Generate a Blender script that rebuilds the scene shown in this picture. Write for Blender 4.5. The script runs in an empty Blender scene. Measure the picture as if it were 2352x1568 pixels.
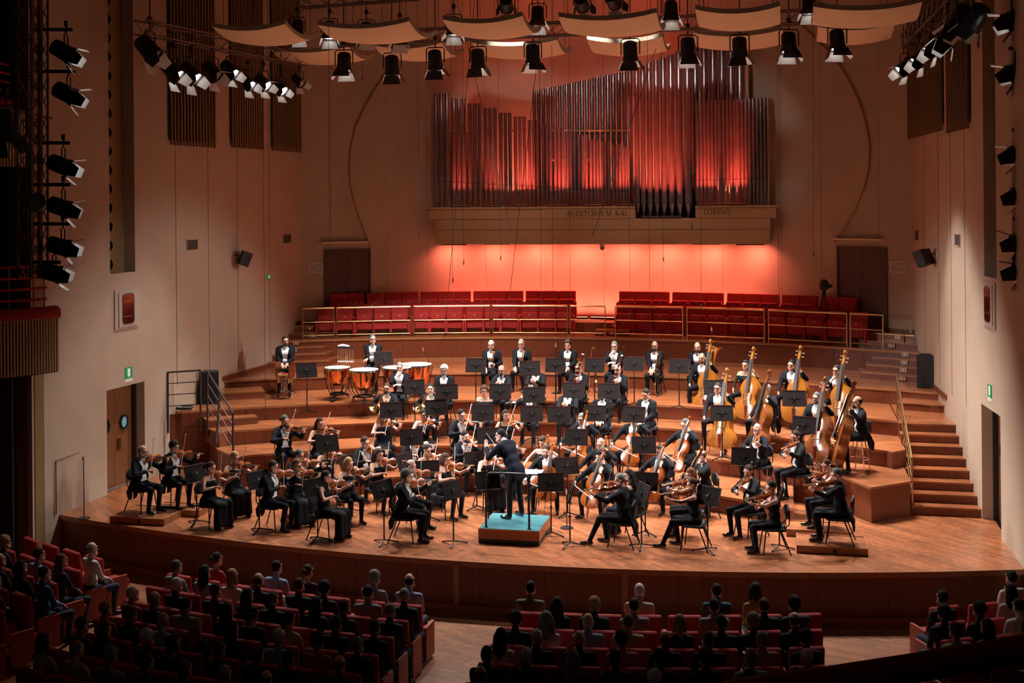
import bpy, math, random
import numpy as np
from mathutils import Vector, Matrix, Euler
random.seed(7)
R = math.radians
SC = bpy.context.scene
COL = SC.collection
# ------------------------------------------------------------------ camera
F_PX, YAW, ROLL, U0, V0 = 2800.0, R(12.5), R(-0.5), 1176.0, 453.0
CAM = np.array([5.33, 0.0, 6.5])
_cy, _sy, _cr, _sr = math.cos(YAW), math.sin(YAW), math.cos(ROLL), math.sin(ROLL)
RT = np.array([_cy, _sy, 0.]); FW = np.array([-_sy, _cy, 0.]); UP = np.array([0., 0., 1.])
cd = bpy.data.cameras.new('camera'); cam = bpy.data.objects.new('camera', cd); COL.objects.link(cam)
_r = RT*_cr+UP*_sr; _u = -RT*_sr+UP*_cr; _b = -FW
cam.matrix_world = Matrix(((_r[0], _u[0], _b[0], CAM[0]), (_r[1], _u[1], _b[1], CAM[1]), (_r[2], _u[2], _b[2], CAM[2]), (0, 0, 0, 1)))
cd.sensor_width = 36; cd.lens = F_PX/2352*36; cd.shift_y = -(784-V0)/2352; cd.clip_end = 200; cd.clip_start = .05
SC.camera = cam
# ------------------------------------------------------------------ world, exposure
w = bpy.data.worlds.new('hall_dark'); SC.world = w; w.use_nodes = True
w.node_tree.nodes['Background'].inputs[0].default_value = (1.0, .78, .62, 1)
w.node_tree.nodes['Background'].inputs[1].default_value = .012
SC.view_settings.view_transform = 'Standard'; SC.view_settings.look = 'None'
SC.view_settings.gamma = 1; SC.view_settings.use_curve_mapping = False
SC.view_settings.exposure = 0.0
E_KEY, E_TRUSS, E_TOWER, E_LED = 4000., 3200., 2900., 24.
LEDC = (1, .205, .14); LEDP = (1, .085, .045)
COOL = (1.0, .96, .93)

def ray(u, v):
    A = u-U0; B = v-V0
    a = _cr*A+_sr*B; b = -_sr*A+_cr*B
    return RT*a/F_PX+FW-UP*b/F_PX
def onz(u, v, z):
    d = ray(u, v); return CAM+d*((z-CAM[2])/d[2])
def ony(u, v, y):
    d = ray(u, v); return CAM+d*((y-CAM[1])/d[1])
def onx(u, v, x):
    d = ray(u, v); return CAM+d*((x-CAM[0])/d[0])
def lookat(d):
    return Vector(d).to_track_quat('-Z', 'Y').to_euler()
def spot(name, loc, target, energy, size=70, blend=.6, rad=.12, col=COOL, parent=None):
    l = bpy.data.lights.new(name, 'SPOT'); l.energy = energy; l.spot_size = R(size); l.spot_blend = blend
    l.shadow_soft_size = rad; l.color = col
    o = bpy.data.objects.new(name, l); COL.objects.link(o); o.location = loc
    o.rotation_euler = lookat(np.array(target)-np.array(loc))
    return o
def area(name, loc, target, energy, sx, sy, col, spread=180):
    l = bpy.data.lights.new(name, 'AREA'); l.energy = energy; l.shape = 'RECTANGLE'; l.size = sx; l.size_y = sy
    l.color = col; l.spread = R(spread)
    o = bpy.data.objects.new(name, l); COL.objects.link(o); o.location = loc
    o.rotation_euler = lookat(np.array(target)-np.array(loc))
    return o
# ------------------------------------------------------------------ materials
MATS = {}
def _new(name):
    m = bpy.data.materials.new(name); m.use_nodes = True
    return m, m.node_tree.nodes, m.node_tree.links, m.node_tree.nodes['Principled BSDF']
def mat(name, col, rough=.6, metal=0., var=0., vscale=8., bump=0., bscale=60., coat=0., sheen=0., emit=None, estr=0., trans=0., spec=None):
    if name in MATS: return MATS[name]
    m, N, L, P = _new(name)
    P.inputs['Base Color'].default_value = (*col, 1); P.inputs['Roughness'].default_value = rough
    P.inputs['Metallic'].default_value = metal
    if spec is not None: P.inputs['Specular IOR Level'].default_value = spec
    if coat: P.inputs['Coat Weight'].default_value = coat; P.inputs['Coat Roughness'].default_value = .1
    if sheen: P.inputs['Sheen Weight'].default_value = sheen; P.inputs['Sheen Roughness'].default_value = .4; P.inputs['Sheen Tint'].default_value = (*col, 1)
    if trans: P.inputs['Transmission Weight'].default_value = trans
    if emit: P.inputs['Emission Color'].default_value = (*emit, 1); P.inputs['Emission Strength'].default_value = estr
    if var or bump:
        tc = N.new('ShaderNodeTexCoord')
    if var:
        n = N.new('ShaderNodeTexNoise'); n.inputs['Scale'].default_value = vscale; n.inputs['Detail'].default_value = 5
        L.new(tc.outputs['Object'], n.inputs['Vector'])
        cr = N.new('ShaderNodeValToRGB')
        cr.color_ramp.elements[0].position = .3; cr.color_ramp.elements[1].position = .7
        cr.color_ramp.elements[0].color = (*[c*(1-var) for c in col], 1)
        cr.color_ramp.elements[1].color = (*[min(1, c*(1+var)) for c in col], 1)
        L.new(n.outputs['Fac'], cr.inputs['Fac']); L.new(cr.outputs['Color'], P.inputs['Base Color'])
    if bump:
        n2 = N.new('ShaderNodeTexNoise'); n2.inputs['Scale'].default_value = bscale; n2.inputs['Detail'].default_value = 3
        L.new(tc.outputs['Object'], n2.inputs['Vector'])
        b = N.new('ShaderNodeBump'); b.inputs['Strength'].default_value = bump; b.inputs['Distance'].default_value = .01
        L.new(n2.outputs['Fac'], b.inputs['Height']); L.new(b.outputs['Normal'], P.inputs['Normal'])
    MATS[name] = m; return m
def wood(name, c0, c1, scale=(1, 12, 12), rough=.35, coat=.2, strips=None):
    """straight-grained veneer; strips=(length,width,rot) lays staggered parquet strips of slightly differing tone"""
    if name in MATS: return MATS[name]
    m, N, L, P = _new(name)
    tc = N.new('ShaderNodeTexCoord'); mp = N.new('ShaderNodeMapping'); mp.inputs['Scale'].default_value = scale
    L.new(tc.outputs['Object'], mp.inputs['Vector'])
    n = N.new('ShaderNodeTexNoise'); n.inputs['Scale'].default_value = 3; n.inputs['Detail'].default_value = 8; n.inputs['Roughness'].default_value = .65
    L.new(mp.outputs['Vector'], n.inputs['Vector'])
    cr = N.new('ShaderNodeValToRGB'); cr.color_ramp.elements[0].position = .32; cr.color_ramp.elements[1].position = .7
    cr.color_ramp.elements[0].color = (*c0, 1); cr.color_ramp.elements[1].color = (*c1, 1)
    L.new(n.outputs['Fac'], cr.inputs['Fac']); out = cr.outputs['Color']
    if strips:
        ln, wd, rot = strips
        m2 = N.new('ShaderNodeMapping'); m2.inputs['Rotation'].default_value = (0, 0, rot)
        L.new(tc.outputs['Object'], m2.inputs['Vector'])
        br = N.new('ShaderNodeTexBrick'); br.inputs['Scale'].default_value = 1; br.inputs['Brick Width'].default_value = ln
        br.inputs['Row Height'].default_value = wd; br.inputs['Mortar Size'].default_value = .0012; br.offset = .37
        br.inputs['Color1'].default_value = (.55, .55, .55, 1); br.inputs['Color2'].default_value = (1.25, 1.2, 1.15, 1); br.inputs['Mortar'].default_value = (.35, .3, .28, 1)
        L.new(m2.outputs['Vector'], br.inputs['Vector'])
        n3 = N.new('ShaderNodeTexNoise'); n3.inputs['Scale'].default_value = .9; n3.inputs['Detail'].default_value = 4
        L.new(tc.outputs['Object'], n3.inputs['Vector'])
        cr3 = N.new('ShaderNodeValToRGB'); cr3.color_ramp.elements[0].position = .3; cr3.color_ramp.elements[1].position = .75
        cr3.color_ramp.elements[0].color = (.85, .85, .85, 1); cr3.color_ramp.elements[1].color = (1.12, 1.1, 1.08, 1)
        L.new(n3.outputs['Fac'], cr3.inputs['Fac'])
        x1 = N.new('ShaderNodeMix'); x1.data_type = 'RGBA'; x1.blend_type = 'MULTIPLY'; x1.inputs[0].default_value = .75
        L.new(out, x1.inputs[6]); L.new(br.outputs['Color'], x1.inputs[7])
        x2 = N.new('ShaderNodeMix'); x2.data_type = 'RGBA'; x2.blend_type = 'MULTIPLY'; x2.inputs[0].default_value = 1
        L.new(x1.outputs[2], x2.inputs[6]); L.new(cr3.outputs['Color'], x2.inputs[7]); out = x2.outputs[2]
    L.new(out, P.inputs['Base Color'])
    P.inputs['Roughness'].default_value = rough; P.inputs['Coat Weight'].default_value = coat; P.inputs['Coat Roughness'].default_value = .15
    MATS[name] = m; return m

M_WALL = mat('plaster_beige', (.46, .34, .25), .9, var=.05, vscale=1.5, bump=.12, bscale=90)
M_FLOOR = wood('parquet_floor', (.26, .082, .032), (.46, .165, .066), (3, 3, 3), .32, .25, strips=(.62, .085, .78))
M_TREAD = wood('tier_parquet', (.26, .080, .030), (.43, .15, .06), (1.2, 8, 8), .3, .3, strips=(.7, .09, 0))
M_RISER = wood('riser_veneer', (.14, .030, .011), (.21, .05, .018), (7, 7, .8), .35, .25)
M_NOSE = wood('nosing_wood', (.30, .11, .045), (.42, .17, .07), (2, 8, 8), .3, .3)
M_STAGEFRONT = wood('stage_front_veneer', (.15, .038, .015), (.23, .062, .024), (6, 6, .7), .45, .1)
M_LIGHTWOOD = wood('pale_strip_wood', (.36, .15, .07), (.45, .2, .1), (6, 6, .7), .45, .1)
M_DOOR = wood('door_veneer', (.17, .065, .025), (.26, .10, .04), (8, 8, .6), .4, .2)
M_DOORD = wood('dark_door_veneer', (.075, .026, .013), (.12, .042, .02), (8, 8, .6), .45, .15)
M_SOFFIT = mat('organ_ledge_paint', (.50, .32, .17), .75, var=.05, vscale=2)
M_CREAM = mat('reflector_cream', (.80, .62, .42), .7)
M_GOLDSLAT = mat('ochre_slat_paint', (.22, .135, .055), .55)
M_BLACK = mat('black_paint', (.012, .012, .014), .5)
M_DARK = mat('dark_void', (.010, .007, .006), .9)
M_BLKMETAL = mat('black_metal', (.018, .018, .02), .38, .3)
M_GREYMETAL = mat('grey_metal_rail', (.055, .052, .055), .45, .5)
M_TRUSS = mat('truss_metal', (.16, .12, .10), .45, .7)
M_CHROME = mat('chrome', (.75, .75, .77), .15, 1.)
M_BRASS = mat('brass_rail', (.62, .43, .20), .28, 1.)
M_GOLD = mat('lacquered_brass', (.85, .58, .18), .2, 1.)
M_COPPER = mat('copper_kettle', (.72, .28, .12), .2, 1., var=.08, vscale=6)
M_PIPE = mat('organ_pipe_metal', (.36, .29, .31), .28, .85, var=.10, vscale=3)
M_RED = mat('red_velvet', (.36, .014, .010), .8, var=.10, vscale=30, sheen=.35)
M_REDDK = mat('red_wood_side', (.34, .045, .018), .5)
M_SPKR = mat('speaker_cloth', (.022, .021, .023), .8)
M_WHITE = mat('white_paint', (.75, .74, .72), .5)
M_WHITECLOTH = mat('white_shirt', (.80, .79, .80), .75)
M_TAILS = mat('black_wool', (.008, .0085, .011), .85, sheen=.04, spec=.15)
M_NAVY = mat('midnight_wool', (.007, .009, .018), .85, sheen=.04, spec=.15)
M_DRESS = mat('black_crepe', (.007, .007, .010), .8, sheen=.04, spec=.15)
M_PATENT = mat('patent_leather', (.008, .008, .009), .08, coat=.8)
M_CHAIRSEAT = mat('chair_upholstery', (.02, .021, .025), .75)
M_DESK = mat('music_desk_black', (.012, .007, .0065), .8, spec=.15)
M_PAPER = mat('sheet_music_paper', (.85, .85, .83), .7)
M_INK = mat('ink_grey', (.28, .28, .28), .8)
M_GREEN = mat('exit_sign_green', (.0, .22, .07), .4, emit=(.0, .35, .1), estr=.25)
M_SIGNW = mat('exit_sign_white', (.8, .85, .8), .4, emit=(.7, .8, .7), estr=.2)
M_LEDRED = mat('red_pilot_lamp', (.8, .02, .01), .4, emit=(1, .05, .02), estr=3)
M_PLATE = mat('step_lamp_plate', (.45, .40, .28), .4, .3)
M_LAMP = mat('lamp_lens', (.9, .9, .85), .2, emit=(1, .96, .88), estr=5)
M_BARNIN = mat('barn_door_white', (.72, .74, .74), .4)
M_LEDBAR = mat('led_bar_red', (1, .2, .1), .4, emit=(1, .22, .14), estr=5)
M_CREAMSKIN = mat('drum_head_cream', (.62, .52, .40), .6, var=.06, vscale=4)
M_TEAL = mat('teal_carpet', (.03, .16, .19), .9, var=.1, vscale=40)
M_PODIUM = wood('podium_wood', (.30, .075, .02), (.40, .11, .03), (6, 6, 1), .4, .2)
M_EBONY = mat('ebony', (.013, .012, .012), .35)
M_VIOLIN = mat('violin_varnish', (.36, .085, .016), .22, var=.3, vscale=7, coat=.5)
M_CELLO = mat('cello_varnish', (.36, .085, .013), .2, var=.25, vscale=3, coat=.5)
M_BASS = mat('bass_varnish', (.31, .105, .013), .18, var=.25, vscale=2, coat=.6)
M_BASSD = mat('bass_varnish_dark', (.20, .055, .012), .18, var=.25, vscale=2, coat=.6)
M_MAPLE = mat('maple_neck', (.42, .19, .06), .35)
M_BRIDGE = mat('bridge_maple', (.62, .40, .19), .5)
M_STRING = mat('string_steel', (.55, .55, .56), .3, .9)
M_BOWHAIR = mat('bow_hair', (.75, .72, .68), .6)
M_BOWSTICK = mat('bow_stick', (.26, .08, .03), .35)
M_ROSEWOOD = mat('bassoon_maple', (.16, .02, .012), .25, coat=.5)
M_GRILLE = mat('air_grille', (.10, .085, .075), .6)
M_GLASSDK = mat('window_glass_dark', (.05, .008, .006), .08, coat=.5)
M_PORTHOLE = mat('porthole_glass', (.10, .22, .26), .08, coat=.5, emit=(.25, .5, .55), estr=.35)
M_CARPETWOOD = wood('stall_floor_wood', (.22, .085, .04), (.36, .15, .07), (3, 3, 3), .35, .25, strips=(.5, .08, .3))
SKINS = [mat('skin_light', (.62, .36, .26), .55), mat('skin_fair', (.66, .42, .33), .55), mat('skin_tan', (.50, .27, .18), .55), mat('skin_rosy', (.62, .32, .24), .55)]
M_LIP = mat('lips', (.42, .13, .11), .5); M_EYE = mat('eyes', (.03, .02, .02), .2)
HAIRC = {'black': (.010, .008, .008), 'dark': (.022, .014, .010), 'brown': (.055, .028, .014), 'light': (.13, .075, .038),
         'blond': (.36, .22, .09), 'grey': (.22, .21, .20), 'white': (.62, .60, .57), 'saltpepper': (.09, .085, .085), 'red': (.16, .05, .022)}
HAIRM = {k: mat('hair_'+k, c, .75, var=.3, vscale=40, bump=.5, bscale=120, spec=.25) for k, c in HAIRC.items()}

# ------------------------------------------------------------------ mesh helpers
class MB:
    def __init__(s): s.v = []; s.f = []; s.m = []
    def add(s, vs, fs, mi=0):
        o = len(s.v); s.v.extend([tuple(map(float, p)) for p in vs]); s.f.extend([tuple(i+o for i in f) for f in fs]); s.m.extend([mi]*len(fs)); return s
    def box(s, lo, hi, mi=0):
        x0, y0, z0 = lo; x1, y1, z1 = hi
        return s.add([(x0, y0, z0), (x1, y0, z0), (x1, y1, z0), (x0, y1, z0), (x0, y0, z1), (x1, y0, z1), (x1, y1, z1), (x0, y1, z1)],
                     [(0, 3, 2, 1), (4, 5, 6, 7), (0, 1, 5, 4), (1, 2, 6, 5), (2, 3, 7, 6), (3, 0, 4, 7)], mi)
    def bar(s, a, b, w, h, up=(0, 0, 1), mi=0):
        a = Vector(a); b = Vector(b); d = (b-a).normalized(); up = Vector(up)
        x = d.cross(up)
        if x.length < 1e-4: x = d.cross(Vector((1, 0, 0)))
        x.normalize(); y = x.cross(d)
        P = []
        for p in (a, b):
            for i, j in ((-1, -1), (1, -1), (1, 1), (-1, 1)): P.append(p+x*(i*w/2)+y*(j*h/2))
        return s.add(P, [(0, 1, 2, 3), (7, 6, 5, 4), (0, 4, 5, 1), (1, 5, 6, 2), (2, 6, 7, 3), (3, 7, 4, 0)], mi)
    def tube(s, pts, r, n=8, cap=True, closed=False, mi=0):
        pts = [Vector(p) for p in pts]; k = len(pts)
        rs = r if isinstance(r, (list, tuple)) else [r]*k
        o = len(s.v); prev = None
        for i, p in enumerate(pts):
            if closed: t = pts[(i+1) % k]-pts[i-1]
            else: t = pts[min(i+1, k-1)]-pts[max(i-1, 0)]
            if t.length < 1e-9: t = Vector((0, 0, 1))
            t.normalize()
            if prev is None:
                x = t.cross(Vector((0, 0, 1)))
                if x.length < .05: x = t.cross(Vector((1, 0, 0)))
            else: x = prev-t*prev.dot(t)
            x.normalize(); y = t.cross(x); prev = x
            for j in range(n):
                a = 2*math.pi*j/n; s.v.append(tuple(p+x*(rs[i]*math.cos(a))+y*(rs[i]*math.sin(a))))
        fs = []
        for i in range(k if closed else k-1):
            i2 = (i+1) % k
            for j in range(n): fs.append((o+i*n+j, o+i*n+(j+1) % n, o+i2*n+(j+1) % n, o+i2*n+j))
        if cap and not closed:
            fs.append(tuple(o+j for j in range(n))[::-1]); fs.append(tuple(o+(k-1)*n+j for j in range(n)))
        s.f.extend(fs); s.m.extend([mi]*len(fs)); return s
    def lathe(s, prof, n=16, M=None, mi=0, capend=True):
        o = len(s.v); M = M or Matrix()
        for (r, z) in prof:
            for j in range(n):
                a = 2*math.pi*j/n; s.v.append(tuple(M @ Vector((r*math.cos(a), r*math.sin(a), z))))
        fs = []
        for i in range(len(prof)-1):
            for j in range(n): fs.append((o+i*n+j, o+i*n+(j+1) % n, o+(i+1)*n+(j+1) % n, o+(i+1)*n+j))
        if capend:
            fs.append(tuple(o+j for j in range(n))[::-1]); fs.append(tuple(o+(len(prof)-1)*n+j for j in range(n)))
        s.f.extend(fs); s.m.extend([mi]*len(fs)); return s
    def prism(s, poly, z0, z1, mi=0):
        n = len(poly)
        return s.add([(x, y, z0) for x, y in poly]+[(x, y, z1) for x, y in poly],
                     [tuple(range(n))[::-1], tuple(range(n, 2*n))]+[(i, (i+1) % n, n+(i+1) % n, n+i) for i in range(n)], mi)
    def slab(s, pts, th, nrm, mi=0):
        """polygon pts (3d) extruded by th along -nrm"""
        n = len(pts); q = [Vector(p)-Vector(nrm)*th for p in pts]
        return s.add([tuple(p) for p in pts]+[tuple(p) for p in q], [tuple(range(n)), tuple(range(n, 2*n))[::-1]]+[(i, n+i, n+(i+1) % n, (i+1) % n) for i in range(n)], mi)
    def mesh(s, name, mats, smooth=False):
        me = bpy.data.meshes.new(name); me.from_pydata(s.v, [], s.f)
        for m in (mats if isinstance(mats, (list, tuple)) else [mats]): me.materials.append(m)
        if any(s.m): me.polygons.foreach_set('material_index', s.m)
        if smooth:
            me.polygons.foreach_set('use_smooth', [True]*len(me.polygons))
            try: me.set_sharp_from_angle(angle=R(40))
            except Exception: pass
        me.update(); return me
def obj(name, me, parent=None, loc=None, rot=None):
    o = bpy.data.objects.new(name, me); COL.objects.link(o)
    if parent is not None: o.parent = parent
    if loc is not None: o.location = loc
    if rot is not None: o.rotation_euler = rot
    return o
def part(name, mb, mats, parent, smooth=False, loc=None, rot=None):
    return obj(name, mb.mesh(name, mats, smooth), parent, loc, rot)
def tag(o, label=None, cat=None, group=None, kind=None):
    if label: o['label'] = label
    if cat: o['category'] = cat
    if group: o['group'] = group
    if kind: o['kind'] = kind
    return o
def thing(name, label, cat, loc=(0, 0, 0), rz=0, group=None):
    o = bpy.data.objects.new(name, None); o.empty_display_size = .1; COL.objects.link(o)
    o.location = loc; o.rotation_euler = (0, 0, rz)
    return tag(o, label, cat, group)
def struct(name, mb, mats, smooth=False, label=None, cat=None):
    o = part(name, mb, mats, None, smooth); o['kind'] = 'structure'
    if label: o['label'] = label
    if cat: o['category'] = cat
    return o
KIDS = {}
def copy_tree(o, parent=None):
    c = o.copy(); COL.objects.link(c)
    if parent is not None: c.parent = parent
    for ch in list(o.children): copy_tree(ch, c)
    return c
PROTO = {}
def place(key, builder, label, loc, rz=0, group=None, cat=None, rot=None, scale=None):
    """first use places the built thing itself, later uses copy it with its parts"""
    if key not in PROTO:
        o = builder(); PROTO[key] = o
    else: o = copy_tree(PROTO[key])
    o.location = loc; o.rotation_euler = rot if rot is not None else (0, 0, rz)
    if scale: o.scale = (scale,)*3
    o['label'] = label
    if group: o['group'] = group
    elif 'group' in o: del o['group']
    return o
ORD = ['first', 'second', 'third', 'fourth', 'fifth', 'sixth', 'seventh', 'eighth', 'ninth', 'tenth', 'eleventh', 'twelfth', 'thirteenth', 'fourteenth', 'fifteenth', 'sixteenth', 'seventeenth', 'eighteenth']
# tier geometry: y of the front edge of tier i at x ; heights
TZ = [0, .35, .70, 1.05, 1.40, 1.77]
TK = {1: (26.2, .05, .055), 2: (27.85, .049, .045), 3: (29.0, .042, .036), 4: (30.0, .038, .022), 5: (32.25, .034, .022)}
def edge(i, x):
    a, kl, kr = TK[i]; return a-(kl if x < 0 else kr)*x*x
def lip(x): return 21.1+.0168*(x-.3)**2
def wallx(y):
    P = [(16, 9.5), (22, 9.38), (24.4, 9.3), (26, 9.16), (28, 9.04), (30, 8.95), (33, 8.75), (36, 8.6)]
    for (a, b), (c, d) in zip(P, P[1:]):
        if y <= c: return b+(d-b)*(y-a)/(c-a)
    return P[-1][1]
def backy(x): return 37.0-.0395*x*x
def c1y(x): return 34.9-.027*x*x
ZC1, ZC2 = 2.43, 2.92
# ================================================================== SETTING
def ondep(u, v, d):
    return CAM+ray(u, v)*d
def strip(xs, f0, f1, z0, z1, mi=0, mb=None):
    """solid band between curves y=f0(x) and y=f1(x)"""
    mb = mb or MB()
    P = [(x, f0(x)) for x in xs]; Q = [(x, f1(x)) for x in xs]
    for i in range(len(xs)-1):
        mb.prism([P[i], P[i+1], Q[i+1], Q[i]], z0, z1, mi)
    return mb
def lin(a, b, n): return [a+(b-a)*i/n for i in range(n+1)]
ZS = -.9
# stalls floor, stage floor
fl = struct('floor', MB().prism([(-12, -3), (12, -3), (12, 24), (-12, 24)], ZS-.2, ZS), M_CARPETWOOD)
st = struct('floor_stage', strip(lin(-9.4, 9.4, 24), lip, lambda x: 33.0, -.08, 0.), M_FLOOR)
struct('trim_1', strip(lin(-9.4, 9.4, 24), lambda x: lip(x)-.035, lip, -.09, .004), M_NOSE)
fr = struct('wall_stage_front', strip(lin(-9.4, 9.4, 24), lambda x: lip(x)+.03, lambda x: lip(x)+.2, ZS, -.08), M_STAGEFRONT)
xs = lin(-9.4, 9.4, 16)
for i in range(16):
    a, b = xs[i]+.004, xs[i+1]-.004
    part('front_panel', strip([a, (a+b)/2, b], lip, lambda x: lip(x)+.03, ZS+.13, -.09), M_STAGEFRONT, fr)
for u in (1048, 1443):
    p = onz(u, 1300, -.1); x = p[0]
    part('pale_strip', strip([x-.05, x+.05], lambda q: lip(q)-.012, lip, ZS+.1, -.1), M_LIGHTWOOD, fr)
struct('baseboard_stage', strip(xs, lambda x: lip(x)-.03, lambda x: lip(x)+.03, ZS, ZS+.12), M_NOSE)
# orchestra tiers
def tier(i, xl, xr, extra_front=None, yb=None):
    z = TZ[i]; n = 22
    x_ = lin(xl, xr, n)
    f0 = lambda x: edge(i, x)
    f1 = (lambda x: edge(i+1, x)+.25) if i < 5 else (lambda x: c1y(x)+.3)
    o = struct('floor_tier', strip(x_, f0, f1, z-.04, z), M_TREAD)
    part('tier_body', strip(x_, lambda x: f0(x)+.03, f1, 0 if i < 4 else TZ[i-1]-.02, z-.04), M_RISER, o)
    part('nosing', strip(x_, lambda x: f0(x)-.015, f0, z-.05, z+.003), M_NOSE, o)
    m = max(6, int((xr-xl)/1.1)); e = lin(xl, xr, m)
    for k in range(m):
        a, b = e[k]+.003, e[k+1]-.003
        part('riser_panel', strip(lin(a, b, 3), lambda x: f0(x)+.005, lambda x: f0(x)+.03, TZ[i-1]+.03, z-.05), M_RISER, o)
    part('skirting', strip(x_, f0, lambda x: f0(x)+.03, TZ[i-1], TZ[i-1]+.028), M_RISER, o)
    return o
t1 = tier(1, -5.5, 5.5)
t2 = tier(2, -6.5, 6.5)
for s, pts in ((1, [(6.5, 25.95), (7.0, 25.08), (7.8, 25.75), (7.8, 28.4), (6.5, 28.0)]), (-1, [(-6.5, 25.78), (-6.75, 25.5), (-7.55, 26.2), (-8.1, 26.9), (-8.1, 27.6), (-6.5, 27.6)])):
    pts = pts if s > 0 else pts[::-1]
    part('tier_end_body', MB().prism(pts, 0, TZ[2]-.04), M_RISER, t2)
    c = np.mean(pts, 0)
    part('tier_end_top', MB().prism([tuple(np.array(p)+(np.array(p)-c)*.008) for p in pts], TZ[2]-.04, TZ[2]), M_TREAD, t2)
    q = [(7.0, 25.08), (7.8, 25.75), (6.5, 25.95)] if s > 0 else [(-6.75, 25.5), (-7.55, 26.2), (-6.5, 25.78)]
    for e_ in q[1:]:
        part('nosing', MB().bar((*q[0], TZ[2]-.02), (*e_, TZ[2]-.02), .03, .05), M_NOSE, t2)
t3 = tier(3, -7.5, 7.45)
for s, pts in ((1, [(7.45, 27.0), (7.55, 26.85), (7.85, 27.2), (7.85, 29.0), (7.45, 29.0)]), (-1, [(-7.5, 26.64), (-7.6, 26.4), (-8.2, 26.9), (-8.2, 28.5), (-7.5, 28.5)])):
    pts = pts if s > 0 else pts[::-1]
    part('tier_end_body', MB().prism(pts, TZ[2], TZ[3]-.04), M_RISER, t3)
    part('tier_end_top', MB().prism(pts, TZ[3]-.04, TZ[3]), M_TREAD, t3)
t4 = tier(4, -9.0, 7.85)
part('landing_face', strip(lin(-9.15, -8.0, 4), lambda x: edge(4, x), lambda x: edge(4, x)+.1, 0, TZ[4]-.05), M_RISER, t4)
part('landing_side', MB().box((-8.02, edge(4, -8.0), 0), (-7.95, 28, TZ[4]-.05)), M_RISER, t4)
part('stair_landing', MB().prism([(7.83, 28.34), (9.2, 28.34), (9.2, 31.2), (7.83, 31.2)], TZ[4]-.04, TZ[4]), M_TREAD, t4)
part('stair_landing_body', MB().box((7.83, 28.36, 0), (9.2, 31.0, TZ[4]-.04)), M_RISER, t4)
t5 = tier(5, -8.95, 8.95)
# big staircase on the right
stc = MB().box((7.8, 25.86, 0), (7.84, 28.4, .1)); sr = struct('staircase', stc, M_RISER)
for k in range(7):
    y0 = 25.86+.354*k; z1 = .175*(k+1)
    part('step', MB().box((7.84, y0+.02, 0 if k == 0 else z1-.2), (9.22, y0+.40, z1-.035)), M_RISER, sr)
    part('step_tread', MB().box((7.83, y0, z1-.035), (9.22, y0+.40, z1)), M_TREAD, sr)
def loose_step(pa, pb, dep, z0, z1, brass):
    a = np.array(pa); b = np.array(pb); d = (b-a)/np.linalg.norm(b-a); n = np.array([-d[1], d[0]])
    P = [tuple(a), tuple(b), tuple(b+n*dep), tuple(a+n*dep)]
    o = struct('step_block', MB().prism(P, z0, z1-.03), M_RISER)
    part('step_tread', MB().prism(P, z1-.03, z1), M_TREAD, o)
    part('step_edge', MB().bar((*P[0], z1-.012), (*P[1], z1-.012), .03, .03), M_BRASS if brass else M_NOSE, o)
    return o
A = onz(476, 966, 1.225); B = onz(592, 956, 1.225); loose_step(A[:2], B[:2], .8, 1.05, 1.225, True)
A = onz(506, 903, 1.585); B = onz(608, 897, 1.585); loose_step(A[:2], B[:2], .8, 1.40, 1.585, True)
A = onz(2060, 922, 1.585); B = onz(2176, 931, 1.585); loose_step(A[:2], B[:2], .7, 1.40, 1.585, False)
# chorus platforms with side and centre steps
c1 = struct('floor_chorus', strip(lin(-8.85, 8.85, 26), c1y, lambda x: min(backy(x), c1y(x)+2.2), ZC1-.05, ZC1), M_TREAD)
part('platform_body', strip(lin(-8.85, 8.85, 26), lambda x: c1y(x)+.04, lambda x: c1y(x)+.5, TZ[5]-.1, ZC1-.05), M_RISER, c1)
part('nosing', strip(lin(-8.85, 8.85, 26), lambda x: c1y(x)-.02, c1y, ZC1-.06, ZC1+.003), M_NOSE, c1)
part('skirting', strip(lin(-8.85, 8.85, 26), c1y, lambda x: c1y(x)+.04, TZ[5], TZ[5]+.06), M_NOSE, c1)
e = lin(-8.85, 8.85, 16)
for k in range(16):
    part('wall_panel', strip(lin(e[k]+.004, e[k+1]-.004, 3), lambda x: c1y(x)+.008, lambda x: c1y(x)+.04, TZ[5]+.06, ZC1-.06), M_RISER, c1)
def c2y(x): return c1y(x)+.93-.002*x*x
ZC2 = 2.77
c2 = struct('floor_chorus_rear', strip(lin(-8.7, 8.7, 26), c2y, lambda x: backy(x)+.05, ZC1, ZC2), M_TREAD)
part('edge', strip(lin(-8.7, 8.7, 26), lambda x: c2y(x)-.02, c2y, ZC2-.03, ZC2+.003), M_NOSE, c2)
def step_lamp(p, rz, idx, where):
    o = thing('step_lamp', 'brass step lamp with red pilot, %s riser on %s steps' % (ORD[idx], where), 'step lamp', p, rz)
    part('plate', MB().box((-.085, -.012, -.045), (.085, 0, .045)), M_PLATE, o)
    part('slot', MB().box((-.045, -.016, -.02), (.045, -.01, .02)), M_BLACK, o)
    part('pilot', MB().box((-.012, -.02, -.014), (.014, -.014, .014)), M_LEDRED, o)
def seg_step(xa, xb, f, z0, z1, dep=.9):
    o = struct('step_block', strip(lin(xa, xb, 4), f, lambda x: f(x)+dep, z0, z1-.03), M_RISER)
    part('step_tread', strip(lin(xa, xb, 4), lambda x: f(x)-.01, lambda x: f(x)+dep, z1-.03, z1), M_TREAD, o)
    part('step_edge', strip(lin(xa, xb, 4), lambda x: f(x)-.02, lambda x: f(x)-.005, z1-.035, z1+.002), M_NOSE, o)
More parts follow.
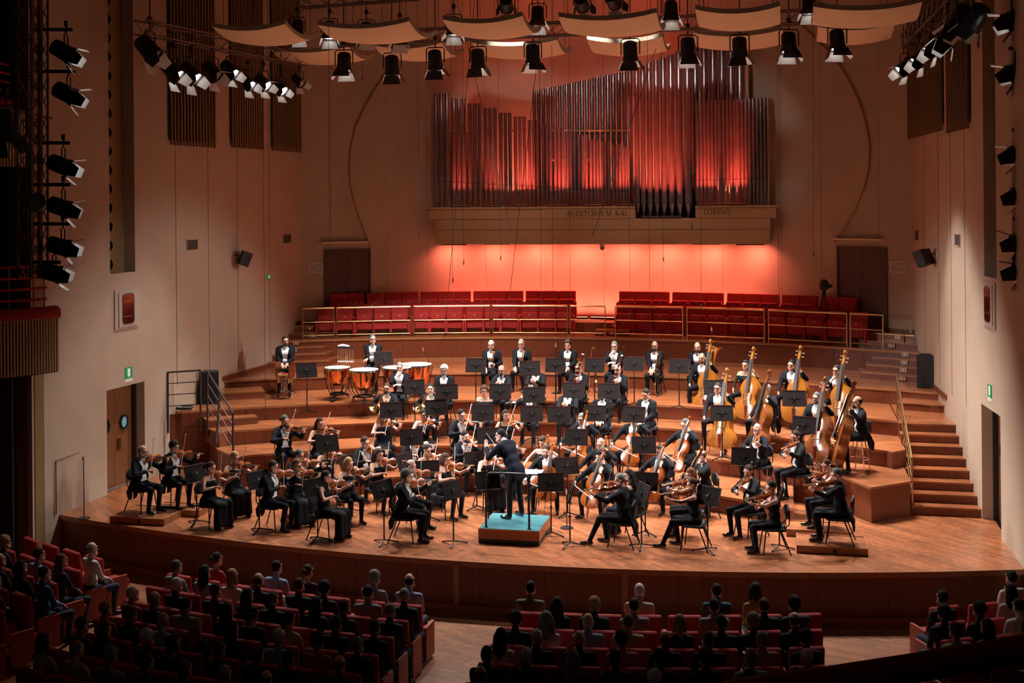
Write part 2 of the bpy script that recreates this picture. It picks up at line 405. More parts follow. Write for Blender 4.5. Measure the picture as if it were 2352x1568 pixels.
for s, wh in ((1, 'right-hand'), (-1, 'left-hand')):
    for k in range(3):
        xo, xi = 8.9*s, (7.25+.16*k)*s
        f = lambda x, k=k: c1y(x)-.30*(3-k)
        seg_step(min(xo, xi), max(xo, xi), f, TZ[5], TZ[5]+.165*(k+1), .32*(3-k))
    rs = [(8.25, lambda x: c1y(x)-.9, TZ[5]+.08), (8.3, lambda x: c1y(x)-.6, TZ[5]+.25), (8.35, lambda x: c1y(x)-.3, TZ[5]+.41), (8.4, c1y, TZ[5]+.58), (8.1, lambda x: c1y(x)+.38, ZC1+.08), (8.3, c2y, ZC1+.26)]
    for i, (x, f, z) in enumerate(rs):
        x *= s; sl = (f(x+.05)-f(x-.05))/.1
        step_lamp((x, f(x)-.022, z), math.atan(sl), i, wh)
    seg_step(min(7.5*s, 8.75*s), max(7.5*s, 8.75*s), lambda x: c1y(x)+.4, ZC1, ZC1+.17, .55)
    part('brass_edge', strip(lin(min(7.6*s, 8.7*s), max(7.6*s, 8.7*s), 4), lambda x: c2y(x)-.035, lambda x: c2y(x)-.01, ZC2-.02, ZC2+.008), M_BRASS, c2)
seg_step(-.05, .95, lambda x: c1y(x)+.42, ZC1, ZC1+.17, .5)
for i, (z, f) in enumerate(((ZC1+.09, lambda x: c1y(x)+.42), (ZC1+.26, c2y))):
    o = step_lamp((.45, f(.45)-.022, z), 0, i, 'centre')
# side walls with openings for stage doors and light niches
def wall_side(s):
    W = lambda y, t=0: s*(wallx(y)+t)
    mb = MB()
    def blk(y0, y1, z0, z1, t0=0., t1=.35):
        P = [(W(y0, t0), y0), (W(y1, t0), y1), (W(y1, t1), y1), (W(y0, t1), y0)]
        mb.prism(P if s > 0 else P[::-1], z0, z1)
    ya, yb, pa, pb = 24.38, 25.8, 24.55, 25.48
    blk(22.15, pa, 2.3, 13.6); blk(22.15, ya, ZS, 2.3)
    blk(pb, 26, 4.87, 13.6); blk(pa, 26, 2.3, 4.87); blk(yb, 26, 0, 2.3)
    for a, b in ((26, 28), (28, 30), (30, 33), (33, 34.6)): blk(a, b, -.1, 13.6)
    o = struct('wall_left' if s < 0 else 'wall_right', mb, M_WALL)
    # niche back, door recess
    nb = MB(); P = [(W(pa, .28), pa), (W(pb, .28), pb), (W(pb, .36), pb), (W(pa, .36), pa)]
    nb.prism(P if s > 0 else P[::-1], 4.87, 13.6)
    part('niche_back', nb, M_GOLDSLAT, o)
    rc = MB()
    P = [(W(ya, .35), ya), (W(yb, .35), yb), (W(yb, 1.3), yb), (W(ya, 1.3), ya)]
    for y in (ya, yb):
        q = [(W(y, .3), y-.03), (W(y, 1.3), y-.03), (W(y, 1.3), y+.03), (W(y, .3), y+.03)]
        rc.prism(q if s > 0 else q[::-1], 0, 2.35)
    rc.prism(P if s > 0 else P[::-1], 2.3, 2.36)
    rc.prism(P if s > 0 else P[::-1], -.08, 0)
    part('door_recess', rc, M_WALL, o)
    for y in (27.2, 28.75, 30.3, 32.1):
        part('joint', MB().box((min(W(y, -.006), W(y, .02)), y-.008, 2), (max(W(y, -.006), W(y, .02)), y+.008, 13.5)), M_GRILLE, o)
    return o
WL = wall_side(-1); WR = wall_side(1)
hy0, hy1 = 22.5, 23.5
hx = -(wallx(23)-.004)
part('hatch_frame', MB().box((hx-.01, hy0, .05), (hx+.008, hy0+.012, 1.15)).box((hx-.01, hy1-.012, .05), (hx+.008, hy1, 1.15)).box((hx-.01, hy0, 1.14), (hx+.008, hy1, 1.152)), M_GRILLE, WL)
# stage doors (double leaf, round portholes)
for s, nm in ((-1, 'door_1'), (1, 'door_2')):
    ya, yb = 24.42, 25.76
    o = tag(obj(nm, None), 'pair of wooden stage doors with round portholes on the %s' % ('left' if s < 0 else 'right'), 'door'); o['kind'] = 'structure'
    X = lambda y: s*(wallx(y)+.30)
    for k, (a, b) in enumerate(((ya, (ya+yb)/2-.005), ((ya+yb)/2+.005, yb))):
        mb = MB(); q = [(X(a), a), (X(b), b), (X(b)+s*.05, b), (X(a)+s*.05, a)]
        mb.prism(q if s > 0 else q[::-1], .01, 2.28)
        lf = part('leaf', mb, M_DOOR, o)
        c = (a+b)/2; xm = X(c)
        M = Matrix.Translation((xm-s*.005, c, 1.42)) @ Matrix.Rotation(R(90)*(-s), 4, 'Y')
        part('porthole_rim', MB().lathe([(.17, -.0), (.17, .03), (.12, .03), (.12, 0.)], 24, M), M_BLACK, lf, True)
        part('porthole_pane', MB().lathe([(.12, 0), (.12, .012)], 24, M), M_PORTHOLE if (k == 1) else M_BLACK, lf)
        yy = b-.14 if k == 0 else a+.14
        part('push_plate', MB().box((min(xm-s*.012, xm), yy-.06, .82), (max(xm-s*.012, xm), yy+.06, 1.08)), M_BRASS if k else M_GREYMETAL, lf)
    part('door_frame', MB().box((min(X(yb), X(yb)-s*.1), yb-.03, 0), (max(X(yb), X(yb)-s*.1), yb+.03, 2.3)), M_BLACK, o)
# back wall of plaster panels
bw = struct('wall_back', strip(lin(-8.75, 8.75, 30), lambda x: backy(x)+.04, lambda x: backy(x)+.3, 1, 13.6), M_GRILLE)
e = [-8.75, -7.9, -6.4, -5.3, -3.6, -1.8, 0, 1.8, 3.6, 5.3, 6.4, 7.9, 8.75]
for k in range(len(e)-1):
    part('plaster_panel', strip(lin(e[k]+.004, e[k+1]-.004, 4), backy, lambda x: backy(x)+.045, 1.5, 13.6), M_WALL, bw, True)
ce = struct('ceiling', MB().prism([(-9.8, 22), (9.8, 22), (9.8, 37.5), (-9.8, 37.5)], 13.5, 13.7), M_WALL)
struct('baseboard_chorus', strip(lin(-8.6, 8.6, 24), lambda x: backy(x)-.02, lambda x: backy(x)+.01, ZC2, ZC2+.1), M_RISER)
for s in (-1, 1):
    mb = MB()
    for a, b, z in ((29.4, 31.2, 1.77), (31.2, 33.4, 1.77), (33.7, 34.2, ZC2)):
        mb.bar((s*(wallx(a)-.012), a, z+.06), (s*(wallx(b)-.012), b, z+.06), .02, .12)
    struct('baseboard_left' if s < 0 else 'baseboard_right', mb, M_RISER)
# double doors at chorus level
for nm, ua, ub, vt, lab in (('door_3', 745, 852, 572, 'dark double door behind the chorus seats, left of organ'), ('door_4', 1922, 2037, 567, 'dark double door behind the chorus seats, right of organ')):
    def hit(u, v):
        d = ray(u, v); t = 33.
        for _ in range(40):
            p = CAM+d*t; t += (backy(p[0])-p[1])/d[1]*.8
        return CAM+d*t
    a = hit(ua, vt); b = hit(ub, vt); zt = (a[2]+b[2])/2
    dx = Vector((b[0]-a[0], b[1]-a[1], 0)); wd = dx.length; rz = math.atan2(dx.y, dx.x)
    o = tag(obj(nm, None, None, (a[0], a[1]-.03, ZC2), (0, 0, rz)), lab, 'door'); o['kind'] = 'structure'; h = zt-ZC2
    part('door_frame', MB().box((0, -.03, 0), (.05, .1, h)).box((wd-.05, -.03, 0), (wd, .1, h)).box((0, -.03, h-.06), (wd, .1, h)), M_DOORD, o)
    for k in range(2):
        x0 = .05+k*(wd-.1)/2; lf = part('leaf', MB().box((x0+.003, 0, .01), (x0+(wd-.1)/2-.003, .06, h-.06)), M_DOORD, o)
        xx = x0+((wd-.1)/2-.2 if k == 0 else .06)
        part('lock_plate', MB().box((xx, -.012, h*.38), (xx+.14, 0, h*.38+.2)), M_GRILLE, lf)
    sh = tag(part('door_light', MB().box((-.1, -.12, h+.19), (wd-.08, .02, h+.23)), M_CREAM, None, loc=o.location, rot=(0, 0, rz)), 'slim strip lamp above the dark double door %s of organ' % ('left' if nm == 'door_3' else 'right'), 'lamp')
# audience side: proscenium edge and dark box walls
for s in (-1, 1):
    x0 = 9.38*s; nm = 'left' if s < 0 else 'right'
    mb = MB().box((min(x0, x0+s*.5), 21.85, ZS), (max(x0, x0+s*.5), 22.15, 13.5))
    o = struct('wall_proscenium_'+nm, mb, M_GOLDSLAT)
    part('pilaster_strip', MB().box((min(x0+s*.02, x0+s*.12), 21.78, ZS), (max(x0+s*.02, x0+s*.12), 21.86, 13.5)), M_WALL, o)
    struct('wall_auditorium_'+nm, MB().box((min(s*11.2, s*11.4), -3, ZS), (max(s*11.2, s*11.4), 22, 13.5)), mat('dark_maroon_wall', (.035, .012, .012), .9))
    struct('wall_return_'+nm, MB().box((min(s*9.8, s*11.3), 21.7, ZS), (max(s*9.8, s*11.3), 22, 13.5)), MATS['dark_maroon_wall'])
# ================================================================== ORGAN
YL = 35.30                                     # front plane of the ledge
def P_(u, v, y=YL): return ony(u, v, y)
zt = (P_(981, 478)[2]+P_(1786, 469)[2])/2; zb1 = (P_(998, 503)[2]+P_(1769, 500)[2])/2; zb0 = (P_(998, 562)[2]+P_(1769, 558)[2])/2
xl, xr = P_(981, 478)[0], P_(1786, 469)[0]; xl2, xr2 = P_(998, 530)[0], P_(1769, 530)[0]
gx0, gx1 = P_(1458, 480)[0], P_(1597, 480)[0]
lg = struct('organ_ledge', MB().box((xl2, YL+.12, zb0), (xr2, 36.95, zb1)), M_SOFFIT)
part('front_board', MB().box((xl2, YL+.09, zb0+.42), (xr2, YL+.12, zb1)), M_SOFFIT, lg)
part('lower_board', MB().box((xl2, YL+.10, zb0-.01), (xr2, YL+.125, zb0+.41)), M_SOFFIT, lg)
part('upper_board', MB().box((xl+.05, YL+.03, zb1), (gx0, YL+.3, zt-.06)), M_SOFFIT, lg)
part('upper_board', MB().box((gx1, YL+.03, zb1), (xr-.05, YL+.3, zt-.06)), M_SOFFIT, lg)
part('shadow_line', MB().box((xl2, YL+.085, zb1-.012), (gx0, YL+.1, zb1)).box((gx1, YL+.085, zb1-.012), (xr2, YL+.1, zb1)).box((xl2, YL+.088, zb0+.405), (xr2, YL+.1, zb0+.42)).box((xl, YL+.02, zt-.075), (gx0, YL+.035, zt-.06)).box((gx1, YL+.02, zt-.075), (xr, YL+.035, zt-.06)), mat('ledge_shadow', (.10, .055, .025), .8), lg)  # thin dark strips paint shadow lines between the ledge boards
part('cornice', MB().box((xl, YL-.05, zt-.06), (gx0, 36.75, zt)), M_SOFFIT, lg)
part('cornice', MB().box((gx1, YL-.05, zt-.06), (xr, 36.75, zt)), M_SOFFIT, lg)
part('pipe_well_back', MB().box((gx0, 36.1, zb1), (gx1, 36.2, zt+.5)), M_BLACK, lg)
part('well_floor', MB().box((gx0, YL+.12, zb1-.02), (gx1, 36.2, zb1)), M_BLACK, lg)
org = thing('pipe_organ', 'pipe organ of tall dull metal pipes lit red from below', 'organ', (0, 0, 0))
def pipe(x, r, y, z0, zm, z1):
    """foot cone z0..zm, mouth at zm, body to z1"""
    M = Matrix.Translation((x, y, 0))
    o = part('pipe', MB().lathe([(r, zm), (r, z1), (r*.86, z1), (r*.86, zm+.1)], 14, M, capend=False), M_PIPE, org, True)
    part('foot', MB().lathe([(r*.22, z0), (r*.97, zm-.03), (r, zm-.005)], 14, M, capend=False), M_PIPE, o, True)
    part('mouth', MB().add([(x-r*.62, y-r*.82, zm+.005), (x+r*.62, y-r*.82, zm+.005), (x+r*.45, y-r*.97, zm+.10), (x, y-r*1.03, zm+.10+r*1.6), (x-r*.45, y-r*.97, zm+.10)], [(0, 1, 2, 3, 4)]), M_PIPE, o)
    part('lip_slot', MB().box((x-r*.8, y-r*1.0, zm-.012), (x+r*.8, y-r*.6, zm+.004)), M_BLACK, o)
G = [(55, 205, 58), (220, 355, 102), (367, 497, 147), (508, 635, 187), (645, 770, 231), (780, 897, 265), (905, 1018, 300), (1028, 1130, 331), (1140, 1243, 366), (1250, 1347, 396), (1352, 1455, 430), (1463, 1555, 470), (1562, 1655, 492), (1663, 1755, 515), (1760, 1830, 540)]
YP = YL+.28
for a, b, t in G:
    ua, ub, vt = 980+a/3.92, 980+b/3.92, 200+t/3.92
    w_ = (ub-ua)/3
    for k in range(3):
        u = ua+w_*(k+.5); vm = 416+(u-995)/(1447-995)*24
        p = P_(u, vt, YP); m = P_(u, vm, YP)
        pipe(p[0], w_*.44*(35.5*.98)/F_PX, YP, zt, m[2], p[2])
ue = [1222+(x-950)/3.92 for x in (950, 990, 1030, 1073, 1115, 1155, 1198, 1240, 1283, 1330, 1375, 1420, 1465, 1510, 1558, 1605, 1655, 1705, 1755, 1805, 1858)]
def vtop(u): return 210-(u-1222)/228*49 if u < 1450 else max(97, 161-(u-1450)/158*61)
YB = YL+.62
for a, b in zip(ue, ue[1:]):
    u = (a+b)/2; p = P_(u, vtop(u), YB); pipe(p[0], (b-a)*.44*(35.8*.98)/F_PX, YB, zt+.1, zt+.75, p[2])
ue = [1400+x/3.014 for x in (165, 208, 250, 298, 345, 397, 450, 507, 570)]
for a, b in zip(ue, ue[1:]):
    u = (a+b)/2; p = P_(u, vtop(u), YB-.2); m = P_(u, 466, YB-.2)
    pipe(p[0], (b-a)*.44*(35.7*.98)/F_PX, YB-.2, zb1+.02, m[2], p[2])
ue = [1400+x/3.014 for x in (562, 625, 685, 748, 810, 872, 935)]
for a, b in zip(ue, ue[1:]):
    u = (a+b)/2; p = P_(u, vtop(u), YB); pipe(p[0], (b-a)*.44*(35.8*.98)/F_PX, YB, zt+.1, zt+.9, p[2])
for k in range(19):
    u = 1596+(k+.5)*164/19; p = P_(u, 232-k*.45, YP); m = P_(u, 414-k*.2, YP)
    pipe(p[0], 164/19*.44*(35.5*.98)/F_PX, YP, zt, m[2], p[2])
a = P_(1762, 224, YP); b = P_(1781, 224, YP)
part('side_panel', MB().box((a[0], YP-.05, zt), (a[0]+.03, 36.4, a[2])).box((a[0], 36.0, zt), (b[0]+.1, 36.05, a[2])), M_SOFFIT, org)
part('case_post', MB().box((P_(1712, 120, YB)[0], YB-.06, zt), (P_(1719, 120, YB)[0], YB+.5, P_(1712, 110, YB)[2])), M_SOFFIT, org)
for (u0_, u1_, v_, y_) in ((995, 1447, 300, YP+.1), (1222, 1715, 235, YB+.12), (1455, 1715, 205, YB+.12), (1596, 1760, 298, YP+.1), (1250, 1447, 368, YP+.1)):
    part('pipe_rail', MB().bar(P_(u0_, v_, y_), P_(u1_, v_, y_), .04, .05), M_SOFFIT, org)
# engraved lettering, serif capitals made of thick and thin strokes (unit cap height)
GL = {'A': (.80, [(.04, 0, .38, 1, .05), (.38, 1, .76, 0, .11), (.18, .36, .60, .36, .05)], [(.04, .2), (.74, .22)]),
      'U': (.78, [(.12, 1, .12, .3, .11), (.12, .3, .22, .05, .1), (.22, .05, .45, 0, .08), (.45, 0, .6, .12, .06), (.6, .12, .64, 1, .05)], []),
      'D': (.84, [(.14, 0, .14, 1, .11), (.14, 1, .45, .97, .05), (.45, .97, .7, .75, .09), (.7, .75, .74, .5, .11), (.74, .5, .68, .22, .1), (.68, .22, .42, .02, .07), (.42, .02, .14, 0, .05)], []),
      'I': (.30, [(.15, 0, .15, 1, .11)], [(.15, .2)]),
      'T': (.66, [(.33, 0, .33, 1, .11), (.03, .98, .63, .98, .06), (.04, .98, .03, .82, .04), (.62, .98, .63, .82, .04)], [(.33, .2)]),
      'O': (.90, [(.45+.38*math.cos(t), .5+.5*math.sin(t), .45+.38*math.cos(t+.45), .5+.5*math.sin(t+.45), .05+.06*abs(math.cos(t+.2))) for t in [i*.4488 for i in range(14)]], []),
      'R': (.72, [(.14, 0, .14, 1, .11), (.14, 1, .4, .98, .05), (.4, .98, .54, .78, .1), (.54, .78, .4, .53, .08), (.4, .53, .14, .5, .05), (.34, .52, .7, 0, .11)], [(.14, .2)]),
      'M': (.98, [(.12, 0, .17, 1, .05), (.17, 1, .48, .08, .11), (.48, .08, .80, 1, .05), (.80, 1, .86, 0, .11)], [(.12, .18), (.86, .2)]),
      'N': (.86, [(.12, 0, .12, 1, .05), (.12, 1, .72, 0, .11), (.72, 0, .72, 1, .05)], [(.12, .18)])}
def lettering(text, u_0, u_1, v_mid, label):
    y = YL+.028
    a = P_(u_0, v_mid, y); b = P_(u_1, v_mid, y); W_ = b[0]-a[0]
    ws = [.45 if c == ' ' else GL[c][0] for c in text]; gap = .13
    tot = sum(ws)+gap*(len(text)-1); h = W_/tot
    o = thing('engraved_lettering', label, 'lettering', (a[0], y, (a[2]+b[2])/2-h/2)); x = 0
    for c, w_ in zip(text, ws):
        if c != ' ':
            mb = MB()
            for (x0, y0, x1, y1, t) in GL[c][1]:
                mb.bar(((x+x0)*h, 0, y0*h), ((x+x1)*h, 0, y1*h), .012, t*h*1.15, (0, 1, 0)) if False else mb.bar(((x+x0)*h, 0, y0*h), ((x+x1)*h, 0, y1*h), t*h*1.15, .012, (0, 1, 0))
            for (sx, sw) in GL[c][2]:
                mb.box(((x+sx-sw/2)*h, -.006, -.03*h), ((x+sx+sw/2)*h, .006, .03*h))
                if c in 'IMN': mb.box(((x+sx-sw/2)*h, -.006, .97*h), ((x+sx+sw/2)*h, .006, 1.03*h))
            part('letter', mb, mat('letter_brown', (.05, .022, .012), .6), o)
        x += w_+gap
lettering('AUDITORIUM RAI', 1300, 1440, 490, 'brown serif lettering AUDITORIUM RAI on the organ ledge')
lettering('TORINO', 1615, 1678, 486, 'brown serif lettering TORINO on the organ ledge')
# LED bars behind chorus seats and behind the ledge
k = 0
for x in [-4.3+.86*i for i in range(11)]:
    o = thing('led_bar', 'red LED wash bar on the floor under the organ, %s from left' % ORD[k], 'led light', (x, backy(x)-.34, ZC2), 0, 'wash bars'); k += 1
    part('housing', MB().box((-.4, -.05, 0), (.4, .06, .07)), M_BLKMETAL, o)
    part('lens_strip', MB().box((-.38, -.03, .07), (.38, .04, .078)), M_LEDBAR, o)
    area('led_wash', (x, backy(x)-.34, ZC2+.10), (x, backy(x)-.02, ZC2+1.5), E_LED*.6, .7, .05, LEDC, 150)
for i, x in enumerate([-4.1, -3.1, -2.1, -1.1, -.1, .9, 1.6, 2.2, 3.2, 4.05]):
    yy = YL+.06; zz = zt if not gx0-.1 < x < gx1+.1 else zb1+.01
    o = thing('led_bar', 'red LED bar lying on the organ ledge, %s from left' % ORD[i], 'led light', (x, yy, zz), 0, 'wash bars')
    part('housing', MB().box((-.3, -.03, 0), (.3, .03, .04)), M_BLKMETAL, o)
    part('lens_strip', MB().box((-.28, -.02, .04), (.28, .02, .043)), mat('led_lens_narrow', (.3, .03, .02), .3, emit=(1, .2, .12), estr=.6), o)
    area('led_wash', (x, yy, zz+.06), (x, yy+.26, zz+1.6), E_LED*(1.2 if x > -3 else .5), .56, .03, LEDP, 27)
for i, (x, y_) in enumerate([(-2.6, 36.25), (-1.3, 36.4), (.0, 36.45), (1.4, 36.4), (3.6, 36.1)]):
    o = thing('led_bar', 'red LED bar hidden behind the organ pipes, %s from left' % ORD[i], 'led light', (x, y_, zt), 0, 'wash bars')
    part('housing', MB().box((-.3, -.03, 0), (.3, .03, .04)), M_BLKMETAL, o); part('lens_strip', MB().box((-.28, -.02, .04), (.28, .02, .043)), MATS['led_lens_narrow'], o)
    area('led_wash', (x, y_, zt+.08), (x, y_+.3, zt+3.2), E_LED*1.2, .6, .05, LEDC, 90)
for i in range(8):  # added bars, out of view, that carry the red wash up the wall
    x = -4.4+i*1.26; y_ = backy(x)-.55
    o = thing('led_bar', 'unseen red LED bar added under the organ ledge, %s from left' % ORD[i], 'led light', (x, y_, zb0), 0, 'wash bars')
    part('housing', MB().box((-.4, -.03, -.05), (.4, .03, 0)), M_BLKMETAL, o); part('lens_strip', MB().box((-.38, -.02, -.054), (.38, .02, -.05)), MATS['led_lens_narrow'], o)
    area('led_wash', (x, y_, zb0-.07), (x, y_+.5, zb0-1.2), E_LED*1.0, .76, .04, LEDC, 150)
# small dome camera under the ledge
o = thing('dome_camera', 'small dome camera hanging under the organ ledge', 'camera', (P_(1379, 565)[0], YL+.35, zb0))
part('mount', MB().lathe([(.075, -.1), (.075, 0)], 14), M_PLATE, o, True)
part('dome', MB().lathe([(.01, -.2), (.05, -.18), (.065, -.13), (.07, -.1)], 14), M_GRILLE, o, True)
# brass arcs on the back wall
def hitback(u, v, off=0.):
    d = ray(u, v); t = 34.
    for _ in range(50):
        p = CAM+d*t; t += (backy(p[0])-off-p[1])/d[1]*.8
    return CAM+d*t
for lab, pts in (('left', [(890, 165), (862, 205), (838, 245), (818, 290), (806, 335), (802, 380), (804, 420), (812, 460), (826, 505), (842, 545), (852, 567)]),
                 ('right', [(1832, 48), (1870, 85), (1905, 120), (1935, 160), (1960, 205), (1980, 250), (1993, 300), (1998, 345), (1995, 390), (1984, 435), (1965, 480), (1940, 525), (1917, 557)])):
    tag(part('wall_arc', MB().tube([hitback(u, v, .05) for u, v in pts], .022, 8), mat('brass_dull', (.42, .25, .08), .4, .8), None, True), 'curved brass tube fixed on back wall %s of the organ' % lab, 'tube')
# framed plans beside the doors
for lab, u, v in (('left', 726, 615), ('right', 2061, 613)):
    p = hitback(u, v, .03); sl = -.065*p[0]
    o = thing('framed_plan', 'framed evacuation plan on back wall by the %s door' % lab, 'picture', p, math.atan(sl))
    part('frame', MB().box((-.20, -.012, -.15), (.20, .012, .15)), M_WHITE, o)
    part('sheet', MB().box((-.18, -.016, -.13), (.18, -.011, .13)), mat('plan_sheet', (.42, .36, .32), .6, var=.25, vscale=14), o)
# ---------------------------------------------------------------- brass railing at chorus edge
RAILS = [(694, 770), (772, 945), (949, 1127), (1130, 1305), (1308, 1392), (1412, 1570), (1576, 1757), (1763, 1947), (1951, 2030)]
def onc1(u, z):
    lo = 30.; d0 = None
    t = 33.
    d = ray(u, 760)
    for _ in range(60):
        p = CAM+d*t; t += (c1y(p[0])+.06-p[1])/d[1]*.8
    p = CAM+d*t; return np.array([p[0], c1y(p[0])+.06, z])
for i, (a, b) in enumerate(RAILS):
    A = onc1(a+2, ZC1); B = onc1(b-2, ZC1)
    o = thing('brass_railing', 'brass railing section before chorus seats, %s from left' % ORD[i], 'railing', tuple(A), 0)
    d = B-A
    for q in (A*0, d):
        part('post', MB().tube([q, q+np.array([0, 0, .9])], .018, 8), M_BRASS, o, True)
    for z, r in ((.9, .026), (.50, .014), (.12, .014)):
        pts = []
        for t in lin(0, 1, 4):
            x = A[0]+d[0]*t; pts.append((x-A[0], (A[1]+d[1]*t)-A[1], z))
        part('rail', MB().tube(pts, r, 8), M_BRASS, o, True)
# ---------------------------------------------------------------- theatre seats
def make_seat(tipped=True, hb=.92):
    o = thing('theatre_seat', '', 'seat')
    def pad(x0, x1, y0, y1, z0, z1, b=.03):
        mb = MB(); n = 6
        # rounded slab: ring profile in xz, three layers in y
        def ring(ins):
            pts = []
            for cx, cz, a0 in ((x1-b, z1-b, 0), (x0+b, z1-b, 90), (x0+b, z0+b, 180), (x1-b, z0+b, 270)):
                for j in range(3):
                    a = R(a0+45*j); pts.append((cx+(b-ins)*math.cos(a), cz+(b-ins)*math.sin(a)))
            return pts
        rings = [(ring(.018), y0), (ring(0), y0+.02), (ring(0), y1-.02), (ring(.018), y1)]
        o_ = len(mb.v); k = 12
        for rg, y in rings: mb.v.extend([(x, y, z) for x, z in rg])
        for i in range(3):
            for j in range(k): mb.f.append((o_+i*k+j, o_+i*k+(j+1) % k, o_+(i+1)*k+(j+1) % k, o_+(i+1)*k+j)); mb.m.append(0)
        mb.f.append(tuple(range(o_+k-1, o_-1, -1))); mb.f.append(tuple(range(o_+3*k, o_+4*k))); mb.m += [0, 0]
        return mb
    # local frame: sitter faces -Y ; origin on floor under the seat
    bk = part('backrest', pad(-.255, .255, .16, .25, .40, hb), M_RED, o, True); bk.rotation_euler = (R(-6), 0, 0); bk.location = (0, .0, 0)
    if tipped:
        s = part('seat_cushion', pad(-.235, .235, .06, .17, .20, .66), M_RED, o, True)
        part('number_plate', MB().box((-.03, .053, .58), (.03, .0585, .605)), M_PLATE, o)
    else:
        s = part('seat_cushion', MB().box((-.235, -.28, .36), (.235, .16, .46)), M_RED, o)
    for sx in (-1, 1):
        x = sx*.265
        part('armrest', MB().box((x-.025, -.20 if not tipped else -.02, .05), (x+.025, .20, .58)), M_REDDK if not tipped else M_RED, o)
        part('leg', MB().tube([(x, .1, .06), (x, .16, 0)], .012, 6), M_CHROME, o)
    return o
def seat_a(): return make_seat(True)
def seat_b(): return make_seat(False, 1.0)
def on_curve(u, f, v=740):
    d = ray(u, v); t = 34.
    for _ in range(60):
        p = CAM+d*t; t += (f(p[0])-p[1])/d[1]*.8
    return CAM+d*t
cl = lambda L, o, s: [o+(a+b)/2/s for a, b in L]
R1 = cl([(105, 245), (260, 400), (425, 570), (570, 715), (715, 860), (905, 1030), (1035, 1175), (1175, 1310), (1335, 1485), (1490, 1625), (1625, 1765), (1790, 1940), (1940, 2080), (2085, 2230)], 700, 3.618)
R1r = cl([(355, 485), (485, 610), (610, 745), (750, 875), (880, 1005), (1010, 1145), (1155, 1290), (1290, 1430), (1445, 1560), (1570, 1710), (1710, 1850), (1860, 2010), (2005, 2160)], 1300, 3.136)
R2 = cl([(230, 360), (370, 500), (535, 660), (675, 800), (815, 938), (970, 1095), (1108, 1232), (1247, 1372), (1405, 1530), (1543, 1667), (1680, 1805), (1838, 1960), (1975, 2100), (2112, 2238)], 700, 3.618)
R2r = cl([(378, 488), (497, 607), (617, 727), (757, 869), (880, 992), (1001, 1115), (1148, 1262), (1272, 1386), (1396, 1512), (1541, 1660), (1667, 1787), (1815, 1940), (1945, 2068)], 1300, 3.136)
for us, f, z, nm, side in ((R1, lambda x: c1y(x)+.42, ZC1, 'front chorus row', 'left'), (R1r, lambda x: c1y(x)+.42, ZC1, 'front chorus row', 'right'),
                           (R2, lambda x: c2y(x)+.22, ZC2, 'rear chorus row', 'left'), (R2r, lambda x: c2y(x)+.22, ZC2, 'rear chorus row', 'right')):
    for i, u in enumerate(us):
        p = on_curve(u, f, 735 if 'front' in nm else 690); k = len(us)-1-i if side == 'left' else i
        sl = (f(p[0]+.1)-f(p[0]-.1))/.2
        if 'rear' in nm and abs(p[0]) > 6.3: p[1] -= .12
        place('seat_a', seat_a, 'empty red folding seat in %s, %s to the %s of centre steps' % (nm, ORD[k], side), (p[0], p[1], z), math.atan(sl), 'red chorus seats')
# ---------------------------------------------------------------- wall fittings
def on_wall(u, v, s):
    d = ray(u, v); t = 26.
    for _ in range(80):
        p = CAM+d*t; t += (s*wallx(p[1])-p[0])/d[0]*.6
    return CAM+d*t
def wall_rz(y, s):                             # local -Y points into the hall
    dx = wallx(y+.3)-wallx(y-.3)
    return (R(90)+math.atan2(dx, .6)) if s < 0 else (R(-90)-math.atan2(dx, .6))
for (u, v, s, lab) in ((441, 562, -1, 'near the speaker, left wall'), (659, 548, -1, 'next to the back corner, left wall'), (2200, 551, 1, 'beside the niche, right wall'), (2107, 540, 1, 'next to the back corner, right wall')):
    p = on_wall(u, v, s)
    o = thing('air_vent', 'louvred metal air vent '+lab, 'vent', p, wall_rz(p[1], s))
    part('frame', MB().box((-.27, -.02, -.14), (.27, .0, -.12)).box((-.27, -.02, .12), (.27, 0, .14)).box((-.27, -.02, -.14), (-.25, 0, .14)).box((.25, -.02, -.14), (.27, 0, .14)), M_WALL, o)
    part('backing', MB().box((-.25, -.004, -.12), (.25, .0, .12)), M_BLACK, o)
    for k in range(9): part('louvre', MB().bar((-.25, -.012, -.105+.026*k), (.25, -.012, -.105+.026*k), .012, .012), M_GRILLE, o)
for (u, v, s, lab) in ((537, 590, -1, 'left'), (2151, 588, 1, 'right')):
    p = on_wall(u, v, s); rz = wall_rz(p[1], s)
    n = Vector((-s, 0, 0))
    o = thing('wall_speaker', 'dark wedge loudspeaker angled down on %s wall' % lab, 'speaker', p, rz)
    bx = MB(); bx.prism([(-.27, 0), (.27, 0), (.18, -.26), (-.18, -.26)], -.19, .19)
    b = part('cabinet', bx, M_SPKR, o); b.location = (-.0, -.2, 0); b.rotation_euler = (R(22), 0, R(180)+s*R(35)); b.rotation_euler = (R(22), R(0), -s*R(35))
    part('bracket', MB().tube([(0, 0, .05), (0, -.22, .05)], .015, 6), M_BLKMETAL, o)
    part('wall_plate', MB().box((-.06, -.015, -.12), (.06, 0, .12)), M_CREAM, o)
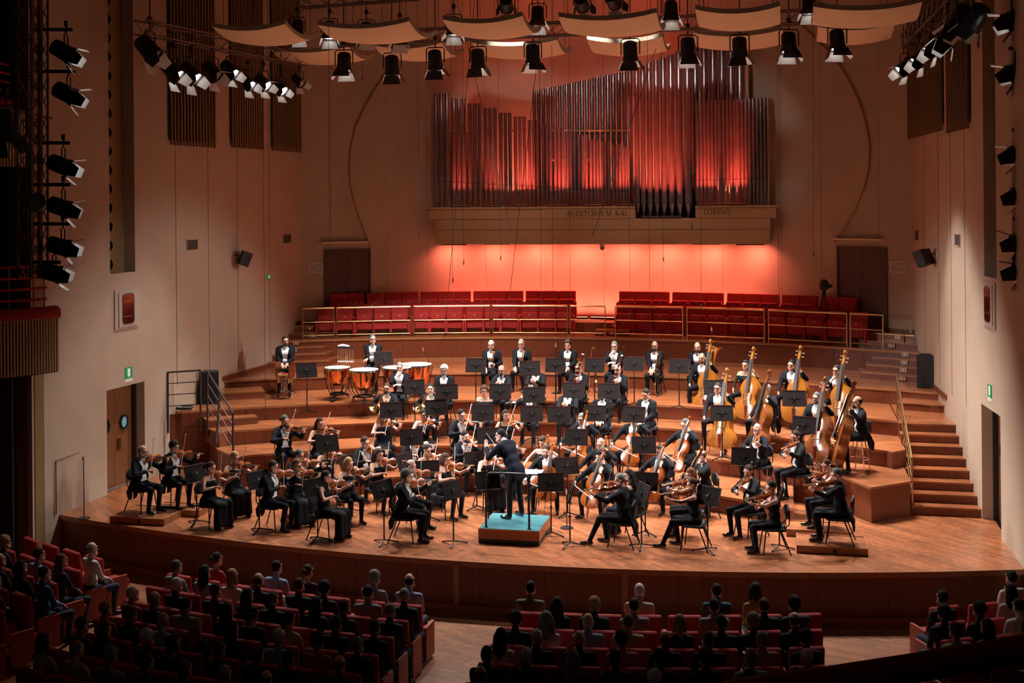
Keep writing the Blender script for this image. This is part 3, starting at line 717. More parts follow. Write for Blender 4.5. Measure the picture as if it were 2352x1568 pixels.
for (u, v, s, lab) in ((295, 857, -1, 'left stage door'), (2274, 899, 1, 'right stage door')):
    p = on_wall(u, v, s)
    o = thing('exit_sign', 'green exit sign with white door symbol above '+lab, 'sign', p, wall_rz(p[1], s))
    part('panel', MB().box((-.14, -.012, -.11), (.14, 0, .14)), M_GREEN, o)
    part('door_symbol', MB().box((-.05, -.015, -.06), (.05, -.011, .11)), M_SIGNW, o)
    part('arrow', MB().add([(-.03, -.016, -.055), (.03, -.016, -.055), (0, -.016, -.095)], [(0, 1, 2)]).box((-.01, -.0165, -.06), (.01, -.0155, -.0)), M_SIGNW, o)
    part('caption', MB().box((-.13, -.011, -.19), (.13, 0, -.12)), M_SIGNW, o)
    for k in range(2): part('caption_line', MB().box((-.1, -.014, -.145-.03*k), (.1, -.010, -.135-.03*k)), M_INK, o)
p = on_wall(617, 635, -1)
o = thing('exit_sign', 'tiny green exit sign high beside back corner of left wall', 'sign', p, wall_rz(p[1], -1))
part('panel', MB().box((-.1, -.012, -.08), (.1, 0, .08)), M_GREEN, o); part('door_symbol', MB().box((.0, -.015, -.05), (.06, -.011, .05)), M_SIGNW, o); part('runner', MB().box((-.06, -.015, -.04), (-.02, -.011, .03)), M_SIGNW, o)
for (us, s, lab, nm) in (((265, 316, 660, 757), -1, 'left', 'window_1'), ((2261, 2286, 648, 750), 1, 'right', 'window_2')):
    a = on_wall((us[0]+us[1])/2, (us[2]+us[3])/2, s); rz = wall_rz(a[1], s)
    o = tag(obj(nm, None, None, a, (0, 0, rz)), 'rounded control-room window in %s wall' % lab, 'window'); o['kind'] = 'structure'
    def rr(w_, h_, r_, n=5):
        P = []
        for cx, cz, a0 in ((w_-r_, h_-r_, 0), (-w_+r_, h_-r_, 90), (-w_+r_, -h_+r_, 180), (w_-r_, -h_+r_, 270)):
            for j in range(n): t = R(a0+90*j/(n-1)); P.append((cx+r_*math.cos(t), cz+r_*math.sin(t)))
        return P
    def plate(w_, h_, r_, y0, y1):
        P = rr(w_, h_, r_); n = len(P)
        return MB().add([(x, y0, z) for x, z in P]+[(x, y1, z) for x, z in P], [tuple(range(n)), tuple(range(n, 2*n))[::-1]]+[(i, n+i, n+(i+1) % n, (i+1) % n) for i in range(n)])
    M_WF = mat('window_frame_pale', (.46, .36, .30), .6)
    part('outer_frame', plate(.46, .44, .01, -.03, 0), M_WF, o)
    part('inner_frame', plate(.34, .39, .01, -.05, -.03), M_WF, o)
    part('pane', plate(.21, .33, .08, -.056, -.05), M_GLASSDK, o)
    part('gasket', plate(.235, .355, .1, -.053, -.05), M_GRILLE, o)
    for z in (.17, -.17): part('reflected_rail', MB().box((-.2, -.0575, z-.008), (.14, -.0555, z+.008)), M_BRASS, o)
# ochre slat grilles on the side walls
def grille(u0_, u1_, v0_, v1_, s, lab, n):
    a = on_wall(u0_, v0_, s); b = on_wall(u1_, v1_, s)
    y0, y1 = sorted((a[1], b[1])); zb = (a[2]+b[2])/2
    o = thing('slat_grille', lab, 'grille', (s*(wallx((y0+y1)/2)-.03), (y0+y1)/2, zb), wall_rz((y0+y1)/2, s))
    L_ = y1-y0
    part('backing', MB().box((-L_/2, -.01, .12), (L_/2, 0, 13.4-zb)), M_BLACK, o)
    sl = MB().box((-.026, -.045, 0), (.026, -.005, 13.3-zb)).mesh('slat', M_GOLDSLAT)
    for k in range(n): obj('slat', sl, o, (-L_/2+L_*(k+.5)/n, 0, 0))
grille(385, 492, 331, 341, -1, 'ochre vertical slat grille on left wall, nearest the niche', 15)
grille(527, 603, 338, 344, -1, 'ochre vertical slat grille on left wall, middle of three', 14)
grille(621, 690, 345, 351, -1, 'ochre vertical slat grille on left wall, next to back corner', 13)
grille(2231, 2181, 291, 309, 1, 'ochre vertical slat grille on right wall, nearest the niche', 13)
grille(2169, 2091, 297, 322, 1, 'ochre vertical slat grille on right wall, next to back corner', 22)
# domed reflector discs in the left niche
dm = MB().lathe([(.13, 0), (.125, .035), (.10, .075), (.06, .10), (.0, .11)], 18, Matrix.Rotation(R(-90), 4, 'X'), capend=False).mesh('dome', mat('niche_dome', (.32, .25, .2), .5), True)
for s in (-1,):
    o = thing('niche_reflectors', 'column of domed discs lining the left wall niche', 'reflector', (s*(wallx(24.55)+.06), 24.56, 4.9))
    for k in range(17): obj('dome', dm, o, (0, 0, .18+.42*k))
# ================================================================== OVERHEAD: reflectors, trusses, spotlights
def reflector(ca, cb, y, lab, i):
    A = ony(*ca, y); B = ony(*cb, y); wd = B[0]-A[0]; z = (A[2]+B[2])/2; D = 2.1; n = 12; th = .10; mb = MB()
    nx_ = 8
    for k in range(n+1):
        t = k/n
        for j in range(nx_+1):
            q = j/nx_; z_ = -.20*(1-(2*t-1)**2)-.12*(1-(2*q-1)**2)
            mb.v.append((wd*q, D*t, z_)); mb.v.append((wd*q, D*t, z_-th))
    W2 = 2*(nx_+1)
    for k in range(n):
        for j in range(nx_):
            a = k*W2+2*j; mb.f += [(a, a+2, a+W2+2, a+W2), (a+1, a+W2+1, a+W2+3, a+3)]; mb.m += [0, 0]
        for j, r in ((0, 1), (nx_, -1)):
            a = k*W2+2*j; mb.f.append((a, a+W2, a+W2+1, a+1)[::r]); mb.m.append(1)
    for j in range(nx_):
        for k, r in ((0, 1), (n, -1)):
            a = k*W2+2*j; mb.f.append((a, a+1, a+3, a+2)[::r]); mb.m.append(1)
    ME_ = mat('reflector_edge', (.42, .36, .25), .7)
    o = thing('acoustic_reflector', 'curved cream ceiling reflector, %s from left in %s row' % (ORD[i], lab), 'reflector', (A[0], y, z))
    part('panel', mb, [M_CREAM, ME_], o, True)
    for x, yy in ((.15, .25), (wd-.15, .25), (.15, D-.25), (wd-.15, D-.25)):
        part('suspension_wire', MB().tube([(x, yy, -.12), (x, yy, 13.49-z)], .006, 5), M_BLKMETAL, o)
for i, (a, b) in enumerate([((488, 52), (655, 44)), ((730, 45), (940, 40)), ((1016, 33), (1200, 27)), ((1282, 28), (1508, 17)), ((1597, 10), (1792, 3)), ((1868, 3), (2118, -6))]):
    reflector(a, b, 25.4, 'front', i)
for i, (a, b) in enumerate([((620, 105), (800, 97)), ((858, 95), (1015, 88)), ((1084, 87), (1280, 84)), ((1348, 81), (1522, 74)), ((1592, 66), (1798, 58)), ((1878, 53), (2055, 42))]):
    reflector(a, b, 29.4, 'rear', i)
def truss(A, B, lab, w_=.30, step=.34):
    A = Vector(A); B = Vector(B); d = B-A; L_ = d.length; d.normalize()
    side = d.cross(Vector((0, 0, 1)))
    if side.length < .1: side = Vector((1, 0, 0))
    side.normalize(); up = side.cross(d)
    o = thing('lighting_truss', lab, 'truss', A)
    cs = [side*(w_/2)+up*(w_/2), side*(-w_/2)+up*(w_/2), side*(-w_/2)-up*(w_/2), side*(w_/2)-up*(w_/2)]
    for c in cs: part('chord', MB().tube([c, c+d*L_], .022, 6), M_TRUSS, o, True)
    n = int(L_/step)
    for k in range(4):
        mb = MB(); c0, c1_ = cs[k], cs[(k+1) % 4]
        for j in range(n):
            a, b = (c0, c1_) if j % 2 == 0 else (c1_, c0)
            mb.tube([a+d*(j*L_/n), b+d*((j+1)*L_/n)], .010, 5)
        part('lattice', mb, M_TRUSS, o)
    return o
truss(ony(770, 92, 28.4), ony(1945, 34, 28.4), 'long box truss crossing above the stage between reflectors')
truss(ondep(322, 62, 26.2), ondep(692, 138, 32.2), 'box truss along the left wall carrying nine spotlights')
truss(ondep(2205, -30, 22.0), ondep(2085, 95, 28.9), 'box truss along the right wall carrying spotlights')
truss(ondep(66, -40, 22.9), ondep(66, 640, 22.9), 'upright dark truss tower at left proscenium', .28)
truss(ondep(92, -40, 23.2), ondep(92, 640, 23.2), 'second slimmer upright truss at left proscenium', .2)
truss(ony(690, 8, 25.0), ony(960, -12, 25.0), 'short truss at top left above the reflectors', .2)
# spotlight prototype parts (beam along local -Z)
_can = MB().lathe([(.06, .30), (.13, .27), (.15, .22), (.155, -.05), (.17, -.06), (.17, -.13), (.15, -.13), (.15, -.08)], 16, capend=False).add([], [])
_can.lathe([(0.0, .30), (.06, .30)], 16, capend=False)
CAN = _can.mesh('can', M_BLKMETAL, True)
LENS = MB().lathe([(.0, -.095), (.147, -.095)], 16, capend=False).mesh('lens', M_LAMP)
LENSOFF = MB().lathe([(.0, -.095), (.147, -.095)], 16, capend=False).mesh('lens', mat('lens_unlit', (.25, .25, .27), .15, coat=.6))
def _door(w0, w1, ln):
    mb = MB(); mb.add([(-w0, 0, 0), (w0, 0, 0), (w1, 0, -ln), (-w1, 0, -ln)], [(0, 1, 2, 3)], 0)
    mb.add([(-w0, .006, 0), (w0, .006, 0), (w1, .006, -ln), (-w1, .006, -ln)], [(3, 2, 1, 0)], 1)
    return mb.mesh('barn_door', [M_BARNIN, M_BLKMETAL])
DOORA = _door(.15, .20, .20); DOORB = _door(.13, .085, .21)
YOKE = MB().tube([(-.20, 0, 0), (-.20, 0, .30), (-.16, 0, .34), (.16, 0, .34), (.20, 0, .30), (.20, 0, 0)], .013, 6).tube([(0, 0, .34), (0, 0, .48)], .014, 6).mesh('yoke', M_BLKMETAL, True)
CLAMP = MB().box((-.04, -.03, .48), (.04, .03, .58)).tube([(.02, 0, .5), (.09, 0, .5)], .01, 6).mesh('clamp', M_BLKMETAL)
def spotlight(p, target, lab, lit=True, energy=0, size=58, sc=1., col=COOL, hang=True, spread=1., rod=0.):
    p = np.array(p); d = np.array(target)-p; d /= np.linalg.norm(d)
    o = thing('spotlight', lab, 'spotlight', p, 0)
    pan = math.atan2(d[0], -d[1]); tilt = math.acos(max(-1, min(1, -d[2])))   # tilt from straight down
    o.rotation_euler = (0, 0, pan); o.scale = (sc,)*3
    if hang: obj('yoke', YOKE, o); obj('clamp', CLAMP, o)
    if rod: part('drop_rod', MB().tube([(0, 0, .55), (0, 0, rod/sc)], .012, 6), M_BLKMETAL, o)
    c = obj('can', CAN, o, None, (-tilt, 0, 0))
    obj('lens', LENS if lit else LENSOFF, c)
    for k, (me, a) in enumerate(((DOORA, 0), (DOORB, 90), (DOORA, 180), (DOORB, 270))):
        fl_ = R(24+random.uniform(-6, 14))*spread; an = R(a)
        dr = obj('barn_door', me, c)
        M = Matrix.Rotation(an, 4, 'Z') @ Matrix.Translation((0, .165 if me is DOORA else .165, -.13)) @ Matrix.Rotation(fl_, 4, 'X')
        dr.matrix_local = M
    if energy:
        q = p+d*.10*sc
        spot('beam_light', q, target, energy, size, .5, .13, col)
    return o
STG = lambda x, y, z=.8: (x, y, z)
i = 0
for (u, v, x, y, on) in [(757, 75, -4, 23.5, 1), (683, 72, -6, 24, 1), (842, 78, -3.4, 24.5, 0), (918, 85, -2.5, 24, 0), (1042, 66, -1.2, 23.5, 1), (1163, 14, -2.4, 35.4, 2), (1235, 42, .4, 23.6, 1), (1337, 12, 1.0, 35.6, 2), (1410, 6, 3.2, 35.4, 2), (1541, 30, 3.2, 23.6, 1), (1858, 16, 5.8, 24, 1)]:
    p = ony(u, v, 27.9)
    spotlight(p, (x, y+.5, 0) if on < 2 else (x, y, 8.2), 'black spotlight with barn doors above the front reflectors, %s from left' % ORD[i], bool(on), (0, E_KEY, E_KEY*.16)[on], 60 if on < 2 else 40, 1.0, rod=13.5-p[2]); i += 1
i = 0
for (u, v, x, y) in [(790, 150, -5.2, 28.0), (901, 157, -4.6, 32.5), (1000, 145, -3.2, 33), (1098, 143, -1.6, 30.5), (1224, 133, -.2, 28.8), (1448, 126, 2.0, 31.5), (1580, 118, 3.4, 28.4), (1699, 117, 4.6, 30.5), (1812, 106, 6.0, 27.4), (1923, 100, 7.2, 27.5)]:
    p = ony(u, v, 28.8)
    spotlight(p, (x, y-.5, 0), 'black spotlight with barn doors below the rear reflectors, %s from left' % ORD[i], True, E_KEY, 62, 1.12, rod=13.5-p[2]); i += 1
i = 0
for (u, v, sc, on) in [(345, 118, 1.3, 0), (398, 165, 1.15, 1), (440, 172, 1.15, 1), (490, 168, 1.1, 0), (530, 163, 1.0, 1), (570, 190, .95, 1), (606, 192, .95, 1), (645, 204, .9, 1), (688, 188, .8, 0)]:
    t = (u-322)/(692-322); p = ondep(u, v, 26.2+6*t)
    spotlight(p, (-.5+3.5*t, 24.8+2*t, .6), 'black spotlight with barn doors under left wall truss, %s from left' % ORD[i], bool(on), E_TRUSS if i in (1, 4, 6) else 0, 46, sc, rod=1.15); i += 1
i = 0
for (u, v, sc, on) in [(2236, 50, 1.2, 0), (2200, 52, 1.2, 0), (2178, 84, 1.2, 1), (2142, 108, 1.05, 1), (2112, 135, 1.0, 1), (2076, 156, 1.0, 1)]:
    t = max(0, (2205-u)/120); p = ondep(u, v, 22.3+6*t)
    spotlight(p, (3.5-3.5*t, 24.8+2*t, .6), 'black spotlight with barn doors under right wall truss, %s from right' % ORD[i], bool(on), E_TRUSS if i in (2, 3, 5) else 0, 46, sc, rod=1.0); i += 1
def tower(L_, side):
    for i, (u, v, on, arm) in enumerate(L_):
        dp = 23.2 if side == 'left' else 21.6
        p = ondep(u, v, dp)
        tx = 4.0 if side == 'left' else -5.0
        spotlight(p, (tx, 26.2, 1.4), 'black spotlight on %s proscenium tower, %s from top' % (side, ORD[i]), bool(on), E_TOWER if (i in (1, 3, 5) if side == 'left' else i in (1, 3, 4)) else 0, 42, 1.05, hang=True)
        a = ondep(u+(14 if side == 'left' else -14), v-arm, dp); b = ondep(u-75 if side == 'left' else u+40, v-arm, dp+.1)
        tag(part('lamp_arm', MB().tube([a, b], .035, 8), M_BLKMETAL, None, True), 'black lamp arm reaching from %s tower, %s from top' % (side, ORD[i]), 'bracket')
tower([(152, 122, 1, 54), (158, 218, 1, 54), (146, 382, 1, 54), (146, 478, 1, 54), (145, 568, 1, 54), (125, 628, 1, 26)], 'left')
tower([(2325, 45, 1, 54), (2332, 165, 1, 54), (2340, 352, 1, 54), (2345, 448, 1, 54), (2342, 556, 1, 54), (2347, 622, 1, 40)], 'right')
# ---------------------------------------------------------------- boxes (balconies) at far left
def slat_front(pa, pb, ztop, h, n, lab, bulge=.25, red=True):
    a = np.array(pa[:2]); b = np.array(pb[:2]); d = b-a; nrm = np.array([d[1], -d[0]])/np.linalg.norm(d)
    if nrm[1] > 0: nrm = -nrm
    o = thing('box_balcony', lab, 'balcony', (a[0], a[1], ztop-h))
    def pt(t): q = d*t+nrm*bulge*4*t*(1-t)*0.5; return q
    mb = MB()
    for k in range(12):
        p, q = pt(k/12), pt((k+1)/12)
        mb.prism([tuple(p), tuple(q), tuple(q-nrm*.08), tuple(p-nrm*.08)], 0, h)
    part('parapet_core', mb, mat('parapet_brown', (.08, .045, .02), .8), o)
    ang = math.atan2(d[1], d[0])
    me = MB().box((-.017, -.03, .02), (.017, .0, h-.02)).mesh('slat', mat('ochre_slat', (.55, .36, .16), .6))
    for k in range(n):
        q = pt((k+.5)/n); obj('slat', me, o, (q[0], q[1], 0), (0, 0, ang))
    mb = MB(); pts = [(*(pt(k/12)-nrm*.1), h+.03) for k in range(13)]
    if red: part('cushion_rail', MB().tube(pts, .15, 10), M_RED, o, True)
    else: part('cap_rail', MB().tube(pts, .05, 8), mat('ochre_slat', (.55, .36, .16), .6), o, True)
    return o, pt, nrm
a = ondep(-60, 735, 23.1); b = ondep(134, 735, 24.3); zt_ = ondep(134, 722, 24.3)[2]
o, pt, nrm = slat_front(a, b, zt_, 1.14, 27, 'lower box balcony with red cushion rail and ochre slats')
for k in range(4):
    part('guard_rail', MB().tube([(*(pt(t)-nrm*.3), 1.45+.22*k) for t in lin(0, .93, 6)], .028, 8), M_RED, o, True)
for t in (.45, .9): part('guard_post', MB().tube([(*(pt(t)-nrm*.3), 1.15), (*(pt(t)-nrm*.3), 2.15)], .014, 6), M_TRUSS, o)
a = ondep(-60, 258, 22.8); b = ondep(62, 270, 24.0); zt_ = ondep(30, 258, 23.5)[2]
o, pt, nrm = slat_front(a, b, zt_, 1.05, 17, 'upper box balcony with ochre slats at top left', .1, False)
part('cushion_rail', MB().tube([(*(pt(t)-nrm*.3), 1.2) for t in lin(0, .85, 5)], .13, 8), M_RED, o, True)
for k in range(5): part('guard_rail', MB().tube([(*(pt(t)-nrm*.4), 1.45+.17*k-.12*t) for t in lin(0, .95, 5)], .022, 6), M_RED, o, True)
part('long_pole', MB().tube([tuple(ondep(-20, 243, 23)-np.array(o.location)), tuple(ondep(120, 272, 23.6)-np.array(o.location))], .03, 8), mat('ochre_slat', (.55, .36, .16), .6), o, True)
p = ondep(14, 300, 22.6)
spotlight(p, p+np.array([.3, 1, -3]), 'dark unlit moving-head lamp hanging before the upper box', False, 0, sc=1.35)
p = ondep(88, 470, 22.8)
o = thing('round_lamp', 'round pinkish reflector lamp on the left truss tower', 'spotlight', p, R(20))
part('dish', MB().lathe([(.0, .0), (.12, .02), (.16, .1), (.17, .2), (.15, .22)], 18, Matrix.Rotation(R(75), 4, 'X'), capend=False), M_BLKMETAL, o, True)
part('face', MB().lathe([(.0, .19), (.155, .19)], 18, Matrix.Rotation(R(75), 4, 'X'), capend=False), mat('lamp_face_pink', (.35, .2, .2), .3), o)
part('hook', MB().tube([(0, 0, .1), (0, 0, .35)], .02, 6), M_BLKMETAL, o)
# near balcony rail, lower right (right in front of the camera)
pts = [ondep(u, v, d) for u, v, d in ((1500, 1625, 3.0), (1700, 1582, 3.2), (1900, 1552, 3.4), (2100, 1520, 3.6), (2352, 1477, 3.85), (2600, 1430, 4.1))]
o = thing('balcony_rail', 'blurred dark red padded rail across the lower right corner', 'railing', pts[0])
q = [p-pts[0] for p in pts]
part('pad', MB().tube(q, .026, 12), M_RED, o, True)
part('shade_bar', MB().tube([p-np.array([0, .0, .04]) for p in q], .022, 8), mat('rail_shade', (.02, .006, .006), .8), o, True)  # near-black tube puts the rail's shaded lower side into colour
part('bracket', MB().tube([q[4]-np.array([0, .02, .08]), q[4]-np.array([0, .2, .9])], .02, 8), M_BLKMETAL, o)
# hanging microphone cables
WIRES = [(757, 24.5, 600), (1040, 27, 640), (962, 31, 540), (1065, 29, 600), (1150, 31.5, 590), (1243, 27.5, 690), (1270, 29.5, 675), (1362, 31, 535), (1447, 29.5, 720), (1493, 28.5, 770), (1524, 31.5, 592), (1590, 32, 520), (1611, 29, 700), (1789, 31.5, 680), (1869, 32.5, 582), (832, 31, 175), (610, 26.6, 955), (1310, 30.5, 780)]
for i, (u, y, v) in enumerate(WIRES):
    p = ony(u, v, y)
    o = thing('hanging_cable', 'thin hanging microphone cable, %s from left' % (ORD[sorted(range(len(WIRES)), key=lambda k: WIRES[k][0]).index(i)]), 'cable', p)
    part('wire', MB().tube([(0, 0, 0), (random.uniform(-.05, .05), 0, 13.5-p[2])], .0045, 5), M_BLKMETAL, o)
    part('capsule', MB().tube([(0, 0, -.09), (0, 0, .02)], .013, 8), M_BLKMETAL, o)
for i, (ua, va, ub, vb, y) in enumerate(((1020, 780, 1090, 0, 27.5), (1168, 700, 1250, 0, 28.5), (1174, 535, 1050, 0, 30), (1363, 535, 1545, 0, 30))):
    a = ony(ua, va, y); b = ony(ub, vb, y); b = a+(b-a)*((13.5-a[2])/(b[2]-a[2]))
    tag(part('slanting_cable', MB().tube([a, b], .007, 5), M_BLKMETAL, None), ['dark slanting cable crossing the organ at left', 'dark slanting cable running down before the left chorus seats', 'thin stay cable slanting across left organ pipes', 'thin stay cable slanting across right organ pipes'][i], 'cable')
# ================================================================== FIGURES: implicit surfaces meshed with surface nets
class SDF:
    def __init__(s, prims, h, ells=(), pad=3):
        """prims: (a,b,ra,rb,tag,k)   ells: (c,(rx,ry,rz),tag,k)"""
        s.h = h
        lo = np.full(3, 1e9); hi = np.full(3, -1e9)
        for a, b, ra, rb, t, k in prims:
            a = np.array(a); b = np.array(b)
            lo = np.minimum(lo, np.minimum(a-ra, b-rb)); hi = np.maximum(hi, np.maximum(a+ra, b+rb))
        for c, r, t, k in ells:
            lo = np.minimum(lo, np.array(c)-np.array(r)); hi = np.maximum(hi, np.array(c)+np.array(r))
        s.lo = lo-pad*h; n = np.ceil((hi-lo)/h).astype(int)+2*pad+1
        s.ax = [s.lo[i]+h*np.arange(n[i]) for i in range(3)]
        s.D = np.full(n, 1., np.float32); s.T = np.zeros(n, np.int8)
        for c, r, t, k in ells: s.ell(c, r, t, k)
        for p in prims: s.cap(*p)
    def sub(s, lo, hi):
        sl = []
        for i in range(3):
            a = max(0, int((lo[i]-s.lo[i])/s.h)); b = min(len(s.ax[i]), int((hi[i]-s.lo[i])/s.h)+2); sl.append(slice(a, b))
        return tuple(sl), s.ax[0][sl[0]][:, None, None], s.ax[1][sl[1]][None, :, None], s.ax[2][sl[2]][None, None, :]
    def put(s, sl, d, tag, k):
        D = s.D[sl]; s.T[sl] = np.where(d < D, tag, s.T[sl])
        if k > 0:
            hh = np.maximum(k-np.abs(d-D), 0)/k; s.D[sl] = np.minimum(d, D)-hh*hh*k*.25
        else: s.D[sl] = np.minimum(d, D)
    def cap(s, a, b, ra, rb, tag=0, k=.03):
        a = np.array(a, float); b = np.array(b, float); m = max(ra, rb)+k+2*s.h
        sl, X, Y, Z = s.sub(np.minimum(a, b)-m, np.maximum(a, b)+m)
        d = b-a; L2 = float(d@d)
        if L2 < 1e-12: t = 0.
        else: t = np.clip(((X-a[0])*d[0]+(Y-a[1])*d[1]+(Z-a[2])*d[2])/L2, 0, 1)
        q = np.sqrt((X-a[0]-d[0]*t)**2+(Y-a[1]-d[1]*t)**2+(Z-a[2]-d[2]*t)**2)-(ra+(rb-ra)*t)
        s.put(sl, q.astype(np.float32), tag, k)
    def ell(s, c, r, tag=0, k=.02):
        c = np.array(c, float); r = np.array(r, float); m = k+2*s.h
        sl, X, Y, Z = s.sub(c-r-m, c+r+m)
        k0 = np.sqrt(((X-c[0])/r[0])**2+((Y-c[1])/r[1])**2+((Z-c[2])/r[2])**2)
        k1 = np.sqrt(((X-c[0])/r[0]**2)**2+((Y-c[1])/r[1]**2)**2+((Z-c[2])/r[2]**2)**2)+1e-6
        s.put(sl, (k0*(k0-1)/k1).astype(np.float32), tag, k)
    def grid(s): return s.ax[0][:, None, None], s.ax[1][None, :, None], s.ax[2][None, None, :]
    def keep(s, d):                               # intersect with region d<0
        s.D = np.maximum(s.D, d.astype(np.float32))
    def nets(s):
        D = s.D; ins = D < 0; n = D.shape; m = (n[0]-1, n[1]-1, n[2]-1)
        keys = []; pos = []; quads = []; tags = []
        for ax in range(3):
            s0 = [slice(None)]*3; s1 = [slice(None)]*3; s0[ax] = slice(0, -1); s1[ax] = slice(1, None)
            A = D[tuple(s0)]; B = D[tuple(s1)]
            idx = np.argwhere(ins[tuple(s0)] != ins[tuple(s1)])
            o1, o2 = [(1, 2), (2, 0), (0, 1)][ax]
            ok = (idx[:, o1] > 0) & (idx[:, o2] > 0) & (idx[:, o1] < n[o1]-1) & (idx[:, o2] < n[o2]-1)
            idx = idx[ok]
            if not len(idx): continue
            i, j, k = idx.T
            a = A[i, j, k]; b = B[i, j, k]; t = a/(a-b)
            p = idx.astype(float); p[:, ax] += t
            cs = []
            for d1, d2 in ((1, 1), (0, 1), (0, 0), (1, 0)):
                c = idx.copy(); c[:, o1] -= d1; c[:, o2] -= d2
                ky = (c[:, 0]*m[1]+c[:, 1])*m[2]+c[:, 2]; cs.append(ky); keys.append(ky); pos.append(p)
            q = np.stack(cs, 1); inside0 = ins[i, j, k]
            q = np.where(inside0[:, None], q, q[:, ::-1]); quads.append(q)
            e = idx.copy(); e[~inside0, ax] += 1
            tags.append(s.T[e[:, 0], e[:, 1], e[:, 2]])
        K = np.concatenate(keys); P = np.concatenate(pos); Q = np.concatenate(quads); T = np.concatenate(tags)
        uk, inv = np.unique(K, return_inverse=True)
        cnt = np.bincount(inv).astype(float); V = np.stack([np.bincount(inv, P[:, c])/cnt for c in range(3)], 1)
        V = s.lo+V*s.h
        Q = np.searchsorted(uk, Q)
        return V, Q, T.astype(int)
def pm(name, chunks, mats):
    """join (V,Q,T) chunks into one mesh"""
    Vs, Qs, Ts = [], [], []; o = 0
    for V, Q, T in chunks:
        Vs.append(V); Qs.append(Q+o); Ts.append(T); o += len(V)
    V = np.concatenate(Vs); Q = np.concatenate(Qs); T = np.concatenate(Ts)
    me = bpy.data.meshes.new(name); me.vertices.add(len(V)); me.vertices.foreach_set('co', V.astype(np.float32).ravel())
    me.loops.add(Q.size); me.loops.foreach_set('vertex_index', Q.astype(np.int32).ravel())
    me.polygons.add(len(Q)); me.polygons.foreach_set('loop_start', np.arange(0, Q.size, 4, dtype=np.int32))
    for m in mats: me.materials.append(m)
    me.polygons.foreach_set('material_index', T.astype(np.int32)); me.polygons.foreach_set('use_smooth', np.ones(len(Q), bool))
    me.update(calc_edges=True); return me
def xf(chunk, M, flip=False, tagmap=None):
    V, Q, T = chunk; A = np.array(M)
    V2 = V@A[:3, :3].T+A[:3, 3]
    if np.linalg.det(A[:3, :3]) < 0: Q = Q[:, ::-1]
    if tagmap is not None: T = np.array(tagmap)[T]
    return V2, Q, T
# tags of the body mesh: 0 skin 1 shirt 2 trousers 3 shoe 4 lip 5 eye 6 brow 7 dress
def mk_head(fem):
    j = .86 if fem else 1.
    pr = [((0, .015, -.05), (0, .025, -.19), .050*j, .052*j, 0, .02), ((0, -.088, .0), (0, -.112, -.034), .009, .014, 0, .012),
          ((-.045, -.072, .030), (.045, -.072, .030), .016, .016, 0, .02), ((-.022, -.088, -.066), (.022, -.088, -.066), .0085, .0085, 4, .006),
          ((0, -.078, -.105), (0, -.070, -.11), .022*j, .02, 0, .03), ((-.052*j, -.02, -.07), (0, -.075, -.1), .03, .024, 0, .03), ((.052*j, -.02, -.07), (0, -.075, -.1), .03, .024, 0, .03)]
    for s_ in (-1, 1):
        pr += [((s_*.031, -.082, .006), (s_*.033, -.084, .006), .0095, .0095, 5, .004), ((s_*.018, -.094, .026), (s_*.048, -.085, .028), .0045, .004, 6, .004)]
    el = [((0, .012, .025), (.074, .094, .10), 0, .03), ((0, -.028, -.04), (.058*j, .062, .078), 0, .03), ((-.076, .012, -.008), (.011, .022, .032), 0, .008), ((.076, .012, -.008), (.011, .022, .032), 0, .008)]
    return SDF(pr, .0092, el).nets()
HEAD = {0: mk_head(False), 1: mk_head(True)}
def mk_hair(style):
    cap_ = [((0, .018, .029), (.080, .099, .103), 0, .02)]; pr = []; h = .0105
    face = True
    if style == 'curly': cap_ = [((0, .02, .04), (.098, .115, .115), 0, .02)]
    if style == 'long': pr = [((s_*.06, .05, .0), (s_*.075, .07, -.24), .042, .04, 0, .03) for s_ in (-1, 1)]+[((0, .085, 0), (0, .10, -.27), .05, .045, 0, .03)]
    if style == 'longcurly': cap_ = [((0, .02, .04), (.095, .11, .112), 0, .02)]; pr = [((s_*.075, .03, .0), (s_*.10, .03, -.2), .045, .05, 0, .03) for s_ in (-1, 1)]+[((0, .085, 0), (0, .10, -.2), .06, .06, 0, .03)]
    if style == 'bob': cap_ = [((0, .02, .033), (.088, .105, .11), 0, .02)]; pr = [((s_*.07, .02, .0), (s_*.08, .01, -.11), .034, .036, 0, .03) for s_ in (-1, 1)]+[((0, .08, 0), (0, .075, -.1), .05, .05, 0, .03)]
    if style == 'bun': pr = [((0, .125, .03), (0, .135, .02), .042, .036, 0, .02)]
    if style == 'pony': pr = [((0, .11, .04), (0, .15, -.02), .03, .034, 0, .02), ((0, .15, -.02), (0, .12, -.2), .034, .016, 0, .02)]
    S = SDF(pr, h, cap_)
    X, Y, Z = S.grid()
    # hairline plane: keep what lies behind/above the face
    wob = .006*np.sin(X*95+1.3)*np.sin(Y*80)
    if style in ('short', 'curly', 'bun', 'pony', 'shaven'):
        zl = -.062+.138*np.clip((.025-Y)/.09, 0, 1)**.75+wob
        S.keep(zl-Z+0*X)
    elif style == 'receding':
        reg = np.maximum(np.maximum(-(Y-.0), -(Z+.055)), (Z-.06-.25*(Y-.05)))
        S.keep(reg+0*X)
    elif style in ('long', 'bob', 'longcurly'):
        reg = np.minimum(.062+wob-Z, -(Y+.012))
        S.keep(reg+0*X)
    if style in ('curly', 'longcurly'):
        nz = np.sin(X*150+3*np.sin(Z*70))*np.sin(Y*140+2)*np.sin(Z*150+X*40)
        S.D = S.D+(nz*.009).astype(np.float32)
    return S.nets()
HAIR = {k: mk_hair(k) for k in ('short', 'curly', 'long', 'longcurly', 'bob', 'bun', 'pony', 'receding')}
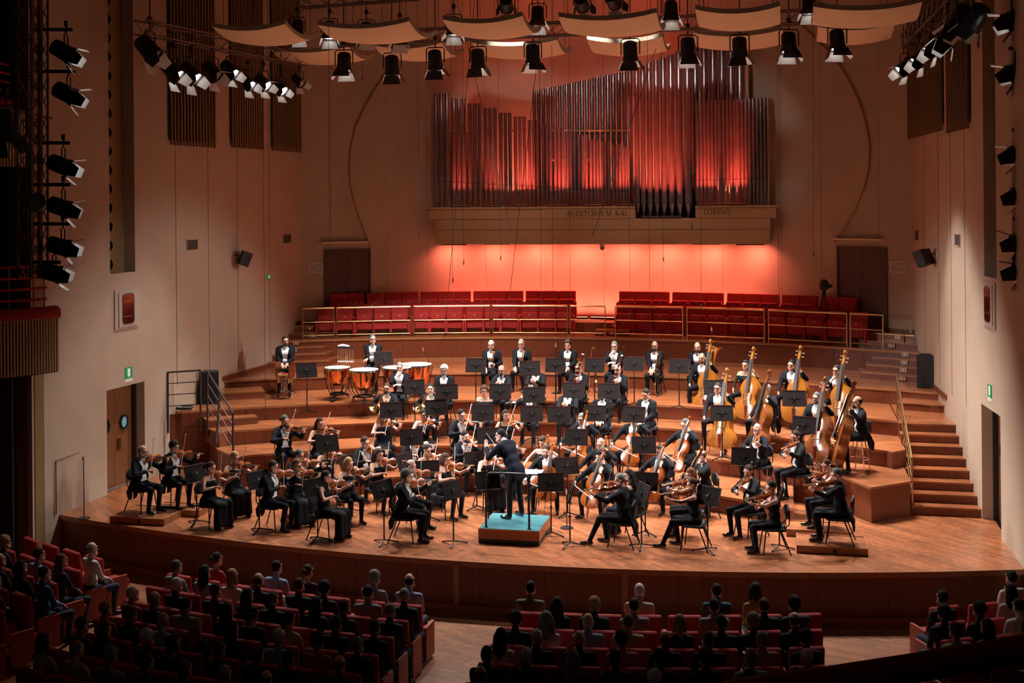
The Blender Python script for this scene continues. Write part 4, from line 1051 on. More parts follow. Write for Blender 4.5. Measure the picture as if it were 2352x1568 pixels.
def mk_beard():
    S = SDF([((-.056, -.01, -.05), (0, -.078, -.1), .030, .030, 0, .02), ((.056, -.01, -.05), (0, -.078, -.1), .030, .030, 0, .02), ((-.03, -.09, -.05), (.03, -.09, -.05), .011, .011, 0, .01)], .010, [((0, -.045, -.085), (.055, .054, .05), 0, .02)])
    X, Y, Z = S.grid(); S.keep(np.maximum(Z+.035, -(np.sqrt(X**2+(Y+.10)**2+((Z+.066)*1.6)**2)-.019))+0*X)
    return S.nets()
BEARD = mk_beard()
def mk_glasses():
    mb = MB()
    for s_ in (-1, 1):
        mb.tube([(s_*.033+.024*math.cos(t), -.107+.004*abs(math.cos(t)), .004+.019*math.sin(t)) for t in lin(0, 2*math.pi, 12)[:-1]], .0032, 5, closed=True)
        mb.tube([(s_*.056, -.103, .008), (s_*.078, -.06, .01), (s_*.080, .01, .006)], .003, 5)
    mb.tube([(-.01, -.11, .008), (.01, -.11, .008)], .003, 5)
    return mb.mesh('glasses', M_EBONY)
GLASSES = None
def mk_hand(pose):
    """left hand; wrist at origin, fingers along -Y, palm facing -Z, thumb on the +X... side"""
    pr = [((-.022, 0, 0), (-.030, -.085, 0), .020, .013, 0, .012), ((.022, 0, 0), (.030, -.082, 0), .020, .012, 0, .012), ((0, .0, 0), (0, -.085, 0), .021, .014, 0, .012), ((0, .05, 0), (0, 0, 0), .026, .024, 0, .01)]
    curl = {'grip': 1.15, 'relax': .45, 'flat': .08, 'bow': .8}[pose]
    for x, ln, c in ((-.031, .060, 1.), (-.0105, .075, 1.), (.0105, .080, .95), (.031, .072, .85)):
        p = np.array([x, -.085, 0.]); a = 0.
        for q, f in ((.45, .7), (.32, 1.1), (.25, .8)):
            a += curl*c*f; nx = p+np.array([x*.08*q, -math.cos(a)*ln*q*1.0, -math.sin(a)*ln*q*1.0]); pr.append((tuple(p), tuple(nx), .0098, .0085, 0, .003)); p = nx
    t0 = np.array([.030, -.02, -.006]); t1 = t0+np.array([.028, -.030, -.012]); t2 = t1+np.array([.004 if curl > .6 else .016, -.030, -.016*min(1, curl)])
    pr += [(tuple(t0), tuple(t1), .014, .0115, 0, .01), (tuple(t1), tuple(t2), .0115, .009, 0, .003)]
    return SDF(pr, .0068).nets()
HAND = {k: mk_hand(k) for k in ('grip', 'relax', 'flat', 'bow')}
def frame(origin, fwd, palm):
    """matrix taking hand-local (-Y fingers, -Z palm) to fwd / palm directions"""
    y = -np.array(fwd, float); y /= np.linalg.norm(y); z = -np.array(palm, float); z -= y*(z@y)
    if np.linalg.norm(z) < 1e-4: z = np.array([0, 0, 1.])
    z /= np.linalg.norm(z); x = np.cross(y, z)
    M = np.eye(4); M[:3, 0] = x; M[:3, 1] = y; M[:3, 2] = z; M[:3, 3] = origin; return M
def ik(S, W, l1, l2, pole):
    S = np.array(S, float); W = np.array(W, float); d = W-S; L_ = np.linalg.norm(d); mx = (l1+l2)*.985
    if L_ > mx: W = S+d/L_*mx; d = W-S; L_ = mx
    u = d/L_; a = (l1*l1-l2*l2+L_*L_)/(2*L_); hh = math.sqrt(max(0, l1*l1-a*a))
    p = np.array(pole, float); p -= u*(p@u); p /= (np.linalg.norm(p)+1e-9)
    return S+u*a+p*hh, W
def rotx(p, a, c):
    p = np.array(p, float)-c; s_, q = math.sin(a), math.cos(a)
    return np.array([p[0], p[1]*q-p[2]*s_, p[1]*s_+p[2]*q])+c
BH = .0235
def person(label, loc, phi, fem=0, hair='short', hc='dark', skin=0, outfit='tails', beard=False, specs=False, lean=0., hy=0., hp=-.12, wl=None, wr=None, pl=(.5, .2, -1), pr_=(-.6, .3, -1), hl='relax', hr='relax',
           palml=(0, 0, -1), palmr=(0, 0, -1), seat=.46, legs=.13, knee=0., stand=False, sc=1., name='person', kneeh=0., bow=True, cloth=None, group=None, light=False, armfree=False):
    """figure facing local -Y; its right hand lies on -X.  wl / wr: wrist targets in the local frame"""
    root = thing(name, label, 'person', loc, phi, group); root.scale = (sc,)*3
    zs = (seat+.075) if not stand else .93
    pv = np.array([0, .03, zs])
    UPB = lambda p: rotx(np.array(p)+np.array([0, 0, zs]), lean, pv)      # torso points relative to hip height
    w = .9 if fem else 1.
    TORSO, TR, SH, DR = (1, 2, 3, 7)
    body, jack, dress = [], [], []
    tt = DR if outfit in ('dress', 'pantsuit', 'lace') else (TORSO if outfit in ('tails', 'suit') else 1)
    B = lambda a, b, ra, rb, t, k=.05: body.append((tuple(a), tuple(b), ra, rb, t, k))
    # trunk
    B((-.075, .02, zs+.02), (.075, .02, zs+.02), .118, .118, TR if outfit != 'dress' else DR)
    B(UPB((-.05*w, .02, .19)), UPB((.05*w, .02, .19)), .108*w, .108*w, tt)
    B(UPB((-.082*w, .005, .40)), UPB((.082*w, .005, .40)), .112*w, .112*w, tt)
    if fem: B(UPB((-.06, -.07, .38)), UPB((.06, -.07, .38)), .058, .058, tt, .04)
    B(UPB((-.12*w, .02, .505)), UPB((.12*w, .02, .505)), .066*w, .066*w, tt)
    bare = outfit in ('dress', 'pantsuit') and not armfree
    B(UPB((0, .02, .53)), UPB((0, -.0, .66)), .055*w, .050*w, 0 if fem or outfit == 'tee' else 1, .03)
    # legs
    for s_ in (-1, 1):
        kn = knee if s_ > 0 else 0
        if stand:
            B((s_*.09, .02, zs-.02), (s_*(legs*.75), .0, .50), .088, .066, TR, .03); B((s_*(legs*.75), 0, .50), (s_*legs, .03, .09), .064, .052, TR, .02)
            B((s_*legs, .04, .045), (s_*(legs+.03), -.15, .035), .042, .036, SH, .01)
        else:
            K = np.array([s_*legs, -.42, zs-.015+kneeh]); Fo = np.array([s_*(legs+.01), -.36+kn*.12-(.14 if kn < 0 else 0), .09])
            B((s_*.09, .0, zs), K, .088, .066, TR, .04); B(K, Fo, .062, .044, TR, .02)
            B(Fo+np.array([0, .035, -.045]), Fo+np.array([s_*.02, -.17, -.052]), .040, .034, SH, .01)
    # arms
    sh = [UPB((s_*(.185*w), .02, .505)) for s_ in (-1, 1)]
    wr = np.array(wr if wr is not None else (-.07, -.30, zs+.14)); wl = np.array(wl if wl is not None else (.07, -.30, zs+.14))
    l1, l2 = (.29, .26) if not fem else (.27, .245)
    chunks = []
    for s_, S, W, pole, hp_, pal in ((-1, sh[0], wr, pr_, hr, palmr), (1, sh[1], wl, pl, hl, palml)):
        E_, W = ik(S, W, l1, l2, pole)
        at = {'tails': 1, 'suit': 1, 'lace': DR, 'shirt': 1, 'tee': 0}.get(outfit, 0 if bare else DR)
        f = .84 if fem else 1.
        B(S, S+(E_-S)*.35, .058*f, .052*f, at if not (outfit == 'dress' and bare) else 0, .03); B(S+(E_-S)*.3, E_, .053*f, .043*f, at if at != 7 or outfit == 'lace' else at, .02)
        B(E_, W, .043*f, .030*f, at, .015)
        if outfit in ('tails', 'suit'):
            J = lambda a, b, ra, rb, k=.03: jack.append((tuple(a), tuple(b), ra, rb, 0, k))
            e = W-(W-E_)/np.linalg.norm(W-E_)*.03
            J(S, S+(E_-S)*.4, .073, .066); J(S+(E_-S)*.3, E_, .067, .057); J(E_, e, .056, .043, .02)
        d = (W-E_)/np.linalg.norm(W-E_)
        M = frame(W-d*.01, d+np.array(pal)*.25, pal)
        if s_ < 0: M = M@np.diag([-1., 1, 1, 1])
        hs = .9 if fem else 1.
        chunks.append(xf(HAND[hp_], M@np.diag([hs, hs, hs, 1])))
    # garments
    roots = []
    if outfit in ('tails', 'suit'):
        for a, b, r_ in (((-.05, .02, .19), (.05, .02, .19), .126), ((-.085, .008, .40), (.085, .008, .40), .130), ((-.12, .022, .505), (.12, .022, .505), .083), ((-.06, .055, .56), (.06, .055, .56), .05)):
            jack.append((tuple(UPB(a)), tuple(UPB(b)), r_, r_, 0, .05))
        if outfit == 'suit' or stand:
            jack.append(((-.07, .03, zs+.02), (.07, .03, zs+.02), .128, .128, 0, .05))
            if stand: jack += [((-.085, .05, zs-.06), (.085, .05, zs-.06), .118, .118, 0, .05), ((-.11, .075, zs-.12), (.11, .075, zs-.12), .09, .09, 0, .04)]
        else:
            jack.append((tuple(UPB((-.07, .07, .06))), tuple(UPB((.07, .07, .06))), .105, .105, 0, .05))
            for x in (-.13, -.085, -.04, .04, .085, .13):
                jack.append(((x, .16, zs+.06), (x*1.1, .245+abs(x)*.1, zs-.14), .032, .026, 0, .03))
                jack.append(((x*1.1, .245+abs(x)*.1, zs-.14), (x*.85, .27, zs-.33+abs(x)*.3), .026, .018, 0, .02))
        S = SDF(jack, BH)
        X, Y, Z = S.grid()
        # open front showing shirt and waistcoat
        c, s_ = math.cos(-lean), math.sin(-lean)
        yl = (Y-pv[1])*c-(Z-pv[2])*s_+pv[1]; zl = (Y-pv[1])*s_+(Z-pv[2])*c+pv[2]-zs
        wdt = np.clip(.048+.055*np.clip((zl-.22)/.33, 0, 1)+.06*np.clip((.24-zl)/.2, 0, 1), 0, .13)
        cut = np.minimum(wdt-np.abs(X), -.03-yl)
        cut = np.minimum(cut, np.minimum(zl+.2, .62-zl))
        if not stand: cut = np.maximum(cut, np.minimum(np.minimum(.10-zl, .02-yl), .19-np.abs(X)))
        S.keep(cut+0*X)
        roots.append(('tailcoat' if outfit == 'tails' else 'jacket', [S.nets()], [M_TAILS if outfit == 'tails' else M_NAVY]))
    if outfit in ('dress', 'pantsuit', 'lace'):
        dm = M_DRESS
        if outfit == 'dress':
            for s_ in (-1, 1):
                K = (s_*(legs+.02), -.42, zs-.01)
                dress += [((s_*.09, .02, zs), K, .098, .078, 0, .06), (K, (s_*(legs+.03), -.43, .12), .076, .092, 0, .06)]
            dress += [((0, -.1, zs-.02), (0, -.42, zs-.04), .085, .075, 0, .06), ((0, -.42, zs-.08), (0, -.42, .14), .075, .10, 0, .06), ((-.08, .03, zs+.02), (.08, .03, zs+.02), .13, .13, 0, .05), ((-.12, .10, zs-.08), (.12, .10, zs-.08), .06, .06, 0, .06)]
        dress += [(tuple(UPB((-.05, .02, .19))), tuple(UPB((.05, .02, .19))), .109, .109, 0, .05), (tuple(UPB((-.075, .004, .38))), tuple(UPB((.075, .004, .38))), .112, .112, 0, .05), (tuple(UPB((-.06, -.07, .37))), tuple(UPB((.06, -.07, .37))), .066, .066, 0, .04)]
        for s_ in (-1, 1): dress.append((tuple(UPB((s_*.08, -.02, .45))), tuple(UPB((s_*.085, .03, .545))), .04, .03, 0, .03))
        S = SDF(dress, BH); S.keep(.02-S.grid()[2]+0*S.D)
        roots.append(('dress' if outfit == 'dress' else 'top', [S.nets()], [dm]))
        tt = 0
    # body mesh : trunk, limbs, head and hands in one continuous figure
    S = SDF(body, BH); ch = S.nets()
    if outfit in ('dress', 'pantsuit'):
        V, Q, T = ch; c = V[Q].mean(1); T = T.copy(); T[(T == 7) & (c[:, 2] > zs+.46)] = 0; ch = (V, Q, T)
    if cloth is not None and outfit in ('shirt', 'tee'): pass
    hb = UPB((0, -.02, .735))
    HM = Matrix.Translation(hb) @ Matrix.Rotation(hy, 4, 'Z') @ Matrix.Rotation(lean*.6+hp*-1, 4, 'X')
    HMn = np.array(HM)
    chunks = [ch, xf(HEAD[fem], HMn)]+chunks
    sk = SKINS[skin % 4]; legm = M_DRESS if outfit in ('dress', 'pantsuit', 'lace') else M_TAILS
    top = cloth if cloth is not None else M_WHITECLOTH
    obj('body', pm('body', chunks, [sk, top, legm, M_PATENT, M_LIP, M_EYE, HAIRM[hc], M_DRESS]), root)
    for nm, c, ms in roots: obj(nm, pm(nm, c, ms), root)
    if hair != 'bald': obj('hair', pm('hair', [xf(HAIR[hair], HMn)], [HAIRM[hc]]), root)
    if beard: obj('beard', pm('beard', [xf(BEARD, HMn)], [HAIRM[hc if hc not in ('white',) else 'grey']]), root)
    if specs:
        global GLASSES
        if GLASSES is None: GLASSES = mk_glasses()
        g = obj('glasses', GLASSES, root); g.matrix_local = HM
    if outfit == 'tails' and bow:
        q = UPB((0, -.075, .575)); mb = MB()
        mb.add([(0, 0, .006), (.045, -.006, .022), (.045, -.006, -.022), (0, 0, -.006), (-.045, -.006, .022), (-.045, -.006, -.022), (0, -.014, 0)], [(0, 6, 1), (1, 6, 2), (2, 6, 3), (0, 4, 6), (4, 5, 6), (5, 3, 6)])
        part('bow_tie', mb, M_WHITECLOTH, root, loc=q, rot=(lean, 0, 0))
        q2 = UPB((0, -.0, .555)); part('collar', MB().lathe([(.062, -.02), (.060, .035), (.055, .035)], 14, capend=False), M_WHITECLOTH, root, True, loc=q2, rot=(lean, 0, 0))
    return root
# ================================================================== INSTRUMENTS AND FURNITURE
WV = [(0, .0), (.012, .10), (.03, .16), (.06, .212), (.11, .258), (.17, .284), (.23, .292), (.29, .283), (.335, .262), (.365, .25), (.385, .215), (.42, .178), (.47, .157), (.53, .153), (.58, .168), (.615, .195), (.635, .218), (.66, .22), (.70, .232), (.76, .238), (.82, .232), (.88, .208), (.93, .165), (.965, .11), (.985, .06), (1., .02)]
WB = [(0, .0), (.012, .12), (.03, .19), (.06, .24), (.11, .285), (.17, .303), (.23, .306), (.29, .292), (.335, .266), (.365, .25), (.385, .225), (.42, .195), (.47, .178), (.53, .175), (.58, .188), (.615, .208), (.64, .222), (.67, .226), (.72, .226), (.78, .212), (.84, .178), (.89, .138), (.93, .10), (.965, .065), (.985, .045), (1., .03)]
def make_fiddle(name, cat, L, rib, varn, W_=WV, pin=0.):
    o = thing(name, '', cat); nx = 7; mb = MB()
    ar = .045*L if L < .5 else .035*L
    def plate(zc, sg):
        o_ = len(mb.v)
        for t, w_ in W_:
            for j in range(nx):
                u = -1+2*j/(nx-1); arch = ar*(1-abs(u)**2.2)*min(1, math.sin(math.pi*min(max(t, .01), .99))**.5)
                mb.v.append((u*w_*L, t*L, zc+sg*arch))
        for i in range(len(W_)-1):
            for j in range(nx-1):
                a = o_+i*nx+j; f = (a, a+1, a+nx+1, a+nx); mb.f.append(f if sg > 0 else f[::-1]); mb.m.append(0)
    plate(rib/2, 1); plate(-rib/2, -1)
    o_ = len(mb.v); K = [(w_*.965*L, t*L) for t, w_ in W_]+[(-w_*.965*L, t*L) for t, w_ in W_[::-1]]
    n = len(K)
    for z in (-rib/2, rib/2): mb.v.extend([(x, y, z) for x, y in K])
    for i in range(n): mb.f.append((o_+i, o_+(i+1) % n, o_+n+(i+1) % n, o_+n+i)); mb.m.append(0)
    part('body', mb, varn, o, True)
    zt_ = rib/2+ar
    for s_ in (-1, 1):
        pts = []
        for q in lin(-1, 1, 8): pts.append((s_*(.095+.018*math.sin(q*2.2))*L+s_*.01*L*q*-1, (.46+.105*q)*L, rib/2+ar*.86))
        part('f_hole', MB().tube(pts, [.006*L if 0 < i < 8 else .013*L for i in range(9)], 5), M_BLACK, o)
    br = MB().add([(-.058*L, .44*L-.008*L, zt_-ar*.12), (.058*L, .44*L-.008*L, zt_-ar*.12), (.03*L, .44*L, zt_+.085*L), (-.03*L, .44*L, zt_+.095*L), (-.058*L, .44*L+.012*L, zt_-ar*.12), (.058*L, .44*L+.012*L, zt_-ar*.12), (.03*L, .445*L, zt_+.085*L), (-.03*L, .445*L, zt_+.095*L)], [(0, 1, 2, 3), (7, 6, 5, 4), (0, 4, 5, 1), (1, 5, 6, 2), (2, 6, 7, 3), (3, 7, 4, 0)])
    part('bridge', br, M_BRIDGE, o)
    tp = [(-.03*L, .30*L), (.03*L, .30*L), (.018*L, .03*L), (-.018*L, .03*L)]
    z1, z2 = zt_+.045*L, rib/2+.015*L
    part('tailpiece', MB().add([(tp[0][0], tp[0][1], z1), (tp[1][0], tp[1][1], z1), (tp[2][0], tp[2][1], z2), (tp[3][0], tp[3][1], z2), (tp[0][0], tp[0][1], z1-.02*L), (tp[1][0], tp[1][1], z1-.02*L), (tp[2][0], tp[2][1], z2-.02*L), (tp[3][0], tp[3][1], z2-.02*L)], [(0, 1, 2, 3)[::-1], (4, 5, 6, 7), (0, 1, 5, 4), (1, 2, 6, 5), (2, 3, 7, 6), (3, 0, 4, 7)]), M_EBONY if L < .5 else M_ROSEWOOD if L > 1 else M_EBONY, o)
    nl, hd = .37*L, .31*L; nt = L+nl
    fz = rib/2+.022*L
    part('fingerboard', MB().bar((0, L*.60, fz+.085*L*.72), (0, nt, fz+.012*L), .095*L*.8, .022*L), M_EBONY, o)
    part('neck', MB().tube([(0, L*.99, rib/2-.02*L), (0, L*1.06, fz-.025*L), (0, nt, fz-.02*L)], [.05*L, .036*L, .032*L], 8), M_MAPLE, o, True)
    sc = MB().bar((0, nt-.01*L, fz-.015*L), (0, nt+.20*L, fz-.05*L), .055*L, .06*L)
    pts = []; rr = []
    for k in range(16):
        a = k*.62; r_ = .055*L*(1-k/19); pts.append((0, nt+.245*L-r_*math.cos(a)*1.0, fz-.045*L-r_*math.sin(a)*-1)); rr.append(.022*L*(1-k/30))
    sc.tube(pts, rr, 7)
    sc.tube([(-.045*L, nt+.245*L, fz-.045*L), (.045*L, nt+.245*L, fz-.045*L)], .018*L, 7)
    part('scroll', sc, varn if L > .5 else M_MAPLE, o, True)
    for i in range(4):
        s_ = -1 if i % 2 else 1; y = nt+.045*L+i*.042*L; z = fz-.02*L-.008*L*i
        part('peg', MB().tube([(0, y, z), (s_*.075*L, y, z)], .0085*L, 6).bar((s_*.07*L, y, z), (s_*.105*L, y, z), .03*L, .012*L), M_EBONY if L < 1 else M_TRUSS, o)
    st_ = MB()
    for i in range(4):
        x = (-1.5+i)*.016*L; st_.tube([(x*.8, .30*L, z1+.004*L), (x*1.5, .442*L, zt_+.094*L), (x*.7, nt, fz+.03*L)], .0016*L if L < 1 else .0022*L, 4, cap=False)
    part('strings', st_, M_STRING, o)
    if L < .5: part('chin_rest', MB().lathe([(.0, 0), (.07*L, .0), (.085*L, .02*L), (.08*L, .035*L), (0, .02*L)], 10, Matrix.Translation((-.12*L, .06*L, zt_-.01))), M_EBONY, o, True)
    if pin: part('endpin', MB().tube([(0, .01, 0), (0, -pin, 0)], .006 if L < 1 else .009, 6).lathe([(.02, -.01), (.02, .02)], 8, Matrix.Rotation(R(90), 4, 'X')), M_CHROME, o)
    return o
def make_bow(L_=.74, name='violin_bow'):
    o = thing(name, '', 'bow')
    part('stick', MB().tube([(0, -.02, .012), (0, L_*.5, .006), (0, L_, .016)], [.0055, .0048, .004], 6), M_BOWSTICK, o, True)
    part('hair_ribbon', MB().bar((0, .03, -.008), (0, L_-.01, -.004), .009, .002), M_BOWHAIR, o)
    part('frog', MB().box((-.006, -.005, -.012), (.006, .045, .008)), M_EBONY, o)
    part('tip', MB().add([(-.004, L_-.025, .012), (.004, L_-.025, .012), (.004, L_+.004, .018), (-.004, L_+.004, .018), (0, L_-.006, -.008)], [(0, 1, 4), (1, 2, 4), (2, 3, 4), (3, 0, 4), (0, 3, 2, 1)]), M_WHITE, o)
    return o
def bmat(origin, y, z):
    y = np.array(y, float); y /= np.linalg.norm(y); z = np.array(z, float); z -= y*(z@y); z /= np.linalg.norm(z); x = np.cross(y, z)
    return Matrix(((x[0], y[0], z[0], origin[0]), (x[1], y[1], z[1], origin[1]), (x[2], y[2], z[2], origin[2]), (0, 0, 0, 1)))
def put(key, builder, root, M, label, group=None):
    """place a copy of an instrument by matrix M in the player's frame"""
    if key not in PROTO: o = builder(); PROTO[key] = o
    else: o = copy_tree(PROTO[key])
    W_ = Matrix.Translation(root.location) @ root.rotation_euler.to_matrix().to_4x4() @ Matrix.Diagonal((*root.scale, 1)) @ M
    l, r, s_ = W_.decompose(); o.location = l; o.rotation_mode = 'XYZ'; o.rotation_euler = r.to_euler(); o.scale = s_
    o['label'] = label
    if group: o['group'] = group
    elif 'group' in o: del o['group']
    return o
def make_chair():
    o = thing('stacking_chair', '', 'chair')
    sp = MB(); P = []
    for cx, cy, a0 in ((.14, .13, 0), (-.14, .13, 90), (-.13, -.15, 180), (.13, -.15, 270)):
        for j in range(4): a = R(a0+30*j); P.append((cx+.08*math.cos(a), cy+.08*math.sin(a)))
    sp.prism(P, .425, .465); part('seat', sp, M_CHAIRSEAT, o, True)
    bk = MB(); n = 14
    for y0 in (.235, .265):
        bk.v.extend([(.20*math.cos(2*math.pi*k/n), y0+.03*math.cos(2*math.pi*k/n)**2*-1, .74+.13*math.sin(2*math.pi*k/n)) for k in range(n)])
    bk.f = [tuple(range(n)), tuple(range(n, 2*n))[::-1]]+[(k, n+k, n+(k+1) % n, (k+1) % n) for k in range(n)]; bk.m = [0]*len(bk.f)
    part('backrest', bk, M_CHAIRSEAT, o)
    for sx in (-1, 1):
        part('front_leg', MB().tube([(sx*.17, -.17, .43), (sx*.22, -.23, 0)], .0125, 7), M_BLKMETAL, o, True)
        part('rear_leg', MB().tube([(sx*.17, .10, .43), (sx*.22, .27, 0)], .0125, 7), M_BLKMETAL, o, True)
        part('back_upright', MB().tube([(sx*.17, .12, .43), (sx*.16, .25, .55), (sx*.15, .255, .80)], .011, 7), M_BLKMETAL, o, True)
    return o
def make_stool():
    o = thing('bar_stool', '', 'stool')
    part('seat', MB().lathe([(.0, .62), (.17, .62), (.18, .64), (.17, .665), (0, .67)], 18), M_CHAIRSEAT, o, True)
    for k in range(4):
        a = R(45+90*k); part('leg', MB().tube([(.12*math.cos(a), .12*math.sin(a), .62), (.24*math.cos(a), .24*math.sin(a), 0)], .012, 7), M_CHROME, o, True)
    part('foot_ring', MB().tube([(.20*math.cos(t), .20*math.sin(t), .24) for t in lin(0, 2*math.pi, 16)[:-1]], .01, 6, closed=True), M_CHROME, o, True)
    part('backrest', MB().box((-.16, .17, .82), (.16, .20, 1.02)), M_CHAIRSEAT, o)
    part('back_upright', MB().tube([(0, .14, .63), (0, .19, .85)], .015, 6), M_BLKMETAL, o)
    return o
def make_drumstool():
    o = thing('swivel_stool', '', 'stool')
    part('seat', MB().lathe([(.0, .58), (.17, .58), (.18, .61), (.17, .645), (0, .65)], 18), M_CHAIRSEAT, o, True)
    part('column', MB().tube([(0, 0, .1), (0, 0, .6)], .022, 8), M_CHROME, o, True)
    part('foot_rest', MB().tube([(.19*math.cos(t), .19*math.sin(t), .27) for t in lin(0, 2*math.pi, 16)[:-1]], .011, 6, closed=True).tube([(-.19, 0, .27), (.19, 0, .27)], .008, 5), M_CHROME, o, True)
    for k in range(5):
        a = R(72*k); part('star_foot', MB().tube([(0, 0, .12), (.27*math.cos(a), .27*math.sin(a), .03)], [.025, .018], 7).lathe([(.024, 0), (.024, .03)], 8, Matrix.Translation((.27*math.cos(a), .27*math.sin(a), 0))), M_CHROME, o, True)
    return o
def make_stand(zc=1.02, wd=.50):
    o = thing('music_stand', '', 'music stand')
    dk = part('desk', MB().box((-wd/2, -.006, -.17), (wd/2, .006, .17)), M_DESK, o, loc=(0, 0, zc), rot=(R(-20), 0, 0))
    part('ledge', MB().box((-wd/2, 0, -.175), (wd/2, .06, -.163)), M_BLKMETAL, dk)
    part('rim', MB().box((-wd/2, -.012, .162), (wd/2, .008, .172)).box((wd/2-.008, -.012, -.17), (wd/2, .008, .17)), mat('desk_rim_maroon', (.07, .008, .012), .5), dk)
    mb = MB()
    for a in (0, 180, 60, 120, 240, 300):
        ln = .13 if a % 180 == 0 else .075
        mb.bar((0, -.010, 0), (ln*math.cos(R(a)), -.010, ln*math.sin(R(a))), .007, .008, (0, 1, 0))
    mb.lathe([(.024, 0), (.024, .025)], 10, Matrix.Translation((0, -.032, 0)) @ Matrix.Rotation(R(-90), 4, 'X'))
    part('bracket', mb, M_BLACK, dk)
    part('pole', MB().tube([(0, -.03, .06), (0, -.03, .55)], .014, 8).tube([(0, -.03, .5), (0, -.03, zc-.01)], .010, 8), M_BLKMETAL, o, True)
    part('clutch', MB().lathe([(.02, .53), (.02, .58)], 8, Matrix.Translation((0, -.03, 0))), M_BLKMETAL, o)
    for k in range(3):
        a = R(90+120*k); part('foot', MB().bar((0, -.03, .075), (.27*math.cos(a), -.03+.27*math.sin(a), .016), .028, .018).box((.26*math.cos(a)-.012, -.042+.27*math.sin(a), 0), (.26*math.cos(a)+.012, -.018+.27*math.sin(a), .016)), M_BLKMETAL, o)
    return o
# ---- winds
def ptsarc(c, r, a0, a1, n, ax='xz'):
    out = []
    for t in lin(a0, a1, n):
        x, y = r*math.cos(R(t)), r*math.sin(R(t))
        out.append({'xz': (c[0]+x, c[1], c[2]+y), 'xy': (c[0]+x, c[1]+y, c[2]), 'yz': (c[0], c[1]+x, c[2]+y)}[ax])
    return out
def make_horn():
    o = thing('french_horn', '', 'horn')
    part('coil', MB().tube(ptsarc((0, 0, 0), .135, 0, 350, 24), .011, 8).tube(ptsarc((0, -.02, 0), .10, 20, 370, 20), .009, 8), M_GOLD, o, True)
    part('bell', MB().tube([(-.13, .0, -.03), (-.17, .03, -.09), (-.20, .06, -.14)], [.014, .022, .032], 12, cap=False).lathe([(.032, 0), (.05, .05), (.085, .095), (.15, .125), (.148, .128), (.08, .10), (.03, .01)], 20, bmat((-.20, .06, -.14), (0, 1, 0.2), (-.55, .45, -.7)), capend=False), M_GOLD, o, True)
    part('valves', MB().tube([(-.05, -.03, .03), (-.05, .03, .03)], .022, 10).tube([(0, -.03, .03), (0, .03, .03)], .022, 10).tube([(.05, -.03, .03), (.05, .03, .03)], .022, 10), M_CHROME, o, True)
    part('slides', MB().tube([(-.07, -.02, 0), (-.07, -.02, -.08), (-.03, -.02, -.08), (-.03, -.02, 0)], .008, 6).tube([(.03, -.02, 0), (.03, -.02, -.07), (.07, -.02, -.07), (.07, -.02, 0)], .008, 6), M_GOLD, o, True)
    part('leadpipe', MB().tube([(.13, 0, .03), (.12, .0, .12), (.08, .08, .20)], [.008, .006, .005], 7).lathe([(.005, 0), (.012, .03)], 8, bmat((.08, .08, .20), (0, 0, 1), (-.4, .8, .6)), capend=False), M_CHROME, o, True)
    return o
def make_trumpet():
    o = thing('trumpet', '', 'trumpet')
    part('tubing', MB().tube([(0, 0, .0), (0, 0, .30)]+ptsarc((0, .035, .30), .035, 180, 0, 8, 'yz')+[(0, .07, .05)]+ptsarc((0, .035, .05), .035, 0, -180, 8, 'yz'), .007, 7), M_GOLD, o, True)
    part('bell', MB().lathe([(.008, 0), (.012, .12), (.02, .2), (.036, .25), (.062, .275), (.06, .276), (.03, .25)], 16, Matrix.Translation((0, .07, .27)), capend=False), M_GOLD, o, True)
    for k in range(3): part('valve', MB().tube([(0, -.03, .13+.028*k), (0, .10, .13+.028*k)], .012, 8), M_GOLD, o, True)
    part('mouthpiece', MB().lathe([(.005, 0), (.006, -.05), (.013, -.085)], 8, capend=False), M_CHROME, o, True)
    return o
def make_trombone():
    o = thing('trombone', '', 'trombone')
    part('slide', MB().tube([(-.04, 0, .0), (-.04, 0, -.62)]+[(-.04+.04*(1-math.cos(t)), 0, -.62-.04*math.sin(t)) for t in lin(0, math.pi, 6)]+[(.04, 0, 0)], .008, 7), M_CHROME, o, True)
    part('brace', MB().tube([(-.04, 0, -.02), (.04, 0, -.02)], .006, 6).tube([(-.04, 0, -.14), (.04, 0, -.14)], .006, 6), M_CHROME, o)
    part('bell_bow', MB().tube([(.04, .0, 0), (.05, .04, .10), (.06, .06, .38)]+[(.06+.0, .06+.06*(1-math.cos(t)), .38+.07*math.sin(t)) for t in lin(0, math.pi, 7)]+[(.06, .18, .1), (.06, .18, -.1)], .010, 8), M_GOLD, o, True)
    part('bell', MB().lathe([(.010, 0), (.018, .18), (.03, .26), (.06, .33), (.108, .365), (.106, .367), (.05, .33)], 18, Matrix.Translation((.06, .18, -.08)) @ Matrix.Rotation(R(180), 4, 'X'), capend=False), M_GOLD, o, True)
    return o
def make_tuba():
    o = thing('tuba', '', 'tuba')
    part('bell', MB().lathe([(.05, 0), (.065, .25), (.09, .42), (.14, .52), (.21, .57), (.205, .575), (.12, .52), (.06, .3)], 20, Matrix.Translation((.12, 0, .35)), capend=False), M_GOLD, o, True)
    part('bow', MB().tube([(.12, 0, .36), (.12, 0, .15), (.07, 0, .04), (0, 0, .0), (-.07, 0, .04), (-.12, 0, .15), (-.12, 0, .5), (-.08, 0, .6), (-.03, 0, .58), (0, 0, .5), (0, 0, .2)], [.05, .052, .052, .05, .048, .045, .038, .034, .03, .025, .02], 10), M_GOLD, o, True)
    for k in range(4): part('valve', MB().tube([(-.02+.04*k-.04, -.07, .25), (-.02+.04*k-.04, -.07, .45)], .018, 8), M_CHROME, o, True)
    return o
